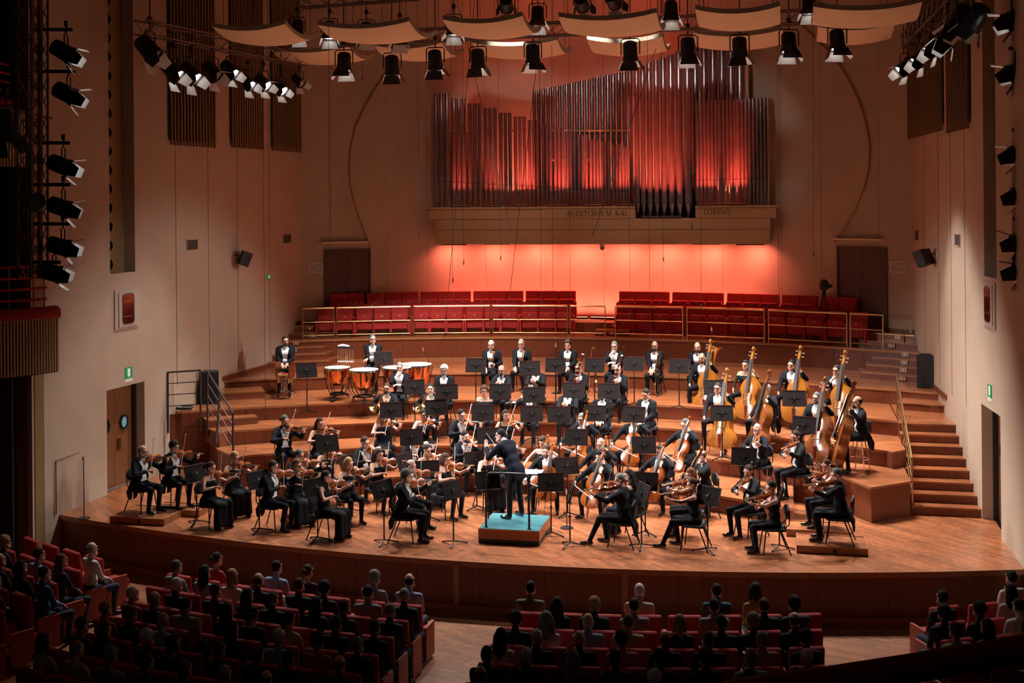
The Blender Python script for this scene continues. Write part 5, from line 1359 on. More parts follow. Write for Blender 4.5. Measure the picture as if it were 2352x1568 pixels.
def make_stickwind(name, cat, ln, r_, m, bell=True, ringm=None):
    o = thing(name, '', cat)
    pr = [(r_*.6, 0), (r_*.8, .05), (r_, .08), (r_, ln-.1), (r_*1.2, ln-.06), (r_*2.3 if bell else r_, ln)]
    part('tube', MB().lathe(pr, 10, Matrix.Rotation(R(180), 4, 'X')), m, o, True)
    mb = MB()
    for k in range(9): mb.tube([(-r_*.2, -r_*1.1, -.12-k*(ln-.22)/9), (r_*.9, -r_*1.1, -.13-k*(ln-.22)/9)], .004, 5)
    part('keys', mb, M_CHROME, o)
    for z in (-.08, -ln*.45, -ln*.75): part('ring', MB().lathe([(r_*1.15, z-.006), (r_*1.15, z+.006)], 10), M_CHROME, o)
    return o
def mk_clar(): return make_stickwind('clarinet', 'clarinet', .66, .0145, M_EBONY)
def mk_oboe(): return make_stickwind('oboe', 'oboe', .62, .012, M_EBONY)
def mk_flute(): return make_stickwind('flute', 'flute', .67, .0105, M_CHROME, False)
def mk_bassoon():
    o = thing('bassoon', '', 'bassoon')
    part('long_joint', MB().tube([(0, 0, 0), (0, 0, 1.28)], [.03, .021], 10), M_ROSEWOOD, o, True)
    part('wing_joint', MB().tube([(.035, 0, .0), (.035, 0, .85)], [.026, .017], 10), M_ROSEWOOD, o, True)
    part('bell_ring', MB().lathe([(.024, 1.28), (.030, 1.285), (.030, 1.31), (.02, 1.31)], 12), M_WHITE, o, True)
    part('bocal', MB().tube([(.035, 0, .85), (.05, 0, .95), (.08, .06, .98), (.10, .14, .93)], .004, 6), M_CHROME, o, True)
    mb = MB()
    for k in range(9): mb.tube([(-.02, -.03, .2+.11*k), (.04, -.03, .21+.11*k)], .005, 5)
    part('keys', mb, M_CHROME, o)
    return o
# ---- percussion
def make_timpano(r_):
    def f():
        o = thing('timpano', '', 'drum'); H = .82
        part('bowl', MB().lathe([(.05, H-r_*1.42), (r_*.42, H-r_*1.36), (r_*.68, H-r_*1.12), (r_*.86, H-r_*.66), (r_*.97, H-.03)], 28), M_COPPER, o, True)
        part('hoop', MB().lathe([(r_*1.0, H-.05), (r_*1.03, H-.05), (r_*1.03, H), (r_*.97, H)], 28, capend=False), M_CHROME, o, True)
        part('drum_head', MB().lathe([(0, H+.002), (r_*.98, H+.002)], 28, capend=False), M_CREAMSKIN, o)
        for k in range(6):
            a = R(60*k+15); c, s_ = math.cos(a), math.sin(a)
            part('strut', MB().tube([(r_*1.03*c, r_*1.03*s_, H-.06), (r_*.80*c, r_*.80*s_, .3), (r_*.55*c, r_*.55*s_, .16)], .013, 6), M_BLKMETAL, o, True)
            part('tension_rod', MB().tube([(r_*1.05*math.cos(a+.5), r_*1.05*math.sin(a+.5), H+.01), (r_*1.0*math.cos(a+.5), r_*1.0*math.sin(a+.5), H-.16)], .007, 5), M_CHROME, o)
        part('base_ring', MB().tube([(r_*.55*math.cos(t), r_*.55*math.sin(t), .15) for t in lin(0, 2*math.pi, 16)[:-1]], .025, 6, closed=True), M_BLKMETAL, o, True)
        for k in range(3):
            a = R(120*k+30); c, s_ = math.cos(a), math.sin(a)
            part('caster_arm', MB().bar((r_*.5*c, r_*.5*s_, .15), (r_*.85*c, r_*.85*s_, .10), .05, .05), M_BLKMETAL, o)
            part('caster', MB().lathe([(.035, -.015), (.04, 0), (.035, .015)], 10, Matrix.Translation((r_*.85*c, r_*.85*s_, .04)) @ Matrix.Rotation(R(90), 4, 'X')), M_CHROME, o)
        part('pedal', MB().box((-.06, -r_*.5-.3, .03), (.06, -r_*.5, .06)), M_BLKMETAL, o)
        return o
    return f
# ================================================================== ORCHESTRA
LOC = {}
def base_from_head(u, v, zf, phi, lean, sc, seat, stand=False):
    zs = (seat+.075) if not stand else .93
    p = rotx((0, -.02, zs+.735), lean, np.array([0, .03, zs]))*sc
    t = onz(u, v, zf+p[2]); c, s_ = math.cos(phi), math.sin(phi)
    return np.array([t[0]-(c*p[0]-s_*p[1]), t[1]-(s_*p[0]+c*p[1]), zf])
def nrm(v): v = np.array(v, float); return v/np.linalg.norm(v)
def pose_violin(j, L_=.355):
    a = nrm((.60+j*.05, -.80, .02)); r_ = np.array([-a[1]*-1*-1, 0, 0]); r_ = nrm((a[1], -a[0], 0)); z = np.array([0, 0, 1.])
    ro = R(45); n = math.cos(ro)*z+math.sin(ro)*r_
    th = R(26+6*j); d = nrm(math.cos(th)*z-math.sin(th)*r_)
    T = np.array([.035, -.085, 1.105]); ct = T+a*(.155*L_/.355)+n*.062
    q = .30+.10*j; hand = ct-d*q
    hl_ = T+a*(L_*1.30)-n*.035
    kw = dict(wl=hl_+np.array([.03, .05, -.06]), wr=hand+np.array([-.06, .06, .0]), hl='grip', hr='bow', palml=(-.5, -.1, .5), palmr=(.3, -.6, -.6), pl=(.6, -.1, -1), pr_=(-1, .25, -.25), hy=R(22), hp=-.22, lean=.04)
    return kw, T, a, n, hand, d
def pose_cello(j):
    ax = nrm((.095, .394, .912)); n = nrm((-.10, -.91, .40)); Ep = np.array([0, -.66, .0]); T = Ep+ax*.32
    hand = np.array([-.40-.03*j, -.47, .70+.03*j]); ct = T+ax*.24+n*.15
    d = nrm(ct-hand)
    hl_ = T+ax*(.755+.16)+n*.05
    kw = dict(wl=hl_+np.array([.07, .03, .0]), wr=hand+np.array([-.02, .08, .02]), hl='grip', hr='bow', palml=(-.7, .5, .1), palmr=(.2, -.3, -.8), pl=(.8, .3, -.8), pr_=(-.9, .4, -.3), legs=.25, hy=R(-10), hp=-.25, lean=.05)
    return kw, T, ax, n, hand, d
def pose_bass(j):
    ax = nrm((.05+.03*j, .27, 1.0)); n = nrm((-.28, -.92, .25)); Ep = np.array([.20, -.66, 0]); T = Ep+ax*.16
    hl_ = T+ax*(1.12+.10)+n*.1
    kw = dict(seat=.66, wl=hl_+np.array([.06, .06, 0]), wr=(-.26, -.34, .80), hl='grip', hr='relax', palml=(-.7, .5, 0), palmr=(.6, -.2, -.5), pl=(.7, .4, -.9), pr_=(-.8, .5, -.5), legs=.24, hy=R(-8), hp=-.05, lean=.03)
    return kw, T, ax, n
CH = 'black stacking chair under '
def chair_for(lab, p, phi, sc=1.):
    place('chair', make_chair, CH+lab, (p[0], p[1], p[2]), phi, 'orchestra chairs')
def mus(id, u, v, t, phi, kind, fem, hair, hc, label, short, j=0., plat=0., **kw):
    phi = R(phi); zf = TZ[t]+plat; sc = kw.pop('sc', .97 if not fem else .93)
    lean = kw.pop('lean', None); K = {}; ins = None
    if kind in ('violin', 'viola'): K, *ins = pose_violin(j, .355 if kind == 'violin' else .405)
    elif kind == 'cello': K, *ins = pose_cello(j)
    elif kind == 'bass': K, *ins = pose_bass(j)
    elif kind == 'horn': K = dict(wl=(.08, -.30, .99), wr=(-.17, -.16, .86), hl='grip', hr='relax', palml=(-.5, .4, 0), palmr=(0, .5, -.5), pl=(.8, .2, -.7), pr_=(-.9, .3, -.5), hp=-.08)
    elif kind == 'trumpet': K = dict(wl=(.13, -.24, .74), wr=(-.08, -.36, .62), hl='grip', palml=(-.6, .3, .2))
    elif kind == 'flute': K = dict(wl=(-.07, -.27, 1.10), wr=(-.36, -.28, 1.02), hl='relax', hr='relax', palml=(-.3, .6, 0), palmr=(.2, -.5, -.6), pl=(.8, -.2, -1), pr_=(-.8, .2, -.8), hy=R(-12), hp=-.1)
    elif kind in ('clarinet', 'oboe'): K = dict(wl=(.05, -.36, .98), wr=(-.05, -.44, .86), hl='grip', hr='grip', palml=(-.8, .1, .2), palmr=(.8, .1, .2), pl=(.9, .1, -.7), pr_=(-.9, .1, -.7), hp=-.15)
    elif kind == 'bassoon': K = dict(wl=(.10, -.32, 1.0), wr=(-.16, -.36, .72), hl='grip', hr='grip', palml=(-.6, .3, .2), palmr=(.5, .3, .2))
    elif kind == 'trombone': K = dict(wl=(.02, -.34, .66), wr=(-.04, -.36, .64))
    elif kind == 'chin': K = dict(wr=(-.03, -.155, 1.10), hr='grip', palmr=(0, .8, .3), pr_=(-.7, -.5, -1), wl=(-.08, -.20, .84), pl=(.8, -.2, -.6), hp=-.18)
    elif kind == 'crossed': K = dict(wr=(.12, -.20, .95), wl=(-.12, -.21, .93), pl=(.8, -.1, -.7), pr_=(-.8, -.1, -.7), hp=-.05)
    K.update(kw)
    if lean is not None: K['lean'] = lean
    seat = K.get('seat', .46)
    p = base_from_head(u, v, zf, phi, K.get('lean', 0.), sc, seat)
    LOC[id] = p
    r_ = person(label, p, phi, fem, hair, hc, skin=hash_(id), sc=sc, **K)
    if seat == .46: chair_for(short, p, phi)
    elif seat == .66: place('stool', make_stool, 'chrome-legged bar stool under '+short, (p[0], p[1], p[2]), phi)
    elif seat == .64: place('dstool', make_drumstool, 'chrome swivel stool under '+short, (p[0], p[1], p[2]), phi)
    if kind in ('violin', 'viola'):
        T, a, n, hand, d = ins
        if kind == 'violin': put('violin', lambda: make_fiddle('violin', 'violin', .355, .032, M_VIOLIN), r_, bmat(T, a, n), 'orange-brown violin held by '+short, 'violins')
        else: put('viola', lambda: make_fiddle('viola', 'viola', .405, .038, M_VIOLIN), r_, bmat(T, a, n), 'orange-brown viola held by '+short, 'violas')
        put('vbow', make_bow, r_, bmat(hand-d*.03, d, -n), 'violin-type bow in the hand of '+short, 'bows')
    elif kind == 'cello':
        T, a, n, hand, d = ins
        put('cello', lambda: make_fiddle('cello', 'cello', .755, .12, M_CELLO, WV, .32), r_, bmat(T, a, n), 'amber cello between the knees of '+short, 'cellos')
        put('cbow', lambda: make_bow(.72, 'cello_bow'), r_, bmat(hand-d*.03, d, (0, -.3, .9)), 'cello bow in the hand of '+short, 'bows')
    elif kind == 'bass':
        T, a, n = ins; dk = id in ('b6', 'b7', 'b8')
        put('bassd' if dk else 'bass', lambda: make_fiddle('double_bass', 'double bass', 1.12, .20, M_BASSD if dk else M_BASS, WB, .16), r_, bmat(T, a, n), ('red-brown' if dk else 'golden amber')+' double bass of '+short, 'double basses')
        put('bbow', lambda: make_bow(.70, 'bass_bow'), r_, bmat((-.27, -.37, .74), (.05, -.15, -1), (0, -1, 0)), 'bass bow hanging from the hand of '+short, 'bows')
    elif kind == 'horn': put('horn', make_horn, r_, bmat((-.02, -.25, 1.0), (-.1, 1, .1), (0, -.1, 1)), 'brass french horn of '+short, 'horns')
    elif kind == 'trumpet': put('trumpet', make_trumpet, r_, bmat((.08, -.32, .58), (-.3, -.9, .2), (.12, .05, 1)), 'brass trumpet held upright by '+short, 'trumpets')
    elif kind == 'flute': put('flute', mk_flute, r_, bmat((.05, -.165, 1.19), (0, -1, .1), (.93, .16, .30)), 'silver flute of '+short)
    elif kind == 'clarinet': put('clarinet', mk_clar, r_, bmat((0, -.14, 1.20), (0, .8, .5), (0, .52, .85)), 'black clarinet of '+short)
    elif kind == 'oboe': put('oboe', mk_oboe, r_, bmat((0, -.14, 1.20), (0, .8, .5), (0, .55, .83)), 'black oboe of '+short)
    elif kind == 'bassoon': put('bassoon', mk_bassoon, r_, bmat((-.24, -.30, .42), (.1, 1, -.1), (.30, -.05, .95)), 'dark red bassoon of '+short)
    elif kind == 'trombone': put('trombone', make_trombone, r_, bmat((.17, -.46, .72), (-.6, .75, .05), (.04, .02, 1)), 'brass trombone propped upright before '+short)
    return r_
def hash_(id): return sum(ord(c)*(i+3) for i, c in enumerate(id)) % 4
T = 'tails'
# --- percussion and brass
mus('perc', 655, 782, 4, 18, 'lap', 0, 'short', 'dark', 'percussionist in tailcoat and glasses seated beside the upright cymbals', 'the percussionist', seat=.64, beard=True, specs=True, hy=R(25))
mus('timp', 856, 778, 4, 10, 'crossed', 0, 'short', 'saltpepper', 'timpanist in tailcoat with folded arms behind the copper drums', 'the timpanist', seat=.64, specs=True, hy=R(20))
mus('tp1', 1128, 791, 4, 0, 'trumpet', 0, 'receding', 'white', 'trumpeter in tailcoat and glasses, leftmost of the back brass row', 'the leftmost trumpeter', specs=True)
mus('tp2', 1197, 789, 4, -4, 'trumpet', 0, 'short', 'grey', 'trumpeter in tailcoat, second from left in the back brass row', 'the second trumpeter', specs=True)
mus('tp3', 1304, 791, 4, -4, 'lap', 0, 'curly', 'brown', 'player in tailcoat, hands in lap, third in the back brass row', 'the third back-row player', hp=-.2)
mus('tb1', 1411, 794, 4, -4, 'chin', 0, 'short', 'grey', 'trombonist in tailcoat resting chin on hand', 'the chin-resting trombonist', specs=True)
mus('tb2', 1503.6, 794, 4, -6, 'trombone', 0, 'receding', 'black', 'trombonist in tailcoat behind a trombone propped upright', 'the rightmost trombonist', beard=True, specs=True)
mus('tuba', 1601.5, 797, 4, -8, 'lap', 0, 'receding', 'brown', 'tuba player in tailcoat at right end of the brass row', 'the tuba player', beard=True)
# --- horns, clarinets, bassoons
mus('hn1', 918, 843, 3, 8, 'chin', 0, 'short', 'grey', 'horn player in tailcoat with fist at the mouth, beside the timpani', 'the fist-at-mouth horn player')
mus('hn2', 1020, 850, 3, 2, 'lap', 0, 'curly', 'white', 'horn player in tailcoat with hands in lap behind a desk', 'the idle horn player', beard=True, specs=True)
mus('hn3', 888.6, 891, 2, 8, 'horn', 0, 'short', 'brown', 'horn player in tailcoat and glasses playing, leftmost horn', 'the leftmost horn player', beard=True, specs=True)
mus('hn4', 989, 892, 2, 6, 'horn', 0, 'short', 'black', 'horn player in tailcoat playing, right of the two front horns', 'the front right horn player')
mus('cl1', 1151.6, 850, 3, -2, 'clarinet', 0, 'receding', 'saltpepper', 'clarinettist in tailcoat playing, left of the two', 'the left clarinettist', beard=True, specs=True)
mus('cl2', 1231, 844, 3, -4, 'clarinet', 0, 'short', 'grey', 'clarinettist in tailcoat playing, right of the two', 'the right clarinettist', specs=True)
mus('bn1', 1329, 845, 3, -5, 'bassoon', 0, 'short', 'light', 'bassoonist in tailcoat, left of the two', 'the left bassoonist', specs=True)
mus('bn2', 1418.8, 848, 3, -8, 'bassoon', 0, 'receding', 'brown', 'bassoonist in tailcoat, right of the two', 'the right bassoonist')
# --- flutes, oboes, clarinet
mus('fl0', 1111.8, 897, 2, 4, 'lap', 1, 'curly', 'brown', 'player in plain black top, left end of the front woodwind row', 'the left-end woodwind player', outfit='pantsuit', armfree=True, specs=True)
mus('fl1', 1217.7, 897, 2, 2, 'flute', 0, 'short', 'saltpepper', 'flautist in tailcoat playing a silver flute', 'the flautist', specs=True)
mus('ob1', 1304, 896, 2, -4, 'oboe', 0, 'short', 'brown', 'oboist in tailcoat playing, middle of the front woodwind row', 'the playing oboist', beard=True)
mus('ob2', 1383, 904, 2, -6, 'lap', 0, 'receding', 'dark', 'player in tailcoat, hands in lap, next to the playing oboist', 'the resting oboist', beard=True, hp=-.3)
mus('cl3', 1483.6, 904, 2, -20, 'lap', 0, 'short', 'dark', 'player in tailcoat looking down, right end of front woodwind row', 'the right-end woodwind player', hp=-.45, hy=R(-10))
# --- violins
mus('v1', 327.7, 1036, 0, 72, 'violin', 0, 'receding', 'grey', 'violinist in tailcoat on a low riser, leftmost of the orchestra', 'the leftmost violinist', plat=.12, beard=True, specs=True)
mus('v2', 400.4, 1025.8, 0, 62, 'violin', 0, 'curly', 'black', 'violinist in tailcoat on a low riser by the left stage door', 'the violinist by the stage door', plat=.12)
mus('v3', 484.6, 1073, 0, 68, 'violin', 1, 'pony', 'brown', 'violinist in long black sleeveless gown, left end of stage edge', 'the violinist in the long gown', outfit='dress')
mus('v4', 539.4, 1050, 0, 45, 'violin', 1, 'bob', 'blond', 'violinist in black dress sitting behind the one in long gown', 'the violinist behind the long gown', outfit='dress')
mus('v5', 654, 965, 1, 38, 'violin', 0, 'pony', 'saltpepper', 'violinist in tailcoat, leftmost on the first tier', 'the leftmost tier violinist', beard=True)
mus('v6', 734.7, 970.6, 1, 34, 'violin', 1, 'long', 'dark', 'violinist in black dress, second from left on the first tier', 'the second tier violinist', outfit='dress')
mus('v7', 627.6, 1071, 0, 80, 'violin', 0, 'short', 'brown', 'violinist in tailcoat in profile, left of three at stage edge', 'the left stage-edge violinist')
mus('v8', 682, 1067, 0, 48, 'violin', 1, 'bob', 'light', 'violinist in long-sleeved black dress and glasses near the stage edge', 'the long-sleeved violinist', outfit='dress', armfree=True, specs=True)
mus('v9', 687.5, 1045, 0, 58, 'violin', 0, 'short', 'saltpepper', 'violinist in tailcoat and glasses directly behind the long-sleeved violinist', 'the violinist behind the long-sleeved one', specs=True)
mus('v10', 751, 1027.5, 0, 42, 'violin', 1, 'bun', 'black', 'violinist in black sleeveless top and glasses, below the second tier violinist', 'the sleeveless violinist with glasses', outfit='pantsuit', specs=True)
mus('v11', 749, 1094, 0, 82, 'violin', 1, 'short', 'dark', 'violinist in long dark dress in profile, middle of three at stage edge', 'the middle stage-edge violinist', outfit='dress')
mus('v12', 801, 1063, 0, 45, 'violin', 1, 'long', 'blond', 'violinist in black strapless top beside the middle stage-edge violinist', 'the strapless violinist', outfit='pantsuit')
mus('v13', 838, 1015, 0, 46, 'violin', 0, 'short', 'brown', 'violinist in tailcoat and glasses below the third tier violinist', 'the mid-left tailcoat violinist', specs=True)
mus('v14', 870, 1043, 0, 58, 'violin', 1, 'long', 'dark', 'violinist in black sleeveless top amid the first violins', 'the sleeveless centre violinist', outfit='pantsuit')
mus('v15', 880, 953.7, 1, 30, 'violin', 1, 'longcurly', 'blond', 'violinist in black gown, third from left on the first tier', 'the third tier violinist', outfit='dress')
mus('v16', 972, 950.7, 1, 26, 'violin', 1, 'pony', 'dark', 'violinist in narrow black dress, fourth on the first tier', 'the fourth tier violinist', outfit='dress')
mus('v17', 950, 1002, 0, 34, 'violin', 0, 'short', 'black', 'violinist in tailcoat just below the fourth tier violinist', 'the violinist below the fourth')
mus('v18', 981, 1032.6, 0, 46, 'violin', 1, 'bun', 'dark', 'violinist in black long-sleeved dress in front of a tailcoat violinist, centre left', 'the long-sleeved centre violinist', outfit='dress', armfree=True)
mus('v19', 944, 1069.6, 0, 68, 'violin', 0, 'receding', 'brown', 'violinist in tailcoat sitting just behind the concertmaster', 'the deputy of the concertmaster')
mus('v20', 933.7, 1092.6, 0, 92, 'violin', 0, 'curly', 'saltpepper', 'concertmaster in tailcoat at stage edge, nearest left of the podium', 'the concertmaster')
mus('v21', 1023, 1054, 0, 64, 'violin', 1, 'bob', 'brown', 'violinist in black trousers and glasses just left of the podium', 'the violinist left of the podium', outfit='pantsuit', specs=True)
mus('v22', 1059, 952, 1, 36, 'violin', 0, 'short', 'black', 'violinist in tailcoat and glasses, fifth on the first tier', 'the fifth tier violinist', specs=True)
mus('v23', 1068, 1001, 0, 40, 'violin', 0, 'short', 'black', 'violinist in tailcoat beyond the outstretched hand of the conductor', 'the violinist past the outstretched hand', beard=True)
mus('v24', 1161.7, 952, 1, 18, 'violin', 1, 'long', 'brown', 'violinist in black strapless top on the tier above the conductor', 'the tier violinist above the conductor', outfit='pantsuit')
mus('v25', 1156, 1010, 0, 30, 'violin', 0, 'curly', 'black', 'violinist in tailcoat mostly hidden behind the conductor', 'the hidden violinist', specs=True)
mus('v26', 1121, 1039, 0, 40, 'violin', 1, 'short', 'brown', 'violinist in black dress half hidden by the desk before the podium', 'the violinist behind the podium desk', outfit='dress')
# --- cellos
mus('c1', 1246, 1015, 0, -4, 'cello', 1, 'longcurly', 'brown', 'cellist in black strapless top behind the front-facing cellist', 'the strapless cellist', outfit='pantsuit')
mus('c2', 1255, 1035, 0, 4, 'cello', 0, 'short', 'brown', 'cellist in tailcoat facing front, just right of the podium', 'the front-facing cellist', beard=True)
mus('c3', 1336, 961, 1, -6, 'cello', 0, 'short', 'grey', 'cellist in tailcoat and glasses, leftmost on the first tier', 'the left tier cellist', specs=True)
mus('c4', 1454, 960, 1, -8, 'cello', 0, 'short', 'white', 'cellist in tailcoat and glasses, second from left on the first tier', 'the second tier cellist', specs=True)
mus('c5', 1380, 1018.6, 0, -14, 'cello', 0, 'receding', 'grey', 'cellist in tailcoat and glasses behind the centre front cellist', 'the cellist of the second desk', specs=True)
mus('c6', 1379, 1048, 0, -30, 'cello', 0, 'curly', 'black', 'cellist in tailcoat bowing, centre front of the cellos', 'the centre front cellist', beard=True)
mus('c7', 1574, 974, 1, -30, 'cello', 0, 'short', 'saltpepper', 'cellist in tailcoat and glasses on the tier next to basses', 'the tier cellist next to basses', specs=True)
mus('c8', 1515, 1035, 0, -26, 'cello', 0, 'short', 'dark', 'cellist in tailcoat with bow arm outstretched, right of centre', 'the outstretched-arm cellist')
mus('c9', 1611, 1046.7, 0, -68, 'cello', 0, 'receding', 'light', 'cellist in tailcoat seen from the side, rightmost cellist', 'the rightmost cellist')
# --- violas
mus('a1', 1423.5, 1101.5, 0, -98, 'viola', 0, 'short', 'grey', 'violist in tailcoat with back turned, right of the podium', 'the violist with back turned', knee=-1)
mus('a1b', 1444, 1091, 0, -108, 'viola', 1, 'long', 'black', 'violist in black dress behind the one with back turned', 'the violist in the black dress', outfit='dress')
mus('a2', 1589.7, 1111.7, 0, -96, 'viola', 1, 'bun', 'brown', 'violist in black with one leg stretched forward, at stage edge', 'the violist with stretched leg', outfit='pantsuit', armfree=True, knee=-1)
mus('a2b', 1586, 1089, 0, -86, 'viola', 1, 'bob', 'red', 'violist in black sitting behind the one with stretched leg', 'the violist behind the stretched leg', outfit='pantsuit', armfree=True)
mus('a3', 1718.5, 1082, 0, -52, 'viola', 0, 'short', 'dark', 'violist in tailcoat facing front-left near the right stage edge', 'the front-right tailcoat violist', beard=True)
mus('a4', 1771, 1119, 0, -80, 'viola', 1, 'short', 'black', 'violist in black sleeveless top and slim trousers, right stage edge', 'the slim-trousered violist', outfit='pantsuit')
mus('a5', 1739, 985.5, 1, -40, 'viola', 0, 'bald', 'grey', 'violist in tailcoat and glasses, left of two on the first tier', 'the left tier violist', specs=True)
mus('a6', 1827, 1002, 1, -60, 'viola', 0, 'pony', 'dark', 'violist in tailcoat and glasses, right of two on the first tier', 'the right tier violist', beard=True, specs=True)
mus('a7', 1898, 1068, 0, -68, 'viola', 1, 'short', 'dark', 'violist in black and glasses on the rear low riser, right', 'the violist on the rear riser', plat=.12, outfit='pantsuit', armfree=True, specs=True)
mus('a8', 1921, 1090, 0, -96, 'viola', 0, 'short', 'saltpepper', 'violist in long tailcoat on the front low riser, right', 'the violist on the front riser', plat=.12)
# --- basses
mus('b1', 1611.6, 822, 3, -8, 'bass', 0, 'bald', 'red', 'double bassist in tailcoat, leftmost of the back four', 'the leftmost back bassist', beard=True)
mus('b2', 1711.7, 838, 3, -14, 'bass', 1, 'long', 'black', 'double bassist in black top, second of the back four', 'the second back bassist', outfit='pantsuit', armfree=True)
mus('b3', 1817, 838, 3, -12, 'bass', 0, 'short', 'black', 'double bassist in tailcoat, third of the back four', 'the third back bassist')
mus('b4', 1921, 850, 3, -20, 'bass', 0, 'short', 'dark', 'double bassist with hand at mouth, rightmost of the back four', 'the rightmost back bassist', specs=True, wr=(-.02, -.16, 1.31), hr='grip', palmr=(0, .8, .3))
mus('b5', 1648, 891, 2, -10, 'bass', 0, 'short', 'dark', 'double bassist in tailcoat and glasses, leftmost of the front four', 'the leftmost front bassist', specs=True)
mus('b6', 1760.7, 894, 2, -42, 'bass', 0, 'short', 'grey', 'double bassist in tailcoat turned left, second of the front four', 'the second front bassist', specs=True)
mus('b7', 1875.5, 913, 2, -22, 'bass', 0, 'short', 'saltpepper', 'double bassist in tailcoat, third of the front four', 'the third front bassist', beard=True, specs=True)
mus('b8', 1968.8, 923, 2, -70, 'bass', 0, 'receding', 'black', 'double bassist in tailcoat in profile, rightmost of the front four', 'the rightmost front bassist', beard=True, specs=True)
# --- conductor on the podium
px0, px1, py0, py1 = -.31, .86, 22.25, 23.40
pd = thing('podium', 'low conductor podium with teal carpet and orange wooden sides', 'podium', ((px0+px1)/2, (py0+py1)/2, 0))
w2, d2 = (px1-px0)/2, (py1-py0)/2
part('plinth', MB().box((-w2+.004, -d2+.004, 0), (w2-.004, d2-.004, .09)), M_BLACK, pd)
part('box', MB().box((-w2, -d2, .09), (w2, d2, .272)), M_PODIUM, pd)
part('carpet', MB().box((-w2+.015, -d2+.015, .272), (w2-.015, d2-.015, .282)), M_TEAL, pd)
cp = onz(1182, 1188, .282)
con = person('conductor in midnight-blue suit seen from behind, left arm reaching out', (cp[0], cp[1], .282), R(-122), 0, 'short', 'black', 1, 'suit', stand=True, lean=.50, hy=R(28), hp=.18, legs=.17, wl=(.26, -.50, 1.34), wr=(-.12, -.52, 1.30), hl='flat', hr='grip', palml=(-.3, .2, .9), palmr=(0, 0, -1), pl=(.6, .3, -.8), pr_=(-.7, .3, -.6), sc=1.0)
put('baton', lambda: (lambda o: (part('stick', MB().tube([(0, 0, 0), (0, .36, 0)], [.003, .0015], 5), M_WHITE, o), part('grip', MB().lathe([(.004, -.03), (.012, -.015), (.006, .02)], 8, Matrix.Rotation(R(-90), 4, 'X')), M_BRIDGE, o), o)[-1])(thing('baton', '', 'baton')), con, bmat((-.12, -.64, 1.30), (-.1, -.75, .5), (0, .5, .75)), 'thin white baton in the hand of the conductor')
gr = thing('podium_guard', 'black tubular guard rail standing at rear of the podium', 'railing', ((px0+px1)/2, py0+.10, .282))
hw = (onz(1217, 1170, .282)[0]-onz(1120, 1170, .282)[0])/2
part('hoop', MB().tube([(-w2+.13, 0, 0), (-w2+.13, 0, .93), (-w2+.16, 0, 1.0), (-w2+.22, 0, 1.03), (w2-.30, 0, 1.03), (w2-.24, 0, 1.0), (w2-.21, 0, .93), (w2-.21, 0, 0)], .02, 8), M_BLKMETAL, gr, True)
for x in (-w2+.13, w2-.21): part('foot_plate', MB().lathe([(.045, 0), (.045, .012)], 10, Matrix.Translation((x, 0, 0))), M_BLKMETAL, gr)
# low wooden risers under four players
def riser(ids, lab, w_, d_, rz=0.):
    p = np.mean([LOC[i] for i in ids], 0)
    o = thing('player_riser', lab, 'riser', (p[0], p[1], 0), rz)
    part('deck', MB().box((-w_/2+.031, -d_/2+.031, .02), (w_/2-.031, d_/2-.031, .12)), M_FLOOR, o)
    for a in (((-w_/2, -d_/2, 0), (w_/2, -d_/2+.03, .135)), ((-w_/2, d_/2-.03, 0), (w_/2, d_/2, .135)), ((-w_/2, -d_/2+.03, 0), (-w_/2+.03, d_/2-.03, .135)), ((w_/2-.03, -d_/2+.03, 0), (w_/2, d_/2-.03, .135))): part('edge_board', MB().box(*a), M_NOSE, o)
    part('hand_hole', MB().lathe([(.04, 0), (.04, .004)], 12, Matrix.Translation((.05, -d_/2-.003, .06)) @ Matrix.Rotation(R(90), 4, 'X')), M_BLACK, o)
LOC['v1s'] = LOC['v1']+np.array([.22, -.08, 0]); LOC['v2s'] = LOC['v2']+np.array([.22, -.08, 0]); LOC['a7s'] = LOC['a7']+np.array([-.2, -.05, 0]); LOC['a8s'] = LOC['a8']+np.array([-.15, 0, 0])
riser(['v1s'], 'low wooden riser under the leftmost violinist', 1.2, 1.0); riser(['v2s'], 'low wooden riser under the violinist by the stage door', 1.1, .6)
riser(['a8s'], 'front low wooden riser under a violist, right side', 1.25, .85); riser(['a7s'], 'rear low wooden riser under a violist, right side', 1.2, .7)
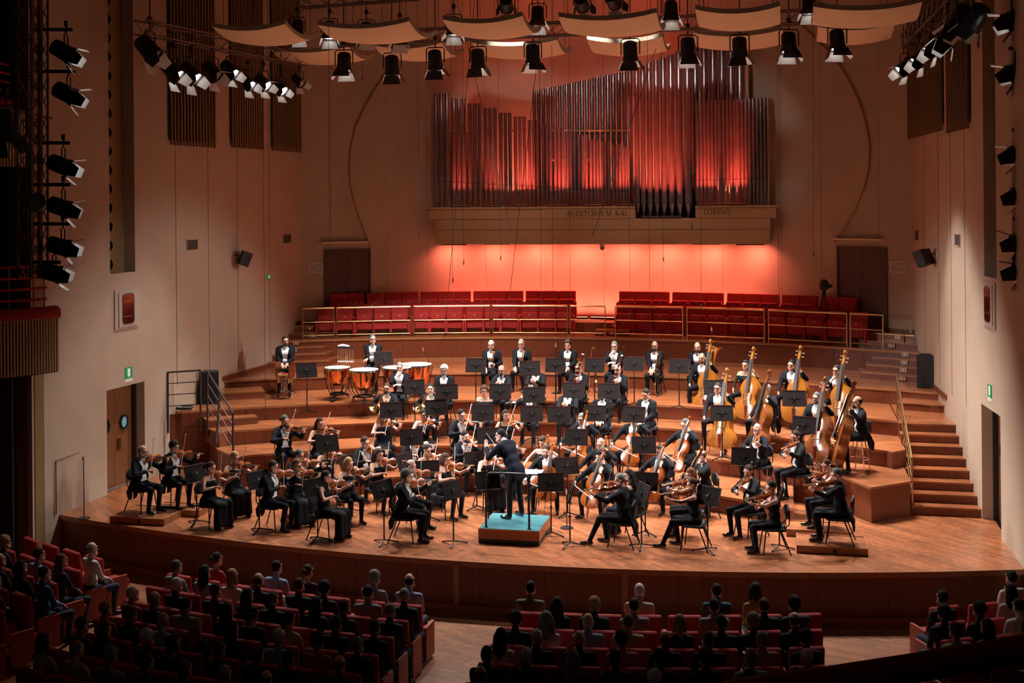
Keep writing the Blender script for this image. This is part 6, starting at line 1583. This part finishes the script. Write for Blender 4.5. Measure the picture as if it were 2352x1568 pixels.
# ---------------------------------------------------------------- music stands
ST = [(704, 850, 4, 'perc'), (881, 822, 4, 'timp'), (1093, 838, 4, 'tp1'), (1217, 845, 4, 'tp2'), (1276, 838, 4, 'tp3'), (1366, 838, 4, 'tb1'), (1457, 835, 4, 'tb2'), (1560, 840, 4, 'tuba'),
      (952, 888, 3, 'hn1'), (1027, 899, 3, 'hn2'), (898, 941, 2, 'hn3'), (1001, 935, 2, 'hn4'), (1149, 898, 3, 'cl1'), (1226, 906, 3, 'cl2'), (1318, 895, 3, 'bn1'), (1398, 897, 3, 'bn2'),
      (1109, 947, 2, 'fl0'), (1221, 949, 2, 'fl1'), (1284, 951, 2, 'ob1'), (1366, 948, 2, 'ob2'), (1456, 951, 2, 'cl3'),
      (449, 1086, 0, 'v1 v2'), (593, 1101, 0, 'v3 v4'), (751, 1018, 1, 'v5 v6'), (727, 1118, 0, 'v7 v8'), (797, 1064, 0, 'v9 v10'), (879, 1123, 0, 'v11 v12'), (930, 1059, 0, 'v13 v14'), (945, 1003, 1, 'v15 v16'), (981, 1077, 0, 'v17 v18'),
      (1038, 1125, 0, 'v20 v19'), (1094, 1056, 0, 'v23'), (1122, 1000, 1, 'v22 v24'), (1120, 1102, 0, 'v21 v26'),
      (1324, 1003, 1, 'c3'), (1302, 1069, 0, 'c1'), (1265, 1107, 0, 'c2'), (1312, 1128, 0, 'a1'), (1479, 1021, 1, 'c4'), (1482, 1105, 0, 'c8'), (1476, 1131, 0, 'a2 a2b'), (1658, 948, 2, 'b5'), (1824, 914, 3, 'b3'), (1847, 975, 2, 'b7'), (1709, 1048, 1, 'a5'), (1641, 889, 3, 'b1'), (1793, 1133, 0, 'a4 a8'), (1627, 1138, 0, 'a3')]
WHO = {'perc': 'the percussionist', 'timp': 'the timpanist', 'tp1': 'the leftmost trumpeter', 'tp2': 'the second trumpeter', 'tp3': 'the third back-row player', 'tb1': 'the chin-resting trombonist', 'tb2': 'the rightmost trombonist', 'tuba': 'the tuba player', 'hn1': 'the fist-at-mouth horn player', 'hn2': 'the idle horn player', 'hn3': 'the leftmost horn player', 'hn4': 'the front right horn player', 'cl1': 'the left clarinettist', 'cl2': 'the right clarinettist', 'bn1': 'the left bassoonist', 'bn2': 'the right bassoonist', 'fl0': 'the left-end woodwind player', 'fl1': 'the flautist', 'ob1': 'the playing oboist', 'ob2': 'the resting oboist', 'cl3': 'the right-end woodwind player', 'v1': 'the leftmost violinist', 'v2': 'the violinist by the stage door', 'v3': 'the violinist in the long gown', 'v4': 'the violinist behind the long gown', 'v5': 'the leftmost tier violinist', 'v6': 'the second tier violinist', 'v7': 'the left stage-edge violinist', 'v8': 'the long-sleeved violinist', 'v9': 'the violinist behind the long-sleeved one', 'v10': 'the sleeveless violinist with glasses', 'v11': 'the middle stage-edge violinist', 'v12': 'the strapless violinist', 'v13': 'the mid-left tailcoat violinist', 'v14': 'the sleeveless centre violinist', 'v15': 'the third tier violinist', 'v16': 'the fourth tier violinist', 'v17': 'the violinist below the fourth', 'v18': 'the long-sleeved centre violinist', 'v19': 'the deputy of the concertmaster', 'v20': 'the concertmaster', 'v21': 'the violinist left of the podium', 'v22': 'the fifth tier violinist', 'v23': 'the violinist past the outstretched hand', 'v24': 'the tier violinist above the conductor', 'v25': 'the hidden violinist', 'v26': 'the violinist behind the podium desk', 'c1': 'the strapless cellist', 'c2': 'the front-facing cellist', 'c3': 'the left tier cellist', 'c4': 'the second tier cellist', 'c5': 'the cellist of the second desk', 'c6': 'the centre front cellist', 'c7': 'the tier cellist next to basses', 'c8': 'the outstretched-arm cellist', 'c9': 'the rightmost cellist', 'a1': 'the violist with back turned', 'a1b': 'the violist in the black dress', 'a2': 'the violist with stretched leg', 'a2b': 'the violist behind the stretched leg', 'a3': 'the front-right tailcoat violist', 'a4': 'the slim-trousered violist', 'a5': 'the left tier violist', 'a6': 'the right tier violist', 'a7': 'the violist on the rear riser', 'a8': 'the violist on the front riser', 'b1': 'the leftmost back bassist', 'b2': 'the second back bassist', 'b3': 'the third back bassist', 'b4': 'the rightmost back bassist', 'b5': 'the leftmost front bassist', 'b6': 'the second front bassist', 'b7': 'the third front bassist', 'b8': 'the rightmost front bassist'}
SHEETS = ('v1', 'v3', 'v11', 'v20', 'a1', 'a2', 'a4', 'a3', 'v7')
for (u, v, t, ids) in ST:
    ids = ids.split(); zc = 1.02
    p = onz(u, v, TZ[t]+zc); q = np.mean([LOC[i] for i in ids], 0)
    # players sit a little behind the spot they look from
    d = q[:2]-p[:2]; rz = math.atan2(d[1], d[0])-R(90)
    o = place('stand', make_stand, 'black music stand in front of '+WHO[ids[0]], (p[0], p[1], TZ[t]), rz, 'music stands')
    if ids[0] in SHEETS:
        c, s_ = math.cos(rz), math.sin(rz)
        sh = thing('sheet_music', 'white sheet music on the stand of '+WHO[ids[0]], 'sheet music', (p[0]-s_*.02, p[1]+c*.02, TZ[t]+zc), 0)
        sh.rotation_euler = Euler((R(-20), 0, rz), 'XYZ')
        part('page', MB().box((-.22, .0, -.15), (-.005, .008, .155)), M_PAPER, sh); part('page', MB().box((.005, .0, -.15), (.22, .008, .155)), M_PAPER, sh)
        mb = MB()
        for x0 in (-.20, .02):
            for k in range(9): mb.box((x0, .0078, -.13+.03*k), (x0+.18, .0092, -.122+.03*k))
        part('staves', mb, M_INK, sh)
# conductor's low desk with open score
p = onz(1213, 1083, .92)
o = thing('conductor_desk', 'flat black conductor desk right of the conductor', 'music stand', (p[0], p[1], 0), R(180))
part('top', MB().box((-.34, -.22, .90), (.34, .22, .915)), M_DESK, o); part('pole', MB().tube([(0, 0, .05), (0, 0, .9)], .02, 8), M_BLKMETAL, o, True); part('foot', MB().lathe([(.2, 0), (.2, .02), (.03, .05)], 14), M_BLKMETAL, o, True)
o = thing('open_score', 'open white score on the conductor desk', 'sheet music', (p[0], p[1], .916), R(180))
part('page', MB().box((-.29, -.19, 0), (-.003, .19, .012)), M_PAPER, o); part('page', MB().box((.003, -.19, 0), (.29, .19, .012)), M_PAPER, o)
# ---------------------------------------------------------------- percussion
for i, (u, v, r_, lab) in enumerate(((775, 843, .33, 'leftmost copper timpano with cream head'), (836, 848, .37, 'large copper timpano with cream head in front of the timpanist'), (912, 843, .37, 'copper timpano behind the fist-at-mouth horn player'), (955, 836, .42, 'largest copper timpano at right of the four'))):
    p = onz(u, v, 1.40+.82); place('timp%d' % i, make_timpano(r_), lab, (p[0], p[1], 1.40), R(20*i), 'timpani')
p = onz(795, 797, 1.40+1.28)
o = thing('mallet_stand', 'mallet tray on a tall stand with hanging drum mallets', 'stand', (p[0], p[1], 1.40))
part('tray', MB().box((-.24, -.08, 1.26), (.24, .08, 1.28)), M_BLKMETAL, o)
part('towel', MB().tube([(-.22, 0, 1.30), (-.1, .01, 1.32), (.08, 0, 1.305)], [.025, .04, .025], 8), M_WHITECLOTH, o, True)
part('pole', MB().tube([(0, 0, .2), (0, 0, 1.26)], .014, 8), M_CHROME, o, True)
for k in range(3): a = R(90+120*k); part('leg', MB().tube([(0, 0, .3), (.3*math.cos(a), .3*math.sin(a), .01)], .012, 6), M_CHROME, o)
for k in range(9):
    x = -.2+.05*k
    m = thing('drum_mallet', 'wooden drum mallet hanging from the tray, %s from left' % ORD[k], 'mallet', (p[0]+x, p[1]-.05, 1.40+1.25)); m['group'] = 'hanging mallets'
    part('shaft', MB().tube([(0, 0, 0), (0, 0, -.34)], .006, 5), M_BRIDGE, m); part('head', MB().lathe([(.008, -.36), (.02, -.35), (.02, -.325), (.008, -.315)], 8), M_WHITECLOTH, m, True)
p = onz(655, 860, 1.40+.62)
o = thing('cymbal_table', 'small percussion cradle table with red cloth on a tripod', 'stand', (p[0], p[1], 1.40))
part('table', MB().box((-.13, -.16, .60), (.13, .16, .63)), mat('ochre_ply', (.35, .2, .07), .5), o)
part('cloth', MB().box((-.09, -.06, .63), (.06, .06, .65)), mat('red_cloth', (.5, .02, .03), .8), o)
for x in (-.14, .14): part('cradle', MB().box((x-.01, -.15, .42), (x+.01, .15, .66)), MATS['ochre_ply'], o)
part('pole', MB().tube([(0, 0, .2), (0, 0, .6)], .012, 8), M_CHROME, o, True)
for k in range(3): a = R(30+120*k); part('leg', MB().tube([(0, 0, .3), (.28*math.cos(a), .28*math.sin(a), .01)], .010, 6), M_CHROME, o)
for s_ in (-1, 1):
    c = thing('cymbal', 'bronze cymbal standing upright in the %s side of the cradle' % ('left' if s_ < 0 else 'right'), 'cymbal', (p[0]+s_*.19, p[1], 1.40+.74), 0)
    part('plate', MB().lathe([(.02, .03), (.05, .028), (.07, .012), (.22, 0), (.22, -.003), (.06, .008)], 24, Matrix.Rotation(R(90)*s_, 4, 'Y'), capend=False), mat('cymbal_bronze', (.45, .25, .12), .3, 1.), c, True)
    part('strap', MB().tube([(s_*.03, 0, 0), (s_*.06, 0, -.05)], .012, 6), M_EBONY, c)
# trombones / tuba on stands, clarinet on stand, microphones
p = onz(1352, 800, 1.40+1.15); put('trombone', make_trombone, thing('trombone_stand', 'black stand holding an upright trombone behind music desks', 'stand', (p[0], p[1], 1.40)), bmat((0, 0, .72), (.9, .4, 0), (0, 0, 1)), 'upright brass trombone on a stand left of centre desk')
q = [o for o in bpy.data.objects if o.name.startswith('trombone_stand')][0]
part('pole', MB().tube([(0, .05, 0), (0, .05, .75)], .012, 7), M_BLKMETAL, q, True); part('cup', MB().lathe([(.03, .75), (.05, .78)], 10, Matrix.Translation((0, .05, 0))), M_BLKMETAL, q)
for k in range(3): a = R(120*k); part('leg', MB().tube([(0, .05, .2), (.2*math.cos(a), .05+.2*math.sin(a), .01)], .01, 5), M_BLKMETAL, q)
p = onz(1444, 800, 1.40+1.1); put('trombone', make_trombone, con, Matrix(), 'tmp')
_t = [o for o in bpy.data.objects if o.get('label') == 'tmp'][0]; _t.location = (p[0], p[1]-.1, 1.40+.70); _t.rotation_euler = (0, 0, R(95)); _t.scale = (1, 1, 1); _t['label'] = 'narrow upright trombone seen edge-on beside the chin-resting trombonist'
r_ = [o for o in bpy.data.objects if o.get('label', '').startswith('tuba player in')][0]
put('tuba', make_tuba, r_, bmat((.28, -.34, .42), (0, .9, -.1), (.1, -.05, 1)), 'large brass tuba on the lap of the tuba player')
def mic_stand(u, vb, t, ht, lab, boom=None):
    p = onz(u, vb, TZ[t] if t < 9 else ZC1)
    o = thing('mic_stand', lab, 'microphone stand', tuple(p))
    part('base', MB().lathe([(.13, 0), (.13, .015), (.02, .03)], 14), M_BLKMETAL, o, True)
    part('pole', MB().tube([(0, 0, .02), (0, 0, ht)], .010, 7), M_BLKMETAL, o, True)
    e = (0, 0, ht)
    if boom: e = boom; part('boom', MB().tube([(0, 0, ht), boom], .008, 6), M_BLKMETAL, o, True)
    d = np.array([.0, -.03, .12])
    part('microphone', MB().tube([e, tuple(np.array(e)+d*.5), tuple(np.array(e)+d)], [.012, .02, .018], 8), M_CHROME, o, True)
mic_stand(1636, 905, 4, 1.62, 'tall microphone stand rising behind the leftmost back bassist')
mic_stand(193, 1190, 0, 1.15, 'thin microphone stand at the far left stage edge')
mic_stand(1302, 1212, 0, .65, 'short microphone stand in front of the cellos')
mic_stand(857, 784, 9, .95, 'thin microphone stand behind the timpanist')
mic_stand(1936, 1088, 2, .95, 'microphone on short stand before the right basses')
mic_stand(985, 900, 3, .9, 'boom microphone by the horns', (-.12, -.1, 1.15))
mic_stand(1278, 903, 4, 1.2, 'slim microphone stand between brass desks')
# tripod camera by the right chorus door
p = hitback(1893, 690, .55); p[2] = ZC2
o = thing('camera_tripod', 'black video camera under hood on a tripod by the right door', 'camera', tuple(p))
for k in range(3): a = R(-60+120*k); part('leg', MB().tube([(0, 0, .95), (.33*math.cos(a), .33*math.sin(a), 0)], .016, 6), M_BLKMETAL, o)
part('head', MB().tube([(0, 0, .9), (0, 0, 1.1)], .05, 8), M_BLKMETAL, o, True)
part('camera_body', MB().lathe([(.10, 1.1), (.13, 1.15), (.12, 1.3), (.06, 1.38), (0, 1.39)], 12), M_BLACK, o, True); part('lens', MB().tube([(.0, 0, 1.2), (.22, -.05, 1.2)], .05, 8), M_BLACK, o, True)
# PA speakers on the tiers
for u, v, z, lab in ((484, 925, 1.40, 'black loudspeaker cabinet on the left landing behind the rail'), (2138, 890, 1.77, 'black loudspeaker cabinet beside the right wall steps')):
    p = onz(u, v, z)
    o = thing('floor_speaker', lab, 'speaker', (p[0], p[1], z), R(20 if u < 1000 else -15))
    wd = .30 if u > 1000 else .22
    part('cabinet', MB().prism([(-wd, -.18), (wd, -.18), (wd*.8, .25), (-wd*.8, .25)], .01, .80), M_SPKR, o); part('grille', MB().box((-wd+.02, -.19, .04), (wd-.02, -.18, .77)), M_BLACK, o); part('badge', MB().box((wd-.08, -.193, .05), (wd-.05, -.19, .07)), M_PLATE, o); part('foot_pads', MB().box((-wd+.02, -.16, 0), (wd-.02, .2, .012)), M_BLACK, o)
# handrails
def rail_thing(lab, pts_top, posts, m, nbars, drop=.22, r_=.022):
    o = thing('stair_rail', lab, 'railing', pts_top[0]); O = np.array(pts_top[0])
    part('handrail', MB().tube([np.array(p)-O for p in pts_top], r_, 8), m, o, True)
    for k in range(nbars): part('bar', MB().tube([np.array(p)-O-np.array([0, 0, drop*(k+1)]) for p in pts_top], r_*.55, 6), m, o, True)
    for a, b in posts: part('post', MB().bar(np.array(a)-O, np.array(b)-O, .05, .03), m, o)
    return o
a = np.array([7.87, 29.3, 2.3]); b = np.array([7.87, 26.05, 1.1])
rail_thing('brass handrail of the right stage stairs', [a, b], [((7.87, 29.3, 1.0), a), ((7.87, 27.7, .8), (7.87, 27.7, 1.7)), ((7.87, 26.05, .1), b)], M_BRASS, 3, .24)
A = onz(470, 945, 1.4); B = onz(536, 1030, .55)
a = ony(476, 852, 26.75); b = ony(535, 948, 25.75); c = ony(496, 900, 26.35)
rail_thing('dark grey sloping handrail by the left steps', [a, b], [(a-np.array([0, 0, 1.55]), a), (c-np.array([0, 0, 1.2]), (a+b)/2), (b-np.array([0, 0, .95]), b)], M_GREYMETAL, 3, .28)
a = ony(385, 855, 26.75); b = ony(460, 850, 26.85)
rail_thing('dark grey guard rail on the left landing', [a, b], [(a-np.array([0, 0, 1.45]), a), (b-np.array([0, 0, 1.45]), b)], M_GREYMETAL, 3, .27)
p = onz(422, 940, 1.40); o = thing('cable_coil', 'coiled grey cables lying on the left landing', 'cable', tuple(p))
for k in range(4): part('loop', MB().tube([((.2+.02*k)*math.cos(t), (.13+.012*k)*math.sin(t), .02+.018*k) for t in lin(0, 2*math.pi, 20)[:-1]], .012, 5, closed=True), mat('cable_grey', (.12, .12, .13), .6) if k % 2 else M_BLACK, o, True)
# ================================================================== AUDIENCE
ROWY = lambda x, r_: 18.76+.028*(x-.3)**2-.71*r_
BL = {'left centre': [-.52-.605*k for k in range(8)], 'right centre': [1.40+.59*k for k in range(8)], 'far left': [-6.75-.6*k for k in range(4)], 'far right': [7.60+.6*k for k in range(3)]}
for b, xs_ in BL.items():
    for r_ in range(7):
        for k, x in enumerate(xs_):
            if b == 'far right' and r_ > 3: continue
            sl = .056*(x-.3)
            if abs(x) > 6.2: sl *= 1.25
            place('seat_b', seat_b, 'red stalls seat, %s row of %s block, %s from the centre aisle side' % (ORD[r_], b, ORD[k]), (x, ROWY(x, r_), ZS), R(180)+math.atan(sl), 'red stalls seats')
S6 = lambda x, y: (x/3.267, 1200+y/3.267); S7 = lambda x, y: (600+x/3.267, 1240+y/3.267); S8 = lambda x, y: (1100+x/3.267, 1240+y/3.267); S9 = lambda x, y: (1700+x/3.607, 1240+y/3.607)
CL = {'black': (.012, .012, .014), 'navy': (.015, .02, .05), 'white': (.62, .6, .58), 'lightblue': (.25, .34, .48), 'grey': (.2, .21, .22), 'beige': (.42, .35, .28), 'red': (.35, .03, .03), 'green': (.12, .16, .08), 'blue': (.02, .07, .2), 'teal': (.02, .08, .11), 'mustard': (.38, .28, .08), 'plaid': (.38, .14, .13), 'olive': (.09, .08, .05)}
CLM = {k: mat('cloth_'+k, c, .85, var=.12, vscale=25) for k, c in CL.items()}
AUD = [(S6, 'FL1', [(80, 140, 'curly', 'blond', 'black'), (335, 200, 'short', 'dark', 'lightblue'), (480, 255, 'long', 'light', 'black'), (675, 265, 'receding', 'grey', 'white')]),
       (S6, 'FL2', [(75, 265, 'receding', 'grey', 'black'), (235, 345, 'long', 'dark', 'black'), (385, 360, 'short', 'black', 'blue')]),
       (S6, 'FL3', [(90, 410, 'short', 'grey', 'olive')]),
       (S6, 'LC1', [(1260, 375, 'short', 'saltpepper', 'grey'), (1395, 310, 'bun', 'dark', 'red'), (1610, 360, 'long', 'dark', 'lightblue'), (1765, 385, 'bob', 'blond', 'white'), (2040, 360, 'short', 'black', 'lightblue'), (2215, 410, 'bun', 'brown', 'navy')]),
       (S7, 'LC1', [(725, 305, 'curly', 'grey', 'grey'), (935, 325, 'receding', 'dark', 'lightblue'), (1225, 335, 'short', 'grey', 'navy')]),
       (S6, 'LC2', [(1045, 520, 'short', 'white', 'red'), (1250, 510, 'short', 'white', 'black'), (1830, 485, 'receding', 'brown', 'black'), (2060, 525, 'short', 'saltpepper', 'black')]),
       (S7, 'LC2', [(400, 420, 'curly', 'dark', 'black'), (560, 435, 'long', 'black', 'black'), (815, 435, 'short', 'black', 'grey'), (1085, 460, 'short', 'grey', 'black')]),
       (S6, 'LC3', [(860, 600, 'short', 'blond', 'red'), (1050, 615, 'receding', 'grey', 'black'), (1305, 675, 'short', 'dark', 'grey'), (1515, 730, 'long', 'blond', 'black'), (1790, 730, 'bun', 'brown', 'black')]),
       (S7, 'LC3', [(60, 500, 'long', 'black', 'black'), (450, 505, 'short', 'dark', 'black'), (745, 545, 'short', 'black', 'black'), (970, 555, 'short', 'dark', 'black')]),
       (S6, 'LC4', [(620, 585, 'curly', 'red', 'black'), (840, 680, 'short', 'black', 'olive'), (1135, 735, 'bald', 'grey', 'lightblue'), (1330, 830, 'bob', 'dark', 'black'), (2015, 775, 'bun', 'black', 'beige')]),
       (S7, 'LC4', [(300, 630, 'short', 'white', 'lightblue'), (590, 700, 'curly', 'dark', 'plaid'), (880, 690, 'short', 'grey', 'black')]),
       (S6, 'LC5', [(370, 740, 'bob', 'brown', 'beige'), (580, 870, 'long', 'black', 'black'), (1560, 870, 'long', 'black', 'black'), (1840, 860, 'short', 'brown', 'black'), (2170, 890, 'short', 'dark', 'black')]),
       (S7, 'LC5', [(210, 770, 'short', 'black', 'black'), (700, 820, 'receding', 'saltpepper', 'olive')]),
       (S6, 'LC6', [(80, 995, 'short', 'grey', 'beige'), (290, 990, 'curly', 'grey', 'grey'), (610, 1100, 'short', 'dark', 'black'), (865, 1120, 'short', 'saltpepper', 'black'), (1120, 1120, 'short', 'grey', 'black'), (1415, 980, 'curly', 'white', 'black'), (1650, 1030, 'receding', 'brown', 'grey'), (2010, 1110, 'short', 'dark', 'black'), (2190, 1080, 'long', 'dark', 'black')]),
       (S7, 'LC6', [(50, 970, 'short', 'brown', 'black'), (570, 985, 'short', 'brown', 'black')]),
       (S8, 'RC1', [(375, 380, 'short', 'black', 'green'), (615, 430, 'long', 'dark', 'black'), (885, 440, 'curly', 'blond', 'black'), (1125, 420, 'short', 'white', 'beige'), (1670, 350, 'short', 'black', 'teal'), (1990, 395, 'bob', 'black', 'mustard')]),
       (S9, 'RC1', [(380, 560, 'curly', 'black', 'navy')]),
       (S8, 'RC2', [(375, 570, 'curly', 'dark', 'black'), (530, 540, 'longcurly', 'grey', 'white'), (860, 520, 'bald', 'grey', 'lightblue'), (1115, 510, 'short', 'black', 'grey'), (1625, 455, 'short', 'dark', 'grey')]),
       (S9, 'RC2', [(325, 660, 'receding', 'brown', 'black'), (620, 710, 'curly', 'black', 'black')]),
       (S8, 'RC3', [(220, 630, 'long', 'dark', 'white'), (490, 600, 'short', 'white', 'navy'), (795, 600, 'short', 'light', 'beige'), (1080, 660, 'curly', 'black', 'plaid'), (1580, 660, 'bob', 'blond', 'black'), (1945, 625, 'curly', 'grey', 'black')]),
       (S9, 'RC3', [(315, 780, 'short', 'grey', 'plaid'), (650, 840, 'short', 'white', 'red')]),
       (S8, 'RC4', [(95, 800, 'short', 'saltpepper', 'black'), (400, 745, 'bald', 'grey', 'navy'), (745, 800, 'long', 'grey', 'black'), (1065, 760, 'receding', 'light', 'black'), (1285, 790, 'curly', 'black', 'black'), (1625, 780, 'short', 'saltpepper', 'black'), (1920, 790, 'short', 'grey', 'lightblue')]),
       (S8, 'RC5', [(45, 840, 'short', 'white', 'black'), (330, 930, 'bob', 'brown', 'black'), (620, 850, 'short', 'black', 'olive'), (980, 910, 'long', 'black', 'white'), (1275, 950, 'curly', 'white', 'black'), (1605, 920, 'curly', 'brown', 'black'), (1950, 880, 'bun', 'black', 'grey')]),
       (S9, 'RC5', [(365, 990, 'short', 'black', 'black'), (705, 970, 'short', 'dark', 'black')]),
       (S8, 'RC6', [(230, 1030, 'receding', 'brown', 'black'), (560, 1030, 'short', 'black', 'black'), (885, 1020, 'short', 'brown', 'black'), (1600, 1030, 'short', 'black', 'black')]),
       (S7, 'RC6', [(1500, 1010, 'receding', 'saltpepper', 'black')]),
       (S9, 'FR1', [(1670, 550, 'curly', 'black', 'black'), (1815, 480, 'short', 'dark', 'black'), (2185, 445, 'long', 'black', 'beige'), (2335, 410, 'short', 'dark', 'white')]),
       (S9, 'FR2', [(1850, 640, 'long', 'brown', 'teal'), (1975, 620, 'curly', 'black', 'black'), (2280, 720, 'bob', 'light', 'white')]),
       (S9, 'FR3', [(2020, 720, 'short', 'black', 'beige')]),
       (S9, 'RC5', [(1015, 830, 'short', 'brown', 'black'), (1065, 930, 'short', 'black', 'black')]), (S9, 'FR4', [(2200, 990, 'short', 'black', 'white')])]
BN = {'FL': 'far left', 'LC': 'left centre', 'RC': 'right centre', 'FR': 'far right'}
HN = {'black': 'black', 'dark': 'dark', 'brown': 'brown', 'light': 'light brown', 'blond': 'blond', 'grey': 'grey', 'white': 'white', 'saltpepper': 'greying', 'red': 'reddish'}
SN = {'short': 'short', 'curly': 'curly', 'long': 'long', 'longcurly': 'long wavy', 'bob': 'bobbed', 'bun': 'tied-up', 'receding': 'thinning', 'bald': 'bald'}
AP = {}; CNT = {}; USED = set(); LABS = set()
for f, blk, L_ in AUD:
    for (x, y, hair, hc, cl_) in L_:
        u, v = f(x, y); p = onz(u, v, ZS+1.235)
        bn = BN[blk[:2]]; best = None
        for r2 in range(7):
            if bn == 'far right' and r2 > 3: continue
            for k2, x2 in enumerate(BL[bn]):
                if (bn, r2, k2) in USED: continue
                d2 = (x2-p[0])**2+((ROWY(x2, r2)-p[1])*1.25)**2
                if best is None or d2 < best[0]: best = (d2, r2, k2, x2)
        if best is None: continue
        _, r_, k2, x2 = best; USED.add((bn, r_, k2))
        xx = x2+max(-.07, min(.07, p[0]-x2)); yy = ROWY(x2, r_)+.02
        fem = 1 if hair in ('long', 'bob', 'bun', 'longcurly') else 0
        hy_ = random.uniform(-.35, .35)
        ang = R(180)+math.atan(.056*(xx-.3))*1.2+random.uniform(-.12, .12)
        key = (hair, fem)
        n = CNT.get(blk, 0); CNT[blk] = n+1
        seat_no = ORD[k2]
        cw = {'lightblue': 'light blue', 'plaid': 'striped'}.get(cl_, cl_)
        desc = 'person in %s top, %s row of %s stalls block, %s seat from aisle' % (cw, ORD[r_], BN[blk[:2]], seat_no)
        LABS.add(desc)
        if key not in AP:
            o = person(desc, (xx, yy, ZS), ang, fem, hair, 'black', 0, 'shirt', cloth=M_WHITECLOTH, hy=0, hp=.02, sc=.97, bow=False); AP[key] = o
        else: o = copy_tree(AP[key])
        o.location = (xx, yy, ZS); o.rotation_euler = (0, 0, ang); o['label'] = desc; o['group'] = 'concert audience'
        for c in o.children:
            for s_ in c.material_slots: s_.link = 'OBJECT'
            if c.name.startswith('body'):
                ms = [SKINS[random.randint(0, 3)], CLM[cl_], CLM['navy'], M_EBONY, M_LIP, M_EYE, HAIRM[hc], CLM[cl_]]
                for s_, m in zip(c.material_slots, ms): s_.material = m
            elif c.name.startswith('hair'): c.material_slots[0].material = HAIRM[hc]
print('objects', len(bpy.data.objects), 'tris', sum(len(p.vertices)-2 for me in bpy.data.meshes for p in me.polygons))
